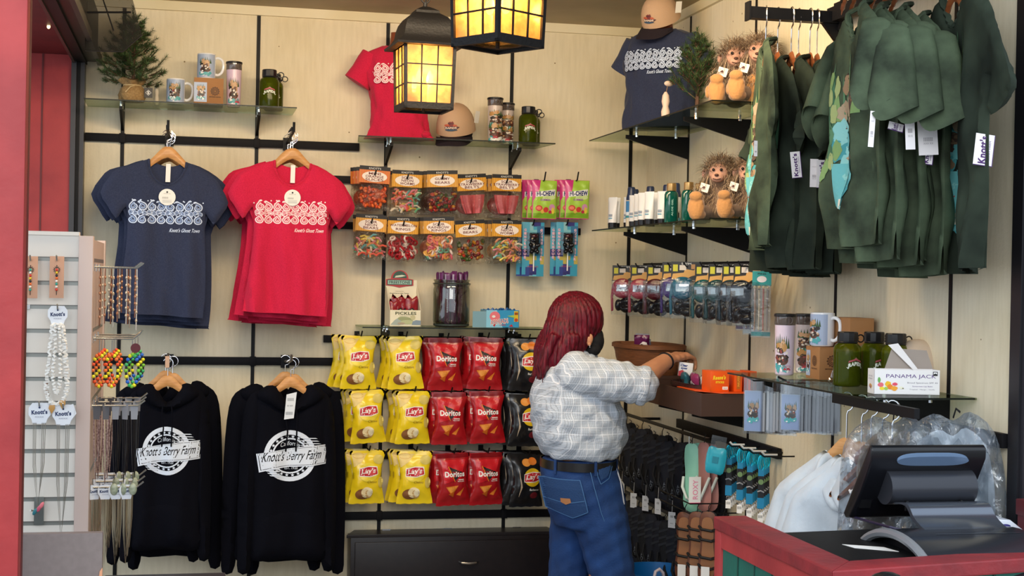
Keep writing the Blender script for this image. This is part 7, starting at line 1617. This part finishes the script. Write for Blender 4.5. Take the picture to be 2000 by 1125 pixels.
# ================================================================ REGISTER
PLB = mat('register_black', '#121318', .28, spec=.6); PLG = mat('register_grey', '#3b3d44', .3, .4); SLV_ = mat('register_rim', '#8d9197', .35, .3)
t = thing('cash_drawer', 'flat black cash drawer on the counter desk left of the register', 'cash drawer', (0, 0, 0))
MB().prism([(-.585, -3.36), (-.580, -3.775), (-.30, -3.74), (-.30, -3.33)], .886, .962, mat('drawer_black', '#101114', .55, spec=.3), 'z').out('drawer_body', t, 0, bevel=.004)
c = at(1680, 1052, -3.62); MB().prism([(-.50, -3.55), (-.49, -3.60), (-.40, -3.66), (-.41, -3.60)], .9625, .9635, WHITE, 'z').out('receipt_slips', t, 0)
t = thing('register_terminal', 'black touchscreen register on curved stand, seen from behind', 'cash register', (0, 0, 0))
X0 = -.385; A = atx(1698, 868, X0); Bq = atx(1646, 1002, X0); X1 = at(1922, 866, A.y).x
u_ = Vector((0, Bq.y-A.y, Bq.z-A.z)); Ls = u_.length; u_.normalize(); n_v = Vector((0, u_.z, -u_.y)); n_v = n_v if n_v.y < 0 else -n_v
def sp(a, b): v = Vector((0, A.y, A.z))+u_*a*Ls+n_v*b; return (v.y, v.z)
MB().prism([sp(0, 0), sp(0, .018), sp(.10, .034), (sp(.55, .042)), sp(.92, .036), sp(1, .018), sp(1, 0)], X0, X1, PLB, 'x').out('screen_housing', t, 40, bevel=.006, seg=3)
MB().prism([sp(.03, -.001), sp(.97, -.001), sp(.97, .001), sp(.03, .001)], X0+.012, X1-.012, K('#0a1420', .1), 'x').out('screen_glass', t, 0)
cb = sp(.42, .050); MB().prism([(cb[0]+.050*math.cos(a), cb[1]+.046*math.sin(a)) for a in [2*PI*k/32 for k in range(32)]], X0+.055, X1-.03, PLG, 'x').out('hinge_barrel', t, 40)
s0 = sp(.62, .036); MB().prism([s0, sp(.62, .040), sp(.75, .044), sp(.78, .038)], X0+.012, X0+.045, CHROME, 'x').out('side_card_slot', t, 0)
b = MB(); o = [((X0+X1)/2+.01+(X1-X0)*.31*math.copysign(abs(math.cos(a))**.5, math.cos(a)), .10+.065*math.sin(a)) for a in [2*PI*k/32 for k in range(32)]]
b.loft([[(x, sp(f, q)[0], sp(f, q)[1]) for x, f in o] for q in (.020, .0385)], mat('customer_display', '#6f87a6', .2, .3)); b.out('customer_display', t, 0)
Xn = X0+.07; nk_ = [(cb[0]-.034, cb[1]-.035)]+[(atx(px, py, Xn).y, atx(px, py, Xn).z) for px, py in ((1772, 985), (1786, 1012), (1806, 1034), (1830, 1044))]
nb_ = [(y+.012, z-.006) for y, z in nk_[::-1]]; MB().prism(cr(nk_, 5, False)+cr(nb_, 5, False), Xn, X1-.03, mat('neck_gloss', '#6d7480', .18, .7), 'x').out('curved_neck', t, 50)
for xx in (Xn+.03, X1-.075): MB().bb((xx-.003, nk_[0][0]-.012, nk_[0][1]-.022), (xx+.003, nk_[0][0]-.002, nk_[0][1]+.004), K('#0c0d10')).out('hinge_tab', t)
Xb = -.40; f0 = atx(1670, 1078, Xb); f1 = atx(1838, 1096, Xb); ap = atx(1748, 1036, Xb); zb0 = .886
yc_ = (f0.y+f1.y)/2; ra = abs(f0.y-f1.y)/2; hz_ = ap.z-zb0
arch = lambda r1, r2: [(yc_+r1*math.cos(a), zb0+r2*math.sin(a)) for a in [PI*k/24 for k in range(25)]]
oa, ia = arch(ra, hz_), arch(ra-.022, hz_-.022); Xe = at(1990, 1070, yc_).x
MB().prism(oa+ia[::-1], Xb, Xe, mat('base_gloss', '#4a4e57', .2, .7), 'x').out('arched_base', t, 50)
MB().prism(arch(ra-.024, hz_-.024), Xb+.03, Xe-.01, PLB, 'x').out('base_interior', t, 50)
MB().tube([(Xb-.001, y, z) for y, z in arch(ra-.010, hz_-.010)], .012, SLV_, 8).out('grey_rim', t)
MB().tube([(X0+.02, sp(.98, .02)[0], sp(.98, .02)[1]), (X0+.0, yc_+.06, 1.01), (X0+.05, yc_+.02, 1.0), (X0+.12, yc_, 1.005)], .004, K('#2a2440', .4), 6).out('cable', t)
t = thing('white_printer', 'white receipt printer edge right of the register base', 'printer', (0, 0, 0)); p = at(1945, 1035, -3.5); MB().prism([(p.x-.06, .886), (p.x-.05, 1.02), (p.x+.02, 1.015), (p.x+.07, .98), (p.x+.09, .886)], -3.54, -3.42, K('#dfe4ee', .3), 'y').out('housing', t, bevel=.008, seg=3); MB().ell((p.x+.0, -3.545, 1.0), (.016, .003, .006), K('#2a2470', .3)).out('button', t)
# ================================================================ JEWELRY DISPLAY, left
LAM = mat('display_laminate', '#c6b3ac', .5, col2='#bfaca4', nscale=3); SLT = mat('slat_cream', '#d9d4cc', .45); ALU = mat('slat_groove', '#8f938f', .35, .5)
DX0 = -2.72; DXp = at(150, 700, -2.1).x; DXr = at(178, 700, -2.1).x; ztop = at(100, 459, -2.1).z
t = thing('slatwall_display', 'cream slatwall jewelry stand with pink-grey frame, left foreground', 'display stand', (0, 0, 0))
MB().bb((DX0, -2.09, .05), (DXp, -2.06, ztop), SLT).out('front_slatwall', t, 0); MB().bb((DXp, -2.10, .0), (DXr, -2.04, ztop), LAM).out('corner_post', t, bevel=.002); MB().bb((DX0, -2.095, ztop-.0), (DXp, -2.04, ztop+.012), SLT).out('top_cap', t, 0)
MB().bb((DX0, -2.09, .0), (DXr-.004, -1.35, .08), LAM).out('plinth', t, 0)
MB().bb((DXr-.03, -2.04, .08), (DXr-.004, -1.40, ztop-.01), LAM).bb((DXr-.03, -1.40, .0), (DXr+.0, -1.36, ztop-.0), LAM).out('side_slatwall', t, 0)
ng = 12; gz = [at(100, 458+47*k+48, -2.1).z for k in range(ng)]
for z in gz: MB().bb((DX0, -2.0905, z-.006), (DXp-.001, -2.0895, z+.006), ALU).bb((DX0, -2.094, z+.0055), (DXp-.001, -2.0905, z+.0075), K('#6a6a68')).out('groove', t, 0)
for z in gz[::3]: MB().bb((DXr-.0045, -2.03, z-.006), (DXr-.0035, -1.41, z+.006), ALU).out('groove', t, 0)
STL = mat('bright_steel', '#b9bcbc', .25, .9)
def fpeg(px, py, L, lb):
    p = at(px, py, -2.1); f = thing('display_hook', lb, 'hook', (p.x, -2.092, p.z), 0, 'steel display hooks'); MB().bb((-.018, -.004, -.006), (.018, 0, .008), STL).tube([(0, 0, 0), (0, -L, 0), (-.0, -L-.012, .014)], .0028, STL, 6).out('steel_arm', f); return p
CPK = K('#c99a7e', .7); TC_ = ['#2fa090', '#e8e2d8', '#d23a2a', '#e8c22a', '#2a2a30', '#e86a2a', '#e8e2d8']
for i, (px, lb, cs) in enumerate(((62, 'tan earring card at the left edge with turquoise beads', 0), (113, 'tan earring card with red and yellow beads', 2))):
    p = fpeg(px, 508, .05, 'steel hook of the %s' % lb[:16]); t = thing('bracelet_card', lb, 'jewelry card', (p.x, -2.13, p.z+.004), 0, 'tan jewelry cards'); MB().bb((-.022, 0, -.125), (.022, .0015, .008), CPK).out('card', t, bevel=.0005)
    decal('card_print', [P(K('#5a4438'), star(0, -.035, .013, 12, .6)), P(CPK, ell(0, -.035, .006, n=12))], fplane(0), t, .1); b = MB(); b.tube([(0, -.003, -.02), (0, -.003, -.115)], .0012, INK, 5)
    for k in range(8): b.ell((0, -.005, -.035-.009*k), .0042, K(TC_[(k+cs) % 7], .3), 8, 6)
    b.out('bead_strand', t)
NKC = K('#dfe3ea', .5); KN = K('#27365e')
def ncard(t, s=1, word="Knott's"):
    o = [(-.030, .012), (-.020, .026), (.020, .026), (.030, .012), (.030, -.008), (.022, -.020), (.018, -.034), (-.018, -.034), (-.022, -.020), (-.030, -.008)]
    MB().prism([(x*s, z*s) for x, z in o], 0, .0012, NKC, 'y').out('display_card', t, 0); decal('card_print', [text(KN, word, 0, .0, .044*s, .013*s, bold=.05, rot=.05), P(KN, ell(0, .013*s, .003*s, n=8)), text(K('#8a90a0'), 'XXXX', 0, -.014*s, .025*s, .004*s)], fplane(0), t, .1)
p = fpeg(115, 602, .06, 'steel hook of the shell necklace'); t = thing('shell_necklace', 'white puka shell necklace on a white card with tan teeth charms', 'necklace', (p.x, -2.14, p.z-.018)); ncard(t, 1.0)
rg = random.Random(4); SHL = K('#e9e6e0', .4); b = MB(); c = MB()
path = cr([(-.014, -.034), (-.018, -.09), (-.024, -.16), (-.030, -.23), (-.018, -.275), (.008, -.285), (.028, -.26), (.032, -.21), (.026, -.14), (.020, -.08), (.014, -.034)], 8, False)
for i, (x, z) in enumerate(path):
    if 22 < i < 30: c.ell((x, -.004, z), .0055, K('#7a5138', .4), 7, 5)
    b.box((x, -.004, z), (.016, .010, .006), SHL, rz=rg.uniform(0, 3), ry=rg.uniform(-.8, .8))
for i, (x, z) in enumerate(cr([(-.006, -.034), (-.006, -.12), (-.010, -.20), (.002, -.25), (.012, -.2), (.010, -.1), (.006, -.034)], 7, False)): b.box((x, -.010, z), (.012, .008, .006), SHL, rz=rg.uniform(0, 3), ry=rg.uniform(-.8, .8))
b.out('shell_chips', t, 0, kind='stuff'); c.out('brown_beads', t)
for x, z in ((-.012, -.30), (.020, -.285)): MB().prism([(x-.008, z+.012), (x+.008, z+.012), (x+.010, z+.002), (x, z-.016), (x-.010, z+.002)], -.012, -.006, K('#b98a4a', .4), 'y').out('tooth_charm', t, bevel=.001)
def chain(t, x0, x1, z0, z1, w=.0011, col='#8f8a80'):
    MB().tube([(x0, -.002, z0), (x0*.9, -.002, (z0+z1)/2), (0, -.002, z1), (x1*.9, -.002, (z0+z1)/2), (x1, -.002, z0)], w, mat('chain_'+col.strip('#'), col, .3, .7), 5).out('chain', t)
for px, py, z1, lb in ((80, 800, -.30, 'necklace card with fine chains and feather charms on the left hooks'), (126, 803, -.40, 'necklace card with very long fine chains next to the post')):
    p = fpeg(px, py-10, .06, 'steel hook of the %s' % ('feather necklace' if px == 80 else 'long chain necklace')); t = thing('chain_necklace', lb, 'necklace', (p.x, -2.145, p.z-.02)); ncard(t, 1.1); MB().prism([(-.02, .02), (.03, .03), (.04, .0), (.02, -.03)], .003, .004, NKC, 'y').out('rear_card', t, 0)
    for k in (-1, 0, 1): chain(t, -.014+.004*k, .014+.005*k, -.034, z1+.012*k)
    if px == 80:
        for x, z, cc in ((-.008, -.315, '#2a6f7a'), (.004, -.305, '#c0506a'), (.012, -.295, '#d8707a')): MB().ell((x, -.006, z), (.006, .003, .012), K(cc, .4), 8, 6, (0, .5, 0)).out('feather_charm', t)
    else: MB().ell((0, -.003, z1-.02), (.010, .003, .005), STL).out('pendant', t)
p = at(76, 998, -2.1); t = thing('price_holder', 'dark grey tag on a slanted steel hook, bottom of slatwall', 'price tag', (p.x, -2.098, p.z)); MB().bb((-.015, -.002, -.045), (.015, 0, .045), K('#5c605e', .4)).out('tag_plate', t, bevel=.001); MB().tube([(.015, -.004, .03), (-.012, -.03, .005), (-.022, -.04, .008)], .003, STL, 6).out('steel_arm', t)
p = fpeg(47, 600, .05, 'steel hook half hidden by the red post'); t = thing('shell_necklace', 'second shell necklace almost hidden behind the red post', 'necklace', (p.x-.004, -2.14, p.z-.018)); b = MB()
for i in range(30): z = -.03-.008*i; b.box((.004, -.004, z), (.014, .010, .006), SHL if i < 22 else K('#4a2a2a'), rz=rg.uniform(0, 3), ry=rg.uniform(-.8, .8))
b.out('shell_chips', t, 0, kind='stuff')
# side-face pegs and goods
def speg(y, z, L, lb, tip=.018):
    f = thing('display_hook', lb, 'hook', (DXr-.004, y, z), 0, 'steel side hooks of the jewelry display'); MB().tube([(0, 0, 0), (L, 0, 0), (L+.022, 0, tip)], .0032, STL, 6).out('steel_arm', f); MB().bb((0, -.010, -.014), (.004, .010, .010), STL).out('back_plate', f)
ysl = (-2.0, -1.86, -1.70)
def sidez(py): return at(205, py, -1.95).z
rows = [(522, 'bracelet', .13), (660, 'bead bracelet', .13), (790, 'cord necklace', .15), (948, 'carded necklace', .15)]
for ri, (py, nm, L) in enumerate(rows):
    z = sidez(py)
    for k, y in enumerate(ysl): speg(y, z, L, 'steel side hook %s in the %s row of hooks' % (('nearest the camera', 'in the middle', 'farthest back')[k], ('top', 'second', 'third', 'lowest')[ri]))
z = sidez(522); q = None
for i in range(14):
    k = i % 3; y = ysl[k]; x = DXr+.018+.028*(i//3); lb = 'thin metallic bracelet strip on top side hooks'; cc = ('#8a6250', '#b9b4ac')[i % 2]
    if q is None or i == 1:
        t = thing('bracelet_strip', lb, 'bracelet', (0, 0, 0), 0, 'bracelet strips on the top side hooks'); b = MB(); b.tube([(0, 0, 0), (.002, 0, -.08), (0, 0, -.19)], .0022, mat('strip'+cc.strip('#'), cc, .3, .6), 5)
        for j in range(6): b.ell((0, 0, -.03-.026*j), (.0042, .0042, .006), mat('beadm'+cc.strip('#'), '#d8c8b0' if i else '#c08a6a', .2, .5), 7, 5)
        b.out('strand', t)
        if i == 0: q = t
        else: q2 = t
        t.location = (x, y, z-.004)
    else: dup(q if i % 2 == 0 else q2, (x, y, z-.004), rg.uniform(0, 3), lb, sc=(1, 1, rg.uniform(.8, 1.1)))
NEO = ['#e8e02a', '#e8542a', '#ef7a3a', '#7ac03a', '#e8e02a', '#2a6ad0', '#3ab06a']
z = sidez(660); q = q2 = None
for i in range(9):
    k = i % 3; y = ysl[k]; x = DXr+.02+.040*(i//3) if i < 6 else DXr+.125+.004*k; green = i >= 6
    lb = 'neon beaded bracelet loop, %s' % ('green and blue, at the outer end of the second hooks' if green else 'orange and yellow, near the display side')
    if (green and q2 is None) or (not green and q is None):
        t = thing('beaded_bracelet', lb, 'bracelet', (x, y, z-.055), 0, 'neon beaded bracelets'); b = MB(); b.tube([(.02*math.cos(a), 0, -.05+.052*math.sin(a)) for a in [2*PI*j/24 for j in range(24)]], .0035, INK, 6, closed=True); b.tube([(0, 0, .0), (0, 0, .05)], .002, K('#8a8a8a'), 5); b.out('cord', t)
        for j in range(16):
            a_ = 2*PI*j/16; cc = NEO[(j % 3)+(3 if green else 0)] if not green else ('#7ac03a', '#e8e02a', '#2a6ad0', '#3ab06a')[j % 4]; MB().ell((.02*math.cos(a_), 0, -.05+.052*math.sin(a_)), .0066, K(cc, .35), 8, 6).out('bead', t)
        if green: q2 = t
        else: q = t
    else: dup(q2 if green else q, (x, y, z-.055), rg.uniform(-.5, .5), lb)
o = MB().lathe([(0, -.001), (.016, -.001), (.016, .001), (0, .001)], K('#5a1a24'), 20); t = thing('round_tag', 'dark round tag above the green beaded bracelets', 'tag', (DXr+.135, ysl[0]-.012, z-.03), 0, rx=PI/2); o.out('disc', t)
z = sidez(790); q = q2 = None
for i in range(15):
    k = i % 3; y = ysl[k]; x = DXr+.014+.030*(i//3); pend = i >= 6; lb = ('black cord necklace with grey-green pendant on the third side hooks' if pend else 'long beaded cord necklace against the display side')
    if (pend and q2 is None) or (not pend and q is None):
        t = thing('cord_necklace', lb, 'necklace', (x, y, z), 0, 'cord necklaces on the third side hooks'); MB().prism([(-.012, .004), (.012, .004), (.010, -.045), (-.010, -.045)], 0, .002, K('#8d8f96' if pend else '#5c5c62', .4), 'y').out('hang_card', t, 0)
        MB().tube([(-.008, 0, -.045), (-.006, 0, -.15), (0, 0, -.255), (.006, 0, -.15), (.008, 0, -.045)], .0018 if pend else .0028, INK if pend else mat('bead_cord', '#6a4a4e', .5, col2='#b9a09a', nscale=160), 5).out('cord', t)
        if pend: MB().ell((0, -.003, -.275), (.013, .006, .020), mat('green_stone', '#6f7f66', .3, col2='#a9b09a', nscale=60), 12, 8).out('pendant', t)
        if pend: q2 = t
        else: q = t
    else: dup(q2 if pend else q, (x, y, z), rg.uniform(-.8, .8), lb)
z = sidez(948); q = None
for i in range(12):
    k = i % 3; y = ysl[k]; x = DXr+.012+.034*(i//3); lb = 'pale blue carded chain necklace on the lowest side hooks'
    if q is None:
        q = thing('carded_necklace', lb, 'necklace', (x, y, z-.012), .45, 'carded necklaces on the lowest side hooks'); ncard(q, .8); chain(q, -.010, .010, -.028, -.24, .002, '#a8a08c'); chain(q, -.006, .006, -.028, -.21, .0014, '#a8a08c')
    else: dup(q, (x, y, z-.012), .45+rg.uniform(-.4, .4), lb)

p = at(1733, 1117, -4.15); o = MB().ell((0, 0, 0), (.055, .05, .05), K('#15151a', .3), 20, 12).out('rounded_canopy'); t = thing('dark_rounded_object', 'glossy dark rounded top just showing in front of the counter, bottom edge', 'rounded object', (p.x, -4.15, 0)); o.parent = t; o.location = (0, 0, p.z-.05); MB().tube([(0, 0, 0), (0, 0, p.z-.06)], .02, BLK, 10).out('post', t)  # unidentified dark rounded object, not known to be a post cap
